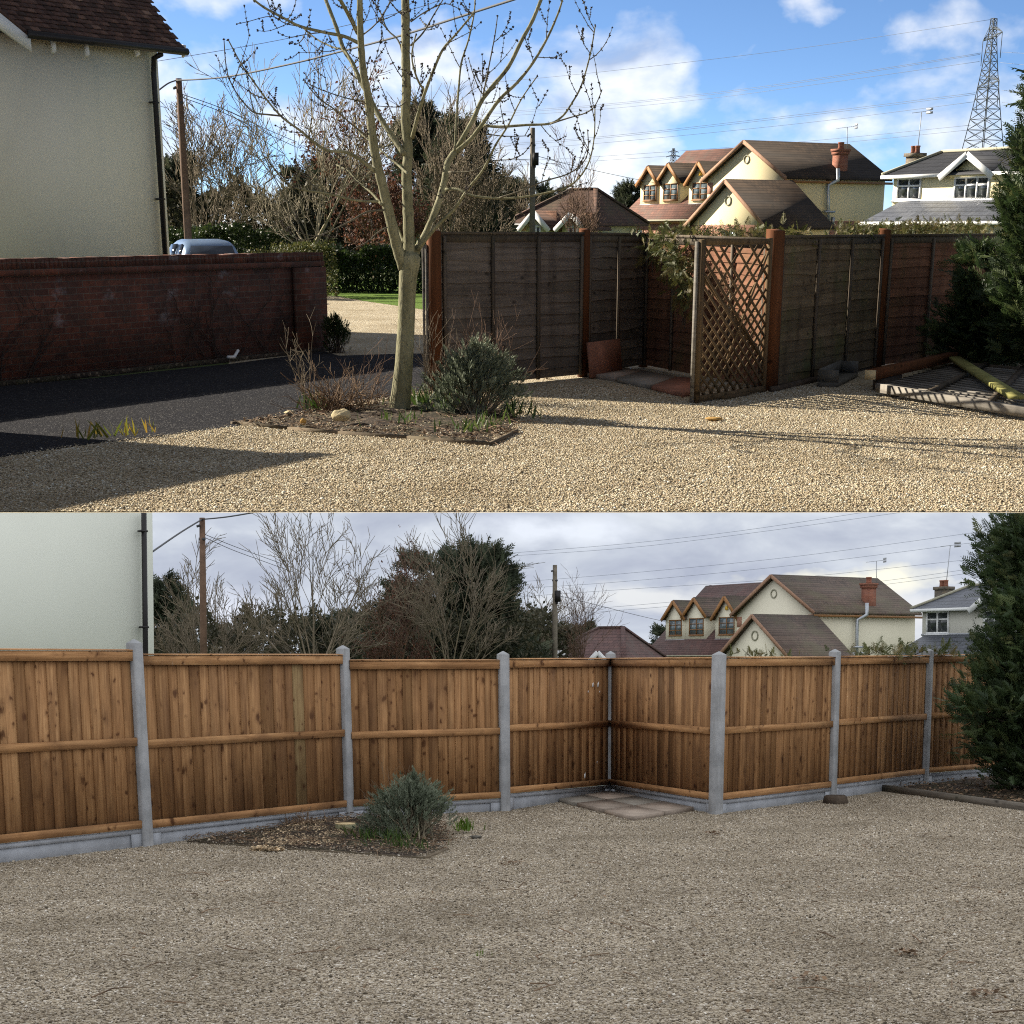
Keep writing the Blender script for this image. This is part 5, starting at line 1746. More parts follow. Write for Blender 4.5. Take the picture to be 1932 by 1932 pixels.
def sprig_shrub(P, name, label, u, vb, wpx, hpx, n, seed, material='sage_leaf', group=None, stems='twig_pale', zj=0.0):
    """a grey-green shrub: woody stems, sprigs pointing up and out on an uneven dome"""
    rg = np.random.default_rng(seed); random.seed(seed)
    c = P.gd(u, vb); k = c.y / F
    c = c + Vector((0, wpx * k * 0.3, 0)); k = c.y / F
    Rx = wpx * k / 2; H = hpx * k
    root = thing(P, name, label, 'shrub', c, 0, group)
    pos, dr = [], []
    bumps = [(rg.uniform(0, 2 * math.pi), rg.uniform(0.15, 1.0), rg.uniform(0.7, 1.15)) for _ in range(16)]
    for i in range(n):
        a, e, q = bumps[i % 16]
        a += rg.normal(0, 0.42); e = min(1, max(0.02, e + rg.normal(0, 0.20)))
        q *= 1 - abs(rg.normal(0, 0.22)) + abs(rg.normal(0, 0.07))
        r = math.cos(e * math.pi / 2)
        p = (math.cos(a) * r * Rx * q, math.sin(a) * r * Rx * 0.75 * q, H * math.sin(e * math.pi / 2) ** 0.8 * q * 0.88 + 0.02)
        pos.append((c.x + p[0], c.y + p[1], c.z + p[2])); dr.append((p[0] * 1.1, p[1] * 1.1, H * 0.55 + 0.1))
    pos = np.array(pos); dr = np.array(dr) + rg.normal(0, 0.14 * H, (n, 3))
    st = MB()
    for i in range(0, n, 9):
        p = Vector(pos[i]); s = c + Vector((rg.normal(0, 0.06), rg.normal(0, 0.06), 0))
        st.tube([s, s.lerp(p, 0.5) + Vector((0, 0, -0.06 * H)), p], [0.012, 0.007, 0.004], 4, rg.uniform(0, 1), False)
    st.build('stem', MT[stems], root, kind='stuff')
    mb = MB(); mb.scatter(SPRIG[0], SPRIG[1], pos, dr, 0.105 * H * rg.uniform(0.9, 1.6, n) + 0.03, rg.beta(2, 2, n))
    mb.build('foliage', MT[material], root)
    return root


sprig_shrub(A, 'sage_shrub', 'grey-green sage shrub right of the ash trunk, in sunlight', 893, 792, 160, 118, 1000, 31)


def stick_shrub(P, name, label, u, vb, wpx, hpx, n, seed, material, spread=0.8, arch=0.0, lean=(0, 0), r=0.006, kids=3):
    random.seed(seed)
    c = P.gd(u, vb); k = c.y / F
    root = thing(P, name, label, 'shrub', c)
    mb = MB()
    for i in range(n):
        b = c + Vector((random.gauss(0, wpx * k * 0.16), random.gauss(0, wpx * k * 0.12), 0))
        a = random.uniform(0, 2 * math.pi)
        d = Vector((math.cos(a) * spread * random.random() + lean[0], math.sin(a) * spread * random.random() + lean[1], 1)).normalized()
        L = hpx * k * random.uniform(0.55, 1.15)
        pts, rad = limb(mb, b, d, L, r * random.uniform(0.7, 1.3), r * 0.3, 6, -arch, 0.16, 4)
        for _ in range(kids):
            j = random.randint(2, 5); dd = ((pts[j] - pts[j - 1]).normalized() + rdir() * 0.8).normalized()
            p2, r2 = limb(mb, pts[j], dd, L * random.uniform(0.2, 0.45), rad[j] * 0.7, r * 0.25, 3, 0.05, 0.2, 3)
            if random.random() < 0.6:
                limb(mb, p2[2], (dd + rdir() * 0.8).normalized(), L * 0.18, r * 0.35, r * 0.2, 2, 0.05, 0.2, 3)
    mb.build('stem', MT[material], root)
    return root


stick_shrub(A, 'bare_shrub', 'bare reddish twiggy shrub behind the grey-green sage', 905, 760, 190, 140, 42, 41, 'twig_red', 0.7, 0.0, (0.05, 0), 0.006)
stick_shrub(A, 'bare_shrub', 'bare thin-stemmed shrub at the road end of the grey fence', 820, 752, 60, 150, 14, 42, 'twig_brown', 0.5, 0.0, (0, 0), 0.005)
stick_shrub(A, 'dead_shrub', 'tangled dead brown shrub in the bed left of the ash trunk', 635, 782, 150, 85, 95, 43, 'dead_stem', 1.3, 0.12, (0, -0.1), 0.007)
stick_shrub(A, 'dead_shrub', 'tall thin dead stems at the left end of the bed', 585, 775, 60, 150, 9, 44, 'twig_brown', 0.55, 0.0, (-0.1, 0), 0.007, 4)
stick_shrub(A, 'dead_shrub', 'tall thin dead stems just left of the ash trunk', 690, 770, 60, 125, 9, 45, 'twig_red', 0.55, 0.0, (0.1, 0), 0.006, 4)


def blades(P, name, label, spots, seed, material='bulb_leaf', cat='plant', hmin=0.12, hmax=0.24, n=26, sp=0.12, group=None):
    rg = np.random.default_rng(seed)
    c = P.gd(*spots[0])
    pos = []
    for u, v in spots:
        q = P.gd(u, v)
        pos.append(np.column_stack([q.x + rg.normal(0, sp, n), q.y + rg.normal(0, sp, n), np.full(n, 0.04)]))
    pos = np.concatenate(pos); m = len(pos)
    D = np.column_stack([rg.normal(0, 0.35, m), rg.normal(0, 0.35, m), np.ones(m)])
    mb = MB(); h = rg.uniform(hmin, hmax, m)
    mb.scatter(BLADE[0], BLADE[1], pos, D, np.column_stack([h * 1.2, h, h]), rg.uniform(0, 1, m))
    return mb.build(name, MT[material], place=P, loc=c, label=label, cat=cat, group=group)


blades(A, 'bulb_clump', 'lush green bulb leaves between the ash trunk and the sage', [(800, 775), (815, 770), (830, 778), (785, 770), (850, 780)], 51, hmin=0.10, hmax=0.24, n=30, sp=0.14)
blades(A, 'bulb_clump', 'short green bulb shoots at the front of the sunny bed', [(905, 815), (885, 822), (922, 812), (935, 806), (860, 818)], 52, n=13, hmin=0.05, hmax=0.15)
blades(A, 'bulb_clump', 'few green bulb shoots before the foot of the ash trunk', [(760, 802), (752, 806)], 53, n=14, hmin=0.07, hmax=0.16)
blades(A, 'bulb_clump', 'bright green leaf tuft at the right end of the sunny bed', [(979, 795), (985, 789)], 54, n=18, hmin=0.08, hmax=0.2)
blades(A, 'leafy_plant', 'yellow-green low plant with drooping leaves, left part, at the road edge', [(158, 836), (172, 834), (190, 832)], 55, 'yellow_leaf', n=7, hmin=0.08, hmax=0.2, sp=0.07)
blades(A, 'leafy_plant', 'brown-tipped yellow plant right of its greener neighbour at the road edge', [(245, 828), (262, 826), (228, 830), (275, 824)], 56, 'yellow_leaf', n=5, hmin=0.06, hmax=0.17, sp=0.09)
blades(A, 'leafy_plant', 'small light green plant among the dead stems in the sunny bed', [(596, 781), (603, 778), (590, 776)], 57, 'bulb_leaf', n=14, hmin=0.1, hmax=0.24, sp=0.07)


# ---- the ash tree, traced limb by limb
def ash_tree():
    random.seed(77)
    Y0 = GA(754, 783).y + 0.05
    base = GA(754, 783)
    T = lambda cx, cy: (566 + cx * 0.3418, cy * 0.3418)     # points noted on the enlarged upper middle of the photograph
    S = lambda cx, cy: (cx * 0.3418, cy * 0.3418)           # and on its enlarged upper left
    root = thing(A, 'ash_tree', 'bare pale-barked ash tree with black buds in the planting bed', 'tree', base)
    k = Y0 / F
    # trunk
    tp = [(752, 786, 50), (752.5, 780, 44), (754, 768, 40), (757, 740, 36.5), (762, 690, 33.5), (766, 620, 31.5), (768, 560, 31), (770, 520, 33), (773, 498, 37), (774, 486, 38), (775, 478, 30)]
    mb = MB()
    pts = [A.at(u, v, Y0) for u, v, _ in tp]; pts[0].z = -0.03
    mb.tube(pts, [w / 2 * k for _, _, w in tp], 20)
    mb.build('trunk', MT['ash_bark'], root, smooth=True)
    limbs = [
        # points (crop), width in crop units at start and end, depth offset at the end (m)
        ('T', [(575, 1480), (545, 1390), (520, 1300), (485, 1150), (455, 1020), (425, 900), (400, 750), (385, 600), (370, 500), (350, 400), (337, 250), (331, 100), (330, -60)], 78, 34, -0.5),
        ('T', [(603, 1460), (602, 1330), (598, 1200), (593, 1080), (588, 950), (597, 830), (582, 650), (588, 500), (583, 300), (583, 100), (580, -60)], 78, 50, 0.1),
        ('T', [(618, 1450), (650, 1370), (700, 1280), (757, 1140), (797, 1000), (815, 900), (855, 838)], 52, 38, 0.3),
        ('T', [(850, 843), (900, 760), (960, 650), (1000, 560), (1060, 480), (1150, 370), (1220, 230), (1285, 110), (1345, -40)], 32, 22, 0.9),
        ('T', [(860, 838), (940, 770), (1010, 680), (1100, 550), (1200, 455), (1290, 340), (1370, 200), (1430, 60), (1455, -30)], 30, 10, 0.1),
        ('T', [(650, 1380), (745, 1260), (850, 1155), (930, 1040), (1010, 940), (1080, 800), (1150, 690), (1220, 550), (1310, 420)], 26, 6, -0.8),
        ('T', [(575, 850), (500, 740), (430, 630), (385, 540), (330, 440), (290, 350), (240, 270), (200, 150), (150, 20), (120, -60)], 36, 22, 0.9),
        ('T', [(318, 180), (262, 70), (205, -30)], 28, 20, -0.6),
        ('T', [(318, 235), (240, 200), (130, 178), (0, 145), (-90, 100), (-200, 40), (-290, -30)], 20, 10, -0.9),
        ('T', [(330, 450), (255, 290), (180, 260), (90, 215), (0, 140)], 14, 7, 0.8),
        ('T', [(420, 950), (330, 880), (250, 840), (150, 830), (60, 770), (0, 720), (-95, 650), (-176, 560), (-256, 450), (-326, 350), (-396, 220)], 20, 6, -1.0),
        ('T', [(-100, 640), (-180, 632), (-256, 620), (-316, 560), (-370, 480), (-406, 380), (-420, 215)], 10, 5, -1.2),
        ('T', [(450, 1130), (400, 1070), (330, 1010), (260, 940), (200, 910)], 16, 7, 0.5),
        ('T', [(430, 1112), (300, 1105), (200, 1080), (100, 1060), (0, 1045), (-76, 1010), (-136, 940), (-180, 880)], 15, 7, -0.8),
        ('T', [(462, 1160), (370, 1170), (280, 1220), (180, 1270), (80, 1310), (0, 1330)], 12, 5, -0.9),
        ('T', [(480, 1255), (420, 1290), (380, 1330), (300, 1370)], 9, 4, -0.5),
        ('T', [(1012, 692), (1100, 700), (1250, 690), (1380, 682), (1450, 640), (1500, 570), (1550, 480), (1590, 350), (1612, 250), (1630, 140)], 17, 6, -0.3),
        ('T', [(1382, 684), (1480, 652), (1580, 622), (1630, 580), (1666, 500)], 9, 5, -0.5),
        ('T', [(805, 1045), (870, 1045), (950, 1080), (1100, 1095), (1250, 1085), (1380, 1060), (1480, 1030), (1550, 970), (1600, 880), (1625, 750), (1628, 590)], 17, 6, -0.7),
        ('T', [(1100, 1092), (1200, 1060), (1350, 1000), (1480, 960), (1560, 900), (1590, 830), (1588, 720)], 10, 5, -0.5),
        ('T', [(855, 830), (862, 680), (875, 500), (890, 350), (930, 220), (960, 80), (967, -20)], 14, 8, 0.6),
        ('T', [(1010, 530), (1040, 380), (1075, 200), (1090, 90)], 10, 5, 0.3),
        ('T', [(620, 760), (650, 640), (690, 510), (740, 380), (790, 270), (860, 190), (960, 70)], 24, 9, -0.6),
        ('T', [(690, 505), (645, 430), (617, 310), (640, 190)], 14, 7, -0.3),
        ('T', [(595, 960), (540, 910), (455, 838), (400, 790), (320, 720), (300, 650)], 15, 7, 0.7),
        ('T', [(575, 1340), (540, 1260), (520, 1200)], 20, 10, 0.3),
        ('T', [(820, 950), (950, 945), (1060, 890), (1160, 880), (1230, 850), (1280, 790)], 8, 4, -0.6),
        ('T', [(1015, 738), (1130, 752), (1260, 750)], 8, 4, 0.4),
        ('T', [(720, 1280), (770, 1180), (890, 1195)], 8, 4, 0.3),
        ('T', [(1080, 480), (1010, 520), (960, 420), (930, 320)], 9, 4, 0.5),
        ('T', [(400, 770), (290, 690), (200, 610), (100, 540), (20, 440)], 11, 5, -0.7),
        ('T', [(376, 560), (270, 545), (130, 500), (30, 455)], 9, 4, 0.3),
        ('T', [(585, 480), (555, 250), (480, 160), (440, 60), (380, -20)], 11, 6, 0.5),
        ('T', [(583, 560), (540, 590), (430, 585)], 7, 4, -0.4),
        ('T', [(612, 250), (680, 180), (740, 80), (800, -20)], 11, 6, 0.5),
        ('T', [(612, 120), (700, 60), (800, 20), (880, 50)], 8, 4, 0.3),
        ('T', [(590, 100), (540, 60), (490, 0)], 9, 5, -0.3),
        ('T', [(336, 200), (400, 150), (460, 80), (500, 0)], 9, 5, -0.4),
        ('T', [(0, 145), (-80, 130), (-160, 90), (-290, 120), (-350, 132)], 6, 3, -0.8),
        ('T', [(120, 180), (30, 190), (-60, 205), (-120, 180)], 5, 3, -0.6),
    ]
    tw = MB(); buds_p, buds_d, buds_s = [], [], []

    def bud(p, d, s):
        buds_p.append(tuple(p)); buds_d.append(tuple(d)); buds_s.append(s * 0.8)

    def twig(p, d, L, lev=1):
        n = 5
        pts = [p]
        d = d.normalized()
        for j in range(n):
            d = (d + rdir() * 0.13 + UP * 0.13).normalized(); pts.append(pts[-1] + d * L / n)
        r = 0.0042 + 0.004 * L
        r *= 1.0
        tw.tube(pts, [r * (1 - 0.11 * j) for j in range(n + 1)], 4, .5, False)
        for j in range(1, n + 1):
            s = d.orthogonal().normalized()
            for sg in (-1, 1):
                bud(pts[j] + s * sg * 0.007, s * sg + d, random.uniform(0.006, 0.010))
            if random.random() < 0.26:            # knobbly flower clusters
                for _ in range(4):
                    o = rdir() * 0.012; bud(pts[j] + o, o, random.uniform(0.008, 0.013))
            if lev and j >= 2 and random.random() < 0.34:
                s2 = rdir(); s2 = (s2 - d * s2.dot(d)).normalized()
                twig(pts[j], (d * 0.7 + s2 * 0.8).normalized(), L * random.uniform(0.3, 0.6), lev - 1)
        for _ in range(3):
            bud(pts[-1] + rdir() * 0.007, d, random.uniform(0.009, 0.014))

    for idx, (fr, raw, w0, w1, dz) in enumerate(limbs):
        n = len(raw)
        # smooth the traced points
        den = []
        for i in range(n - 1):
            p0, p1, p2, p3 = raw[max(i - 1, 0)], raw[i], raw[i + 1], raw[min(i + 2, n - 1)]
            for j in range(4):
                t = j / 4
                den.append(tuple(0.5 * ((2 * p1[c]) + (p2[c] - p0[c]) * t + (2 * p0[c] - 5 * p1[c] + 4 * p2[c] - p3[c]) * t * t + (3 * p1[c] - p0[c] - 3 * p2[c] + p3[c]) * t ** 3) for c in (0, 1)))
        den.append(raw[-1])
        m = len(den)
        P, Rr = [], []
        z_start = 0.0
        if idx in (3, 4): z_start = 0.3
        if idx in (10, 12, 13, 14, 15, 24): z_start = -0.2
        if idx == 16 or idx == 27 or idx == 21 or idx == 29: z_start = 0.35
        if idx == 17: z_start = -0.1
        if idx == 11: z_start = -0.75
        if idx == 19: z_start = -0.25
        for i, (cx, cy) in enumerate(den):
            t = i / (m - 1)
            u, v = T(cx, cy)
            P.append(A.at(u, v, Y0 + z_start + (dz - z_start) * t ** 0.9))
            wv = 1 + 0.05 * math.sin(i * 2.3)
            Rr.append((w0 + (w1 - w0) * t ** 0.8) * 0.3418 / 2 * k * wv * (0.84 if w0 > 25 else 0.95))
        mb = MB(); mb.tube(P, Rr, 12 if w0 > 25 else 7, .5)
        mb.build('branch', MT['ash_bark'] if w0 > 13 else MT['ash_twig'], root, smooth=True)
        # side twigs with paired buds
        tot = sum((P[i + 1] - P[i]).length for i in range(m - 1))
        cnt = int(tot * (3.6 if w0 < 30 else 3.0))
        for q in range(cnt):
            t = random.uniform(0.2 if w0 < 40 else 0.38, 0.98); i = min(int(t * (m - 1)), m - 2)
            p = P[i].lerp(P[i + 1], t * (m - 1) - i)
            if w0 > 40 and T(0, 0) and p.z < 2.1: continue
            ax = (P[i + 1] - P[i]).normalized()
            s = rdir(); s = (s - ax * s.dot(ax)).normalized()
            twig(p + s * Rr[i] * 0.6, (ax * random.uniform(0.3, 0.9) + s * 0.9 + UP * 0.15).normalized(), random.uniform(0.14, 0.46), 1)
        if w1 <= 12:
            for j in range(max(2, m // 2), m, 2):
                s = rdir()
                for _ in range(2): bud(P[j] + rdir() * Rr[j], rdir(), random.uniform(0.011, 0.018))
    cr = tw.build('crown', MT['ash_twig'], root)
    mb = MB(); nb = len(buds_p)
    s = np.array(buds_s)
    mb.scatter(OCT[0], OCT[1], np.array(buds_p), np.array(buds_d), np.column_stack([s * 0.75, s * 0.75, s * 1.25]), RNG.uniform(0, 1, nb))
    mb.build('bud', MT['bud_black'], root, parent=cr, kind='stuff')


ash_tree()

# ---- hedges, trees and buildings beyond
hedge(A, 'dark green laurel hedge behind the lawn, beyond the gap in the wall', A.at(585, 470, 49), A.at(850, 470, 48.5), 1.2, 1.8, 17000, ls=0.09, seed=2)
hedge(A, 'sunlit laurel hedge behind the pale blue car', A.at(290, 470, 49), A.at(520, 470, 52), 1.72, 1.8, 9000, ls=0.11, seed=3)
hedge(A, 'low olive-brown clipped hedge between car and ash tree', A.at(490, 470, 44), A.at(600, 470, 46), 1.25, 1.2, 5000, material='conifer_tip', ls=0.08, seed=4)
sprig_shrub(A, 'laurel_bush', 'dark laurel bush at the end of the brick wall, before the bright gravel drive', 636, 668, 64, 62, 420, 33, 'laurel_leaf', None, 'dark_bark')
hedge(A, 'far mixed evergreen shrubbery closing the view behind the bare trees', A.at(280, 430, 74), A.at(960, 430, 78), 3.1, 2.5, 16000, material='bush_leaf', ls=0.26, seed=6, wob=0.45, name='shrubbery', cat='shrubbery')
A_T = lambda lab, u, y, vt, w, sd, **k: bare_tree(A, lab, u, y, vt, w, sd, **k)
A_T('broad bare brown tree behind the telegraph pole by the cottage', 378, 52, 228, 250, 101, mains=8, tilt=(15, 75), kids=(7, 5, 4), trunk_h=0.30, rmin=0.011)
A_T('pale sunlit many-stemmed bare tree left of the ash trunk', 592, 47, 165, 300, 102, mains=9, tilt=(8, 72), kids=(6, 4, 4), trunk_h=0.26, twig='twig_pale', bark='twig_pale', rmin=0.010)
A_T('bare hazel-brown tree between the two sunlit bare trees', 475, 60, 262, 170, 103, mains=7, tilt=(10, 55), kids=(7, 5, 4), rmin=0.012)
A_T('copper beech holding rust-brown dead leaves behind the ash tree', 705, 55, 232, 200, 104, name='beech_tree', mains=9, tilt=(12, 70), kids=(7, 6, 4), twig='twig_red', leaves='beech_leaf', nleaf=4000, lsize=0.13, rmin=0.011, trunk_h=0.16)
A_T('slim brown bare tree before the dark conifers', 838, 57, 222, 140, 105, mains=8, tilt=(5, 40), kids=(6, 5, 4), rmin=0.011)
A_T('brown twiggy bare tree right of the dark conifers', 890, 58, 300, 150, 106, mains=10, tilt=(12, 62), kids=(7, 6, 4), rmin=0.010)
A_T('small far bare tree left of the thin telegraph pole', 965, 95, 318, 90, 107, mains=9, tilt=(10, 60), rmin=0.016, r0=0.16)
A_T('thin young birch before the hipped bungalow', 1082, 70, 305, 40, 108, name='birch_tree', mains=7, tilt=(3, 22), kids=(6, 4, 3), rmin=0.009, r0=0.06, twig='twig_red')
A_T('second thin birch right of the first, before the bungalow', 1108, 72, 312, 36, 109, name='birch_tree', mains=7, tilt=(3, 22), kids=(6, 4, 3), rmin=0.009, r0=0.06, twig='twig_red')
conifer(A, 'dark conifer, taller one, behind the ash tree', 790, 66, 213, 120, 111, n=3000, fs=0.75, lumps=90)
conifer(A, 'dark conifer, broader one right of the taller one', 870, 64, 232, 130, 112, n=3200, fs=0.75, lumps=90)
conifer(A, 'small far evergreen left of the pale bare tree', 560, 80, 318, 60, 113, n=1200, fs=0.7, lumps=50)
conifer(A, 'dark rounded evergreen between the bungalow and the gabled house', 1190, 150, 353, 50, 114, n=1100, fs=1.1, lumps=50, shape=0.6)
conifer(A, 'far dark evergreen peeping above the bungalow roof', 1050, 160, 358, 44, 115, n=900, fs=1.1, lumps=40, shape=0.6)
for i, (u, vt, w, y, lb) in enumerate(((925, 345, 150, 120, 'grey-green distant tree right behind the dark conifers'), (1010, 352, 120, 135, 'grey-green distant tree behind the thin telegraph pole'), (330, 300, 110, 90, 'distant evergreen next to the cottage corner'), (640, 312, 130, 92, 'distant evergreen behind the pale bare tree'))):
    conifer(A, lb, u, y, vt, w, 120 + i, n=1400, fs=1.0, lumps=60, shape=0.5, group='distant trees on the skyline')

A_look = dict(wall='house_render', roof='brown_tile', wing='red_tile', brick='house_brick', stack='chimney_brick')
chalet_house(A, idm, 'cream gabled house with three dormers, sunlit, beyond the old fence', A_look)
slate_house(A, idm, 'cream house with slate roof and white windows in sunshine by the pylon', dict(wall='pale_render', slate='dark_slate', lower='slate'))
bungalow(A, idm, 'pale yellow hipped bungalow with two white porches, in sunshine', dict(wall='bungalow_render', roof='bungalow_tile'))
pylon(A, 'tall grey lattice electricity pylon above the slate roof', 1854, 35, 285, 380, 62, 9)
pylon(A, 'tiny far pylon above the left dormers of the sunlit house', 1270, 280, 309, 1500, 12, 4, full=False)
telegraph_pole(A, 'brown telegraph pole beside the cottage, in sunshine', 337, 148, 45, 0.088, 'pole_wood')
telegraph_pole(A, 'thin telegraph pole left of the sunlit bungalow', 1005, 241, 62, 0.095, 'pole_pale', box=(1005, 300))
PW = 'overhead power lines in the blue sky'
for i, (pts, lb) in enumerate((
        ([(1868, 37), (1509, 91), (1140, 135), (880, 160)], 'thin topmost earth wire running from the pylon tip'),
        ([(1851, 100), (1509, 153), (1319, 178), (1100, 200), (880, 215)], 'upper line of the upper pair, reaching the pylon'),
        ([(1849, 102.6), (1509, 156), (1319, 181), (1100, 203), (880, 218)], 'close twin just below the upper line of the upper pair'),
        ([(1848, 116), (1509, 163.5), (1319, 188), (1100, 209), (880, 223)], 'lower line of the upper pair, reaching the pylon'),
        ([(1840, 175), (1509, 216), (1132, 258), (880, 276)], 'upper line of the middle pair, reaching the pylon'),
        ([(1840, 178), (1509, 219.5), (1132, 261), (880, 279)], 'close twin just below the upper line of the middle pair'),
        ([(1838, 192), (1509, 233), (1132, 270), (880, 288)], 'lower line of the middle pair, reaching the pylon'),
        ([(1832, 236), (1509, 267.5), (1132, 295), (880, 308)], 'upper line of the lowest pair, near the roofs'),
        ([(1830, 245), (1509, 276), (1132, 303), (880, 316)], 'lower line of the lowest pair, near the roofs'))):
    ys = [380] + [385 + 40 * k for k in range(1, len(pts))]
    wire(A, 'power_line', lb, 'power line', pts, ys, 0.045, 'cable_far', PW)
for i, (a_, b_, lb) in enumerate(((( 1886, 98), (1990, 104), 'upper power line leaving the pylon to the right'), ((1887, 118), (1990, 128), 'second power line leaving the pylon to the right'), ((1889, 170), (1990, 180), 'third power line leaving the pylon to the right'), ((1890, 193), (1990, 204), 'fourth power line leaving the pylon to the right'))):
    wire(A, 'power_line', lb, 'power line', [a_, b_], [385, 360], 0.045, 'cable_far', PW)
wire(A, 'service_cable', 'thick black cable rising right from the brown telegraph pole', 'cable', [(331, 152), (427, 145), (547, 121), (636, 99), (757, 67), (860, 34), (985, -6)], [45, 43, 40, 38, 35, 32, 29], 0.022)
wire(A, 'service_cable', 'short black cable from the brown pole down to the cottage corner', 'cable', [(331, 152), (316, 158), (292, 176)], [45, 43, 40], 0.020)
wire(A, 'telephone_wire', 'thin upper wire crossing behind the ash crown', 'wire', [(270, 120), (530, 75), (760, 22), (830, 0)], [60, 58, 55, 54], 0.010)
wire(A, 'telephone_wire', 'upper of two thin wires slanting down right from the brown pole', 'wire', [(344, 178), (420, 205), (490, 238), (560, 268)], [45, 50, 56, 60], 0.011)
wire(A, 'telephone_wire', 'lower of two thin wires slanting down right from the brown pole', 'wire', [(344, 184), (420, 212), (490, 246), (560, 278)], [45, 50, 56, 60], 0.011)
wire(A, 'telephone_wire', 'thin wire sagging right from the thin pole over the bungalow', 'wire', [(1005, 292), (1080, 312), (1160, 330), (1235, 345)], [62, 70, 80, 95], 0.012)
wire(A, 'telephone_wire', 'thin wire running left from the thin pole', 'wire', [(1005, 300), (930, 303), (840, 305)], [62, 64, 66], 0.012)


# ---- evergreen sprays over the old fence and the big conifer
def spray_hedge(P, name, label, pts, ys, n, fs, material, jit, seed, cat, zlift=0.0, down=0.0, group=None):
    """sprays of conifer along a line, as clipped tops showing over a fence or hanging from it"""
    rg = np.random.default_rng(seed)
    Q = [P.at(u, v, y) for (u, v), y in zip(pts, ys)]
    pos, dr = [], []
    st = MB()
    for k in range(len(Q) - 1):
        m = int(n / (len(Q) - 1))
        t = rg.uniform(0, 1, m)
        a = np.array(Q[k]); b = np.array(Q[k + 1])
        pos.append(a + (b - a) * t[:, None] + rg.normal(0, 1, (m, 3)) * np.array(jit))
        dr.append(rg.normal(0, 0.6, (m, 3)) + np.array([0, -0.25, 0.45 - down]))
        for _ in range(max(3, m // 40)):
            q = Vector(Q[k]).lerp(Vector(Q[k + 1]), rg.uniform(0, 1)); st.tube([q + Vector((0, 0.15, -0.4)), q, q + Vector((rg.normal(0, .2), -0.1, 0.12 - down * .2))], [0.012, 0.008, 0.003], 4, .5, False)
    pos = np.concatenate(pos); dr = np.concatenate(dr)
    root = thing(P, name, label, cat, Q[0], 0, group)
    st.build('branch', MT['dark_bark'], root)
    mb = MB(); mb.scatter(FROND[0], FROND[1], pos, dr, fs * rg.uniform(0.5, 1.3, len(pos)), rg.uniform(0, 1, len(pos)))
    mb.build('foliage', MT[material], root)


spray_hedge(A, 'conifer_branch', 'shaggy yellow-green conifer branch hanging over the old fence by the trellis', [(1222, 450), (1255, 460), (1275, 490), (1282, 520), (1302, 572)], [21.4, 20.8, 20.4, 20.2, 19.6], 300, 0.19, 'conifer_tip', (0.085, 0.12, 0.085), 61, 'branch', down=0.75)
spray_hedge(A, 'conifer_branch', 'conifer tips showing above the trellis and the return panel', [(1215, 445), (1290, 442), (1370, 444), (1445, 438)], [22.6, 21.6, 20.6, 19.6], 260, 0.15, 'conifer_tip', (0.12, 0.12, 0.035), 62, 'branch', down=0.1)
spray_hedge(A, 'conifer_branch', 'small conifer spray drooping over the green-stained panel', [(1462, 440), (1500, 445), (1525, 452)], [19.4, 19.5, 19.7], 60, 0.18, 'conifer_tip', (0.06, 0.06, 0.03), 63, 'branch', down=0.5)
spray_hedge(A, 'clipped_hedge', 'brown-green clipped conifer hedge top showing above the red panel', [(1600, 444), (1650, 440), (1740, 434), (1850, 434)], [21.8, 22.9, 24, 25.4], 1300, 0.12, 'conifer_tip', (0.14, 0.25, 0.055), 64, 'hedge')
conifer(A, 'large green leylandii conifer at the right edge, in sunshine', 2006, 20.6, 90, 235, 131, n=15000, fs=0.25, mat_='conifer_leaf', name='leylandii_conifer', group=None, lumps=230, ztop=5.0, shape=1.15)
conifer(A, 'dark shaded evergreen shrub between the red panel and the big conifer', 1880, 22.0, 450, 180, 132, n=2600, fs=0.22, mat_='conifer_leaf', name='evergreen_shrub', group=None, lumps=70, shape=0.6)
stick_shrub(A, 'bare_shrub', 'dark bare weeds at the foot of the shaded grey fence', 1035, 716, 40, 60, 10, 46, 'dead_stem', 0.5, 0.0, (0, 0), 0.005)

# ------------------------------------------------------------------ LOWER GARDEN: after, under an overcast sky
E_P = math.atan((PPV - 966.0) / F) - PITCH_B          # slope of the cloud base over the lower garden
TP = math.tan(E_P)
YF = 420.0
# overcast cloud: its underside over the garden, its far side with the cloud pattern
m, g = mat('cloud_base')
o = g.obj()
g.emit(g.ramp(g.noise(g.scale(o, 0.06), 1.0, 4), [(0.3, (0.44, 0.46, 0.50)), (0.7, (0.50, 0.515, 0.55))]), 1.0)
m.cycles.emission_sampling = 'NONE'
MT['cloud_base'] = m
m, g = mat('cloud_bank')
o = g.obj(); x, y, z = g.sep(o)
cv = g.comb(g.math('MULTIPLY', x, 0.021), 0.0, g.math('MULTIPLY', z, 0.042))
n1 = g.noise(cv, 1.6, 7, 0.55, 0.3)
n2 = g.noise(g.vmath('ADD', cv, (5.0, 0, 2.0)), 3.0, 5, 0.5, 0.1)
c = g.ramp(n1, [(0.30, lin(162, 169, 187)), (0.5, lin(184, 191, 204)), (0.68, lin(206, 212, 220))])
c = g.mix(g.ramp(n2, [(0.5, 0.0), (0.75, 0.35)]), c, lin(156, 164, 182))


def blob(cx, cz, rx, rz):
    a = g.math('POWER', g.math('DIVIDE', g.math('SUBTRACT', x, cx), rx), 2.0)
    b = g.math('POWER', g.math('DIVIDE', g.math('SUBTRACT', z, cz), rz), 2.0)
    return g.math('SUBTRACT', 1.0, g.math('SQRT', g.math('ADD', a, b)))


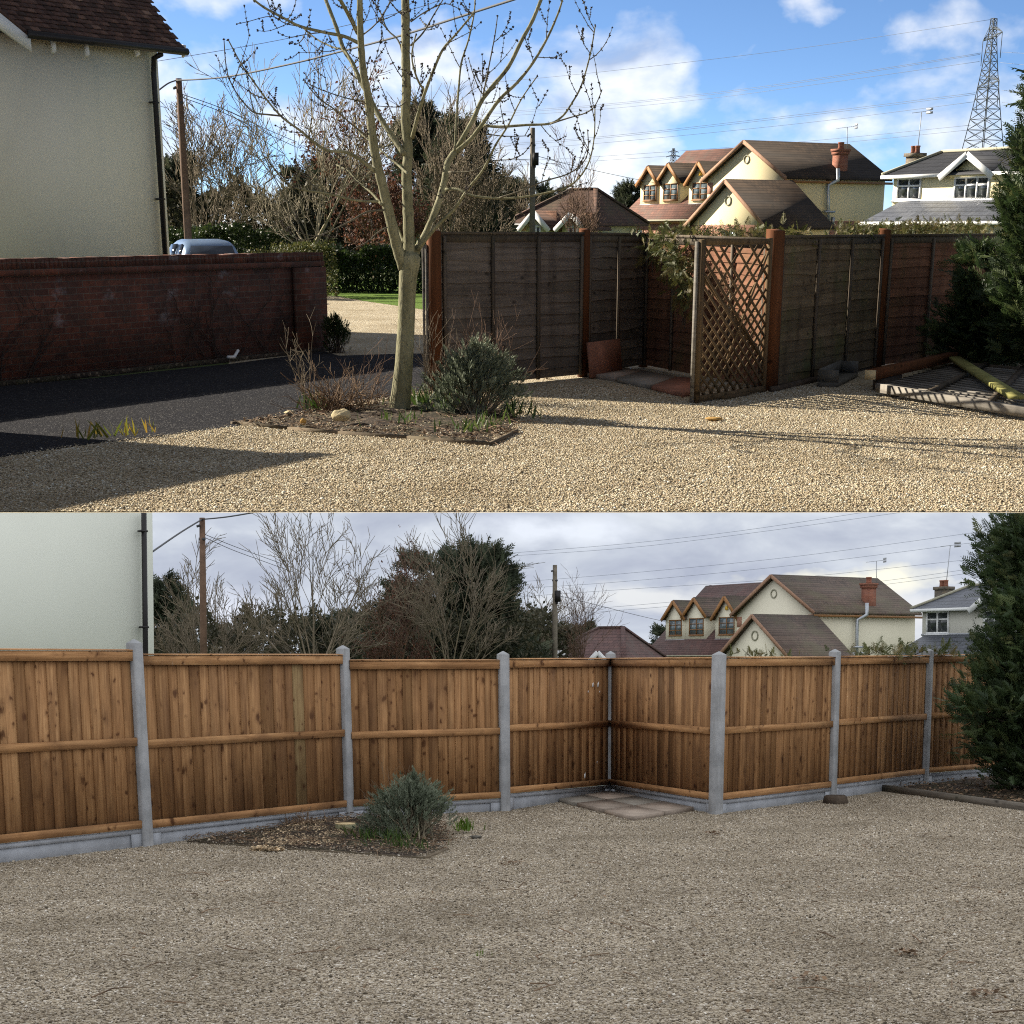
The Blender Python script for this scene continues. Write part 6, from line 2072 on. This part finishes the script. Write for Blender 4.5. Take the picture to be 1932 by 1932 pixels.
edge = g.math('MULTIPLY_ADD', n2, 2.4, -1.2)
for (cx, cz, rx, rz, col, k) in ((92, 22.0, 30, 4.5, lin(248, 244, 222), 0.95), (118, 15.0, 26, 9, lin(226, 226, 226), 0.8), (44, 17.0, 44, 5, lin(226, 227, 226), 0.75), (-84, 14.0, 36, 7, lin(222, 226, 238), 0.7), (10, 35.5, 26, 5, lin(226, 232, 242), 0.75), (-30, 8.0, 60, 5, lin(212, 215, 222), 0.6)):
    c = g.mix(g.math('MULTIPLY', g.ramp(g.math('ADD', blob(cx, cz, rx, rz), edge), [(0.0, 0.0), (0.75, 1.0)]), k), c, col)
g.emit(c, 0.53)
m.cycles.emission_sampling = 'NONE'
MT['cloud_bank'] = m

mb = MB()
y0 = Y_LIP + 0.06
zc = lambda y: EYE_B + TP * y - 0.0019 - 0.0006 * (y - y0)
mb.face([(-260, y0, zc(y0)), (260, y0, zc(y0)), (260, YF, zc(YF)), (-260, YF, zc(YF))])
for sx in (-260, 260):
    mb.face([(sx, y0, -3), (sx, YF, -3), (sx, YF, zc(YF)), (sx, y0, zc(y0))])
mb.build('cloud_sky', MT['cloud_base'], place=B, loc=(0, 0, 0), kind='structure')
mb = MB(); mb.face([(-260, YF - 0.5, -3), (260, YF - 0.5, -3), (260, YF - 0.5, zc(YF) - 0.02), (-260, YF - 0.5, zc(YF) - 0.02)])
mb.build('overcast_sky', MT['cloud_bank'], place=B, loc=(0, 0, 0), kind='structure')
sheet('ground', B, [(-255, -3, 0), (255, -3, 0), (255, YF - 1, 0), (-255, YF - 1, 0)], 0.0, MT['meadow'])
GB = lambda u, v: B.gd(u, v)

PB = [((-165, 1190), (-135, 1645)), ((252.7, 1206), (274.7, 1597)), ((646.5, 1217.5), (655.6, 1543)), ((949, 1228.5), (951.3, 1530.5)), ((1152, 1228.5), (1151, 1498)),
      ((1357, 1229), (1350, 1536.5)), ((1575.5, 1224.5), (1567, 1508)), ((1752, 1223), (1742, 1480.6)), ((1925, 1224), (1910, 1462))]
posts = []
for (ut, vt), (ub, vb) in PB:
    b_ = GB(ub, vb); b_.z = 0
    t_ = B.at(ut, vt, b_.y)
    posts.append((b_, t_))
yard_b = [(-12, 1.0), (12, 1.0), (14, 24)] + [(p[0].x, p[0].y) for p in posts[::-1]] + [(-12, 12)]
sheet('gravel_yard', B, yard_b, 0.004, MT['damp_gravel_bed'])
bedB = [GB(372, 1592), GB(524, 1603), GB(660, 1611), GB(800, 1621), GB(845, 1604), GB(862, 1575), GB(830, 1552), GB(720, 1540), GB(600, 1541), GB(470, 1560), GB(330, 1590)]
pebbles('gravel', B, 520000, 7.6, 21.5, yard_b, MT['damp_gravel_stone'], 0.0078, 0.004)


def at_post(i, z):
    b, t = posts[i]
    return b + (t - b) * (z / t.z)


def concrete_post(i, label, size=0.125, rot=0.0):
    b, t = posts[i]
    h = size / 2
    R = Matrix.Rotation(rot, 3, 'Z')
    mb = MB()
    c = 0.014
    prof = [(-h + c, -h), (h - c, -h), (h, -h + c), (h, h - c), (h - c, h), (-h + c, h), (-h, h - c), (-h, -h + c)]
    rings = []
    for z, k in ((-0.05, 1), (t.z - 0.042, 1), (t.z - 0.038, 0.985), (t.z, 0.1)):
        o = at_post(i, z)
        rings.append([o + R @ Vector((x * k, y * k, 0)) for x, y in prof])
    i0 = 0
    for r in rings: mb.v.extend(tuple(p) for p in r)
    for a in range(3):
        for j in range(8):
            mb.f.append((a * 8 + j, a * 8 + (j + 1) % 8, (a + 1) * 8 + (j + 1) % 8, (a + 1) * 8 + j)); mb.t.append(.5)
    mb.f.append(tuple(24 + j for j in range(8))); mb.t.append(.5)
    return mb.build('concrete_post', MT['concrete'], place=B, loc=b, rot=rot, label=label, cat='fence post', group='concrete posts of the new fence')


def pdir(i, j):
    d = posts[j][0] - posts[i][0]
    return math.atan2(d.y, d.x)


ang = [pdir(i, i + 1) for i in range(8)]
PLAB = ['concrete fence post at the far left end of the new fence', 'tallest nearest concrete post, before the pale cottage wall', 'second concrete post from the left, behind the tree stump bed', 'concrete post right of the grey-green sage bush, in the straight run', 'slim concrete post in the inner corner behind the paving slabs',
        'wide concrete corner post right of the paving slabs', 'concrete post beside the dark log stump', 'concrete post just left of the shaded conifer', 'last concrete post hidden by the shaded conifer']
for i in range(1, 8):
    rot = ang[i - 1] if i in (1, 2, 3, 6, 7) else ((ang[i - 1] + ang[i]) / 2 if i == 4 else ang[i])
    if i == 5:
        rot = math.radians(42)
    concrete_post(i, PLAB[i], (0.125, 0.125, 0.125, 0.125, 0.135, 0.135, 0.125, 0.125, 0.12)[i], rot)

PAN = [  # post pair, panel top v at both ends, gravel board top v at both ends, boards, label
    (0, 1, 1226, 1228, 1606, 1562, 17, 'new timber fence panel at the far left, below the cottage wall'),
    (1, 2, 1236.5, 1236.5, 1564, 1525, 19, 'long new timber panel with one olive-tinted board near its right end'),
    (2, 3, 1247, 1246.5, 1534, 1505.5, 18, 'new timber panel behind the grey-green sage bush'),
    (3, 4, 1244.5, 1243.5, 1498, 1481, 15, 'new timber panel with torn white paper scraps, left of the inner corner'),
    (4, 5, 1243.5, 1242.5, 1480, 1510, 18, 'new timber return panel behind the paving slabs'),
    (5, 6, 1241.5, 1241, 1510, 1485, 18, 'new timber panel between wide corner post and log stump'),
    (6, 7, 1240, 1238, 1481, 1460, 18, 'dark-stained new timber panel right of the log stump'),
    (7, 8, 1237, 1236, 1459, 1446, 14, 'new timber panel running behind the shaded conifer')]
rb = random.Random(19)
for (i, j, va, vb, ga, gb_, nb, lab) in PAN:
    bi, bj = posts[i][0], posts[j][0]
    za, zb = B.at(0, va, bi.y).z, B.at(0, vb, bj.y).z
    h0, h1 = B.at(0, ga, bi.y).z, B.at(0, gb_, bj.y).z
    h0, h1 = max(0.13, h0), max(0.13, h1)
    w = (bj - bi); L = w.length; w = w / L
    n = Vector((w.y, -w.x, 0))
    if n.dot(Vector((0, 0, 0)) - bi) < 0: n = -n
    e = 0.066 / L
    def S(t, f, off=0.0, dz=0.0):
        """a point on the panel: t along, f up between gravel board (0) and panel top (1)"""
        z0, z1 = h0 + (h1 - h0) * t, za + (zb - za) * t
        z = z0 + (z1 - z0) * f + dz
        return at_post(i, z).lerp(at_post(j, z), e + (1 - 2 * e) * t) + n * off
    root = thing(B, 'timber_panel', lab, 'fence panel', at_post(i, 0.0), math.atan2(w.y, w.x), 'panels of the new timber fence')
    mb = MB()
    ws = [rb.uniform(0.7, 1.3) for _ in range(nb)]; tot = sum(ws); acc = 0
    for k in range(nb):
        t0 = acc / tot; acc += ws[k]; t1 = acc / tot
        tn = min(0.94, max(0, rb.gauss(0.52, 0.25)))
        if lab.startswith('long') and k == nb - 5: tn = 1.0
        ta = max(0, t0); tb = min(1, t1 + 0.012)
        sl = rb.uniform(0.013, 0.022)
        top = rb.uniform(0.0, 0.008)
        q = [S(ta, 0.006, -0.008), S(tb, 0.006, -0.008), S(tb, 0.006, 0.004), S(ta, 0.006, sl)]
        u_ = [S(ta, 0.975, -0.008), S(tb, 0.975, -0.008), S(tb, 0.975, 0.004), S(ta, 0.975, sl)]
        mb.hexa(q + u_, tn)
    mb.build('board_panel', MT['new_board'], root)
    for nm, f, dz0, hgt, off, th in (('top_rail', 1.0, -0.098, 0.095, 0.028, 0.018), ('middle_rail', 0.49, -0.040, 0.084, 0.027, 0.018), ('bottom_rail', 0.0, 0.004, 0.080, 0.027, 0.018)):
        rl = MB()
        a0, a1 = S(0, f, off, dz0), S(1, f, off, dz0)
        rl.hexa([a0, a1, a1 + n * th, a0 + n * th, a0 + UP * hgt, a1 + UP * hgt, a1 + n * th + UP * (hgt - 0.006), a0 + n * th + UP * (hgt - 0.006)], rb.uniform(0.45, 0.9))
        rl.build(nm, MT['new_rail'], root)
    cp = MB(); a0, a1 = S(0, 1.0, -0.03), S(1, 1.0, -0.03)
    cp.hexa([a0, a1, a1 + n * 0.085, a0 + n * 0.085, a0 + UP * 0.018, a1 + UP * 0.018, a1 + n * 0.085 + UP * 0.010, a0 + n * 0.085 + UP * 0.010], 0.75); cp.build('capping', MT['new_rail'], root)
    if 'paper' in lab:
        for (u, v, wd, ht) in ((1117, 1296, 0.055, 0.06), (1127, 1296.5, 0.05, 0.075), (1109, 1307, 0.02, 0.03), (1131, 1307, 0.02, 0.03), (1102, 1468, 0.05, 0.07), (1126, 1440, 0.015, 0.03)):
            p = B.pl(u, v, S(0.5, 0.5, 0.030), n); s2 = MB()
            s2.prism([p, p + w * wd, p + w * wd * 0.8 + UP * ht, p + w * wd * 0.1 + UP * ht * 0.7], n * 0.002); s2.build('paper_scrap', MT['copper_label'], root)
    # the concrete gravel board under it
    gr_ = thing(B, 'gravel_board', 'recessed concrete gravel board under the ' + {0: 'leftmost timber panel', 1: 'panel with the olive board', 2: 'panel behind the sage bush', 3: 'panel with paper scraps', 4: 'return panel by the slabs', 5: 'panel between corner post and stump', 6: 'dark-stained panel', 7: 'panel behind the conifer'}[i], 'gravel board', at_post(i, 0), math.atan2(w.y, w.x), 'concrete gravel boards of the new fence')
    def Gp(t, z, off):
        return at_post(i, z).lerp(at_post(j, z), e + (1 - 2 * e) * t) + n * off
    hz = lambda t: h0 + (h1 - h0) * t - 0.004
    sl = MB(); sl.hexa([Gp(0, -0.06, -0.01), Gp(1, -0.06, -0.01), Gp(1, -0.06, 0.016), Gp(0, -0.06, 0.016), Gp(0, hz(0), -0.01), Gp(1, hz(1), -0.01), Gp(1, hz(1), 0.016), Gp(0, hz(0), 0.016)])
    sl.build('slab', MT['gravel_board'], gr_)
    fr = MB(); ed = 0.045; sx = 0.13 / L
    def band(ta, tb, za0, za1, zb0, zb1):
        fr.hexa([Gp(ta, za0, 0.0165), Gp(tb, zb0, 0.0165), Gp(tb, zb0, 0.030), Gp(ta, za0, 0.030), Gp(ta, za1, 0.0165), Gp(tb, zb1, 0.0165), Gp(tb, zb1, 0.030), Gp(ta, za1, 0.030)])
    band(0, 1, hz(0) - ed, hz(0), hz(1) - ed, hz(1))
    band(0, sx, -0.05, hz(0) - ed - .0005, -0.05, hz(sx) - ed - .0005); band(1 - sx, 1, -0.05, hz(1 - sx) - ed - .0005, -0.05, hz(1) - ed - .0005)
    fr.build('raised_border', MT['gravel_board'], gr_)

# cottage wall behind the fence
PR = B.at(289, 1100, 25.0); PL_ = B.at(-20, 1100, 23.0)
w = V2(PR - PL_).normalized(); n = Vector((w.y, -w.x, 0)); Ob = V2(PR)
root = thing(B, 'cottage', 'pale greenish-cream cottage wall behind the new fence, under grey sky', 'house', Ob, math.atan2(w.y, w.x))
mb = MB(); mb.bx(Ob, -w * 9, -n * 6, UP * 4.9); mb.build('wall', MT['pale_cottage_render'], root)
d1 = B.pl(273, 1100, PR + n * 0.1, n); dp = MB(); dp.tube([Vector((d1.x, d1.y, 0.1)), Vector((d1.x, d1.y, 4.9))], 0.042, 10); po = dp.build('drainpipe', MT['black_plastic'], root)
for v in (1004, 1185):
    br = MB()
    c = Vector((d1.x, d1.y, B.pl(273, v, d1, n).z)); br.bx(c - w * 0.08 - n * 0.06, w * 0.125, n * 0.10, UP * 0.028)
    br.build('pipe_bracket', MT['black_plastic'], root, parent=po)

# bed with the felled tree's stump
mound('soil', B, bedB, GB(620, 1580), 0.045, 'soil', 8)
litter('leaf_litter', B, 4200, bedB, 'dead_stem', 0.012, 0.04, 0.035, 9)
sticks('twig_litter', B, 220, bedB, 'dead_stem', 0.06, 0.35, 0.03, 66)
strewn('gravel', B, 2600, bedB, 'damp_gravel_stone', 0.009, 0.01, 0.05, 67)
litter('sawdust', B, 3000, [GB(485, 1599), GB(560, 1603), GB(640, 1598), GB(650, 1578), GB(640, 1556), GB(600, 1548), GB(560, 1562), GB(500, 1580)], 'sawdust', 0.012, 0.035, 0.03, 10)
litter('sawdust', B, 700, [GB(470, 1607), GB(520, 1610), GB(540, 1606), GB(500, 1602)], 'sawdust', 0.02, 0.04, 0.012, 12)
edging(B, [(377, 1592), (455, 1597), (524, 1603), (660, 1611), (800, 1621)], 'long front edging board of the bed with the cut stump', 0.04, 0.03)
edging(B, [(803, 1621), (843, 1604)], 'short side edging board right of the sage bush, by the new fence', 0.05, 0.035)
c = GB(652, 1572); k = c.y / F
root = thing(B, 'tree_stump', 'freshly cut pale stump in the bed left of the sage bush', 'stump', c)
mb = MB(); r = 19.5 * k; mb.lathe(c, [(r * 1.12, -0.02), (r * 1.02, 0.06), (r, 0.10)], 22, .5, 0.03); mb.build('trunk', MT['ash_bark'], root)
mb = MB(); mb.lathe(c + UP * 0.1005, [(r * 0.96, 0.0), (r * 0.95, 0.006)], 22, .5, 0.02); mb.build('cut_face', MT['cut_wood'], root)
c = GB(1575.5, 1516); r = 23 * c.y / F
mb = MB(); mb.lathe(c, [(r * 1.15, -0.02), (r * 1.04, 0.05), (r * 0.97, 0.085), (r * 0.8, 0.105), (r * 0.2, 0.09)], 22, .5, 0.16)
mb.build('log_stump', MT['rotten_wood'], place=B, loc=c, label='dark weathered log stump on the gravel below a concrete post', cat='stump')
sprig_shrub(B, 'sage_shrub', 'grey-green sage bush in front of the new timber fence', 780, 1592, 184, 108, 1200, 71)
stick_shrub(B, 'bare_shrub', 'thin bare stems rising from the sage bush at the new fence', 745, 1575, 110, 120, 12, 72, 'twig_brown', 0.4, 0.0, (0, 0), 0.004)
stick_shrub(B, 'dead_shrub', 'low tangle of dead brown stems left of the cut stump', 560, 1560, 150, 38, 60, 73, 'dead_stem', 1.6, 0.15, (0, 0), 0.006)
blades(B, 'leafy_plant', 'small green plant at the left of the stump bed, against the gravel board', [(485, 1560), (490, 1556), (480, 1563), (497, 1560)], 74, 'bulb_leaf', n=24, hmin=0.1, hmax=0.24, sp=0.07)
blades(B, 'bulb_clump', 'grassy green leaves at the left foot of the sage bush under grey sky', [(690, 1583), (705, 1590), (725, 1592), (745, 1594)], 75, n=26, hmin=0.07, hmax=0.17, sp=0.12)
blades(B, 'bulb_clump', 'low green shoots before the sage bush, near the front board', [(760, 1605), (785, 1608), (740, 1604)], 76, n=26, hmin=0.05, hmax=0.12, sp=0.12)
blades(B, 'leafy_plant', 'single bright green leaf clump right of the sage bush', [(877, 1574), (881, 1572)], 77, 'grass_blade', n=24, hmin=0.08, hmax=0.18, sp=0.05)
rock('soil_lump', 615, 1550, 46, 16, 'rotten_wood', 'dark lump of turned soil at the post behind the cut stump', B, 11)
rock('flat_stone', 898, 1580, 26, 8, 'grey_stone', 'flat grey stone on the gravel right of the sage bush', B, 12)

# paving slabs in the corner: two rows of three
cs = [GB(1040, 1511), GB(1194, 1550), GB(1311, 1531), GB(1150, 1499)]
nm = 0
SL = ['grey paving slab nearest the paper-scrapped panel, left corner', 'pinkish paving slab in the front row, middle', 'reddish-brown paving slab at the front corner on the gravel', 'grey paving slab at the back, deepest in the inner corner', 'middle paving slab of the back row along the gravel board', 'greyish paving slab next to the wide corner post']
for r_ in range(2):
    for k in range(3):
        def Q(a, b_):
            return (cs[0].lerp(cs[1], a)).lerp(cs[3].lerp(cs[2], a), b_)
        a0, a1 = k / 3 + 0.006, (k + 1) / 3 - 0.006; b0, b1 = r_ / 2 + 0.008, (r_ + 1) / 2 - 0.008
        mb = MB(); mb.prism([Q(a0, b0), Q(a1, b0), Q(a1, b1), Q(a0, b1)], UP * (0.052 + 0.004 * ((k + r_) % 2)), random.random())
        mb.build('paving_slab', MT['pink_slab' if (k + r_) % 2 or k == 2 else 'grey_slab'], place=B, loc=Q(a0, b0), label=SL[nm], cat='paving slab', group='paving slabs laid by the new fence'); nm += 1

# border sleeper and the shaded conifer on the right
p, q = GB(1662, 1492), GB(1990, 1538); mb = MB(); brace(p + UP * 0.045, q + UP * 0.045, 0.10, 0.09, mb, .5)
mb.build('sleeper', MT['sleeper_wood'], place=B, loc=p, label='long grey timber sleeper edging the soil under the conifer', cat='sleeper')
bedC = [GB(1668, 1488), GB(1990, 1532), GB(2100, 1500), GB(1960, 1452), GB(1745, 1478)]
mound('soil', B, bedC, GB(1870, 1490), 0.05, 'soil', 13)
litter('leaf_litter', B, 1400, bedC, 'dead_stem', 0.03, 0.07, 0.04, 14)
rb2 = np.random.default_rng(5)
conifer(B, 'large dark green conifer at the right edge, under grey sky', 2006, 21.6, 900, 350, 141, n=17000, fs=0.25, mat_='conifer_leaf', name='leylandii_conifer', group=None, lumps=230, ztop=5.4, v_mid=1243, shape=0.85)
for i, (u, v, s_) in enumerate(((1530, 1856, 16), (1860, 1886, 22), (1345, 1577, 10), (1710, 1805, 10), (968, 1634, 16))):
    c = GB(u, v); rr = np.random.default_rng(90 + i)
    poly = [c + Vector((math.cos(a) * s_ * c.y / F * 1.6, math.sin(a) * s_ * c.y / F * 2.2, 0)) for a in np.linspace(0, 6.28, 9)[:-1]]
    litter('leaf_litter', B, 40, poly, 'dead_stem', 0.02, 0.05, 0.02, 95 + i)
blades(B, 'weed_tuft', 'tiny green weed alone in the middle of the damp gravel', [(905, 1817)], 78, 'grass_blade', n=10, hmin=0.03, hmax=0.06, sp=0.03)
allg = [GB(500, 1925), GB(1400, 1925), GB(1920, 1925), GB(1900, 1560), GB(900, 1640), GB(300, 1650), GB(40, 1925)]
litter('dead_leaves', B, 420, allg, 'dead_stem', 0.012, 0.035, 0.015, 15)
sticks('twig_litter', B, 90, allg, 'dead_stem', 0.06, 0.3, 0.015, 16)

# conifer tips over the new fence, hedges, trees, houses behind
spray_hedge(B, 'conifer_branch', 'curled conifer tips showing above the panel between corner post and log stump', [(1400, 1243), (1470, 1242)], [20.4, 21], 40, 0.17, 'conifer_tip', (0.25, 0.1, 0.03), 81, 'branch')
spray_hedge(B, 'conifer_branch', 'conifer tips showing above the dark-stained panel', [(1610, 1240), (1700, 1236), (1790, 1232)], [22, 23, 24], 150, 0.20, 'conifer_tip', (0.2, 0.12, 0.05), 82, 'branch')
hedge(B, 'ragged olive-brown hedge closing the view low behind the new fence', B.at(200, 1240, 56), B.at(1010, 1240, 60), 3.0, 2.2, 16000, ls=0.16, seed=83, material='bush_leaf', wob=0.42)
hedge(B, 'far dull shrubbery behind the bare trees under grey sky', B.at(260, 1240, 80), B.at(1080, 1240, 84), 3.6, 2.5, 15000, material='bush_leaf', ls=0.28, seed=84, wob=0.5, name='shrubbery', cat='shrubbery')
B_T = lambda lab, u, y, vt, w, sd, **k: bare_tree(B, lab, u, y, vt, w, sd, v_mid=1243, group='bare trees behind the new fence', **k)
B_T('bushy bare brown tree behind the brown pole, under grey sky', 390, 52, 1068, 220, 201, mains=9, tilt=(12, 75), kids=(8, 5, 4), trunk_h=0.25, rmin=0.012)
B_T('tall upright bare tree against the clouds, left of the big conifers', 592, 47, 985, 270, 202, mains=11, tilt=(4, 58), kids=(6, 4, 3), trunk_h=0.26, rmin=0.010)
B_T('low twiggy bare tree filling between tall bare tree and pole', 480, 60, 1135, 180, 203, mains=9, tilt=(15, 75), kids=(7, 6, 4), rmin=0.012)
B_T('bare tree with a few dead brown leaves left of the big conifers', 745, 55, 1035, 150, 204, name='beech_tree', mains=8, tilt=(8, 62), kids=(7, 6, 4), twig='twig_red', leaves='beech_leaf', nleaf=1500, lsize=0.10, rmin=0.011, trunk_h=0.16)
B_T('brown bare tree standing in front of the big conifers', 850, 55, 1040, 220, 205, mains=9, tilt=(5, 62), kids=(6, 5, 4), rmin=0.011)
B_T('small far bare tree left of the thin pole, under grey sky', 1005, 95, 1150, 80, 206, mains=9, tilt=(10, 60), rmin=0.016, r0=0.16)
B_T('small far bare tree at the foot of the thin pole, under grey sky', 1045, 100, 1155, 70, 207, mains=9, tilt=(10, 60), rmin=0.016, r0=0.16)
B_T('thin young birch before the dull bungalow roof, under grey sky', 1098, 70, 1115, 46, 208, name='birch_tree', mains=8, tilt=(3, 22), kids=(6, 4, 3), rmin=0.008, r0=0.06, twig='twig_red')
KB = dict(group='evergreen trees behind the new fence', v_mid=1243)
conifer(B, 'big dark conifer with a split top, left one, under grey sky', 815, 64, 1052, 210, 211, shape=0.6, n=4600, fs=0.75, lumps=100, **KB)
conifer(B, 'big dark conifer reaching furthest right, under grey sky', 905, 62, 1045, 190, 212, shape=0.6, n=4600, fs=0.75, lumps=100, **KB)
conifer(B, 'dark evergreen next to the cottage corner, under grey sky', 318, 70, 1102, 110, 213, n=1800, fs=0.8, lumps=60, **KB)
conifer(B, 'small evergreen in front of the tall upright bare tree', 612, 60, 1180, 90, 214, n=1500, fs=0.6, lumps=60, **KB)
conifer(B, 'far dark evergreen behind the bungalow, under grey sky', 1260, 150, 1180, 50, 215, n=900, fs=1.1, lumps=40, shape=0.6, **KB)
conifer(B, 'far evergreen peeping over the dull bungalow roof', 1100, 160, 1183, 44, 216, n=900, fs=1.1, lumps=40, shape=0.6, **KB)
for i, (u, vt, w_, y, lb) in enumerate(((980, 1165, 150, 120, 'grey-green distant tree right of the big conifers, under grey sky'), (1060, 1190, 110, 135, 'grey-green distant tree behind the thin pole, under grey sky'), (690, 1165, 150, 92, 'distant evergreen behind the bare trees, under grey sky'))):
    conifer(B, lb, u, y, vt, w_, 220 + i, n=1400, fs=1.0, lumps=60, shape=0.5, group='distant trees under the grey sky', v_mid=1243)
mpB = lambda u, v: (1273.7 + (u - 1226) * 1.02, 1088 + (v - 269) * 1.015)
chalet_house(B, mpB, 'cream gabled house with three dormers under grey sky, beyond the new fence', dict(wall='dull_render', roof='dull_tile', wing='dull_red_tile', brick='house_brick', stack='chimney_brick'))
slate_house(B, lambda u, v: (u + 54, v + 818), 'house with slate roof partly hidden by the shaded conifer, under grey sky', dict(wall='grey_render', slate='slate', lower='slate'))
bungalow(B, lambda u, v: (u + 51, v + 827), 'dull brown hipped bungalow roof behind the new fence', dict(wall='bungalow_render', roof='dull_red_tile'))
pylon(B, 'tiny far pylon above the dormers, under grey sky', 1340, 1104, 1132, 400, 12, 4, full=False)
telegraph_pole(B, 'brown telegraph pole behind the new fence, under grey sky', 381.5, 977, 45, 0.088, 'pole_wood')
telegraph_pole(B, 'thin mossy telegraph pole right of the big conifers, under grey sky', 1047, 1066, 62, 0.095, 'pole_pale', box=(1047, 1125))
PWB = 'overhead power lines under the grey sky'
for i, (pts, lb) in enumerate((
        ([(1660, 962), (1400, 1001), (1179, 1026), (930, 1046)], 'upper line of the highest pair under the grey sky'),
        ([(1720, 964), (1400, 1008), (1179, 1034), (930, 1051)], 'lower line of the highest pair under the grey sky'),
        ([(1880, 999), (1500, 1050), (1179, 1082), (950, 1100)], 'upper line of the middle pair under the grey sky'),
        ([(1880, 1018), (1500, 1066), (1179, 1097), (950, 1112)], 'lower line of the middle pair under the grey sky'),
        ([(1880, 1050), (1500, 1090), (1179, 1112), (950, 1128)], 'single line below the middle pair under the grey sky'),
        ([(1880, 1066), (1650, 1098), (1330, 1130), (1100, 1150)], 'upper line of the lowest pair under the grey sky'),
        ([(1880, 1074), (1650, 1105), (1330, 1138), (1100, 1157)], 'lower line of the lowest pair under the grey sky'))):
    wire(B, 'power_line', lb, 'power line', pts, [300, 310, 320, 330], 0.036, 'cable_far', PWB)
wire(B, 'service_cable', 'thick black cable rising right from the brown pole, under grey sky', 'cable', [(381, 980), (430, 975), (495, 964)], [45, 43, 40], 0.022)
wire(B, 'service_cable', 'thick black cable falling left from the brown pole to the cottage', 'cable', [(381, 980), (340, 1005), (286, 1042)], [45, 41, 36], 0.022)
wire(B, 'telephone_wire', 'upper thin wire slanting right from the brown pole, under grey sky', 'wire', [(386, 1008), (440, 1030), (500, 1052), (560, 1074)], [45, 50, 56, 60], 0.010)
wire(B, 'telephone_wire', 'lower thin wire slanting right from the brown pole, under grey sky', 'wire', [(386, 1014), (440, 1038), (500, 1060), (560, 1082)], [45, 50, 56, 60], 0.010)
wire(B, 'telephone_wire', 'thin wire sagging right from the thin mossy pole', 'wire', [(1047, 1122), (1120, 1140), (1220, 1165), (1290, 1180)], [62, 70, 80, 95], 0.012)
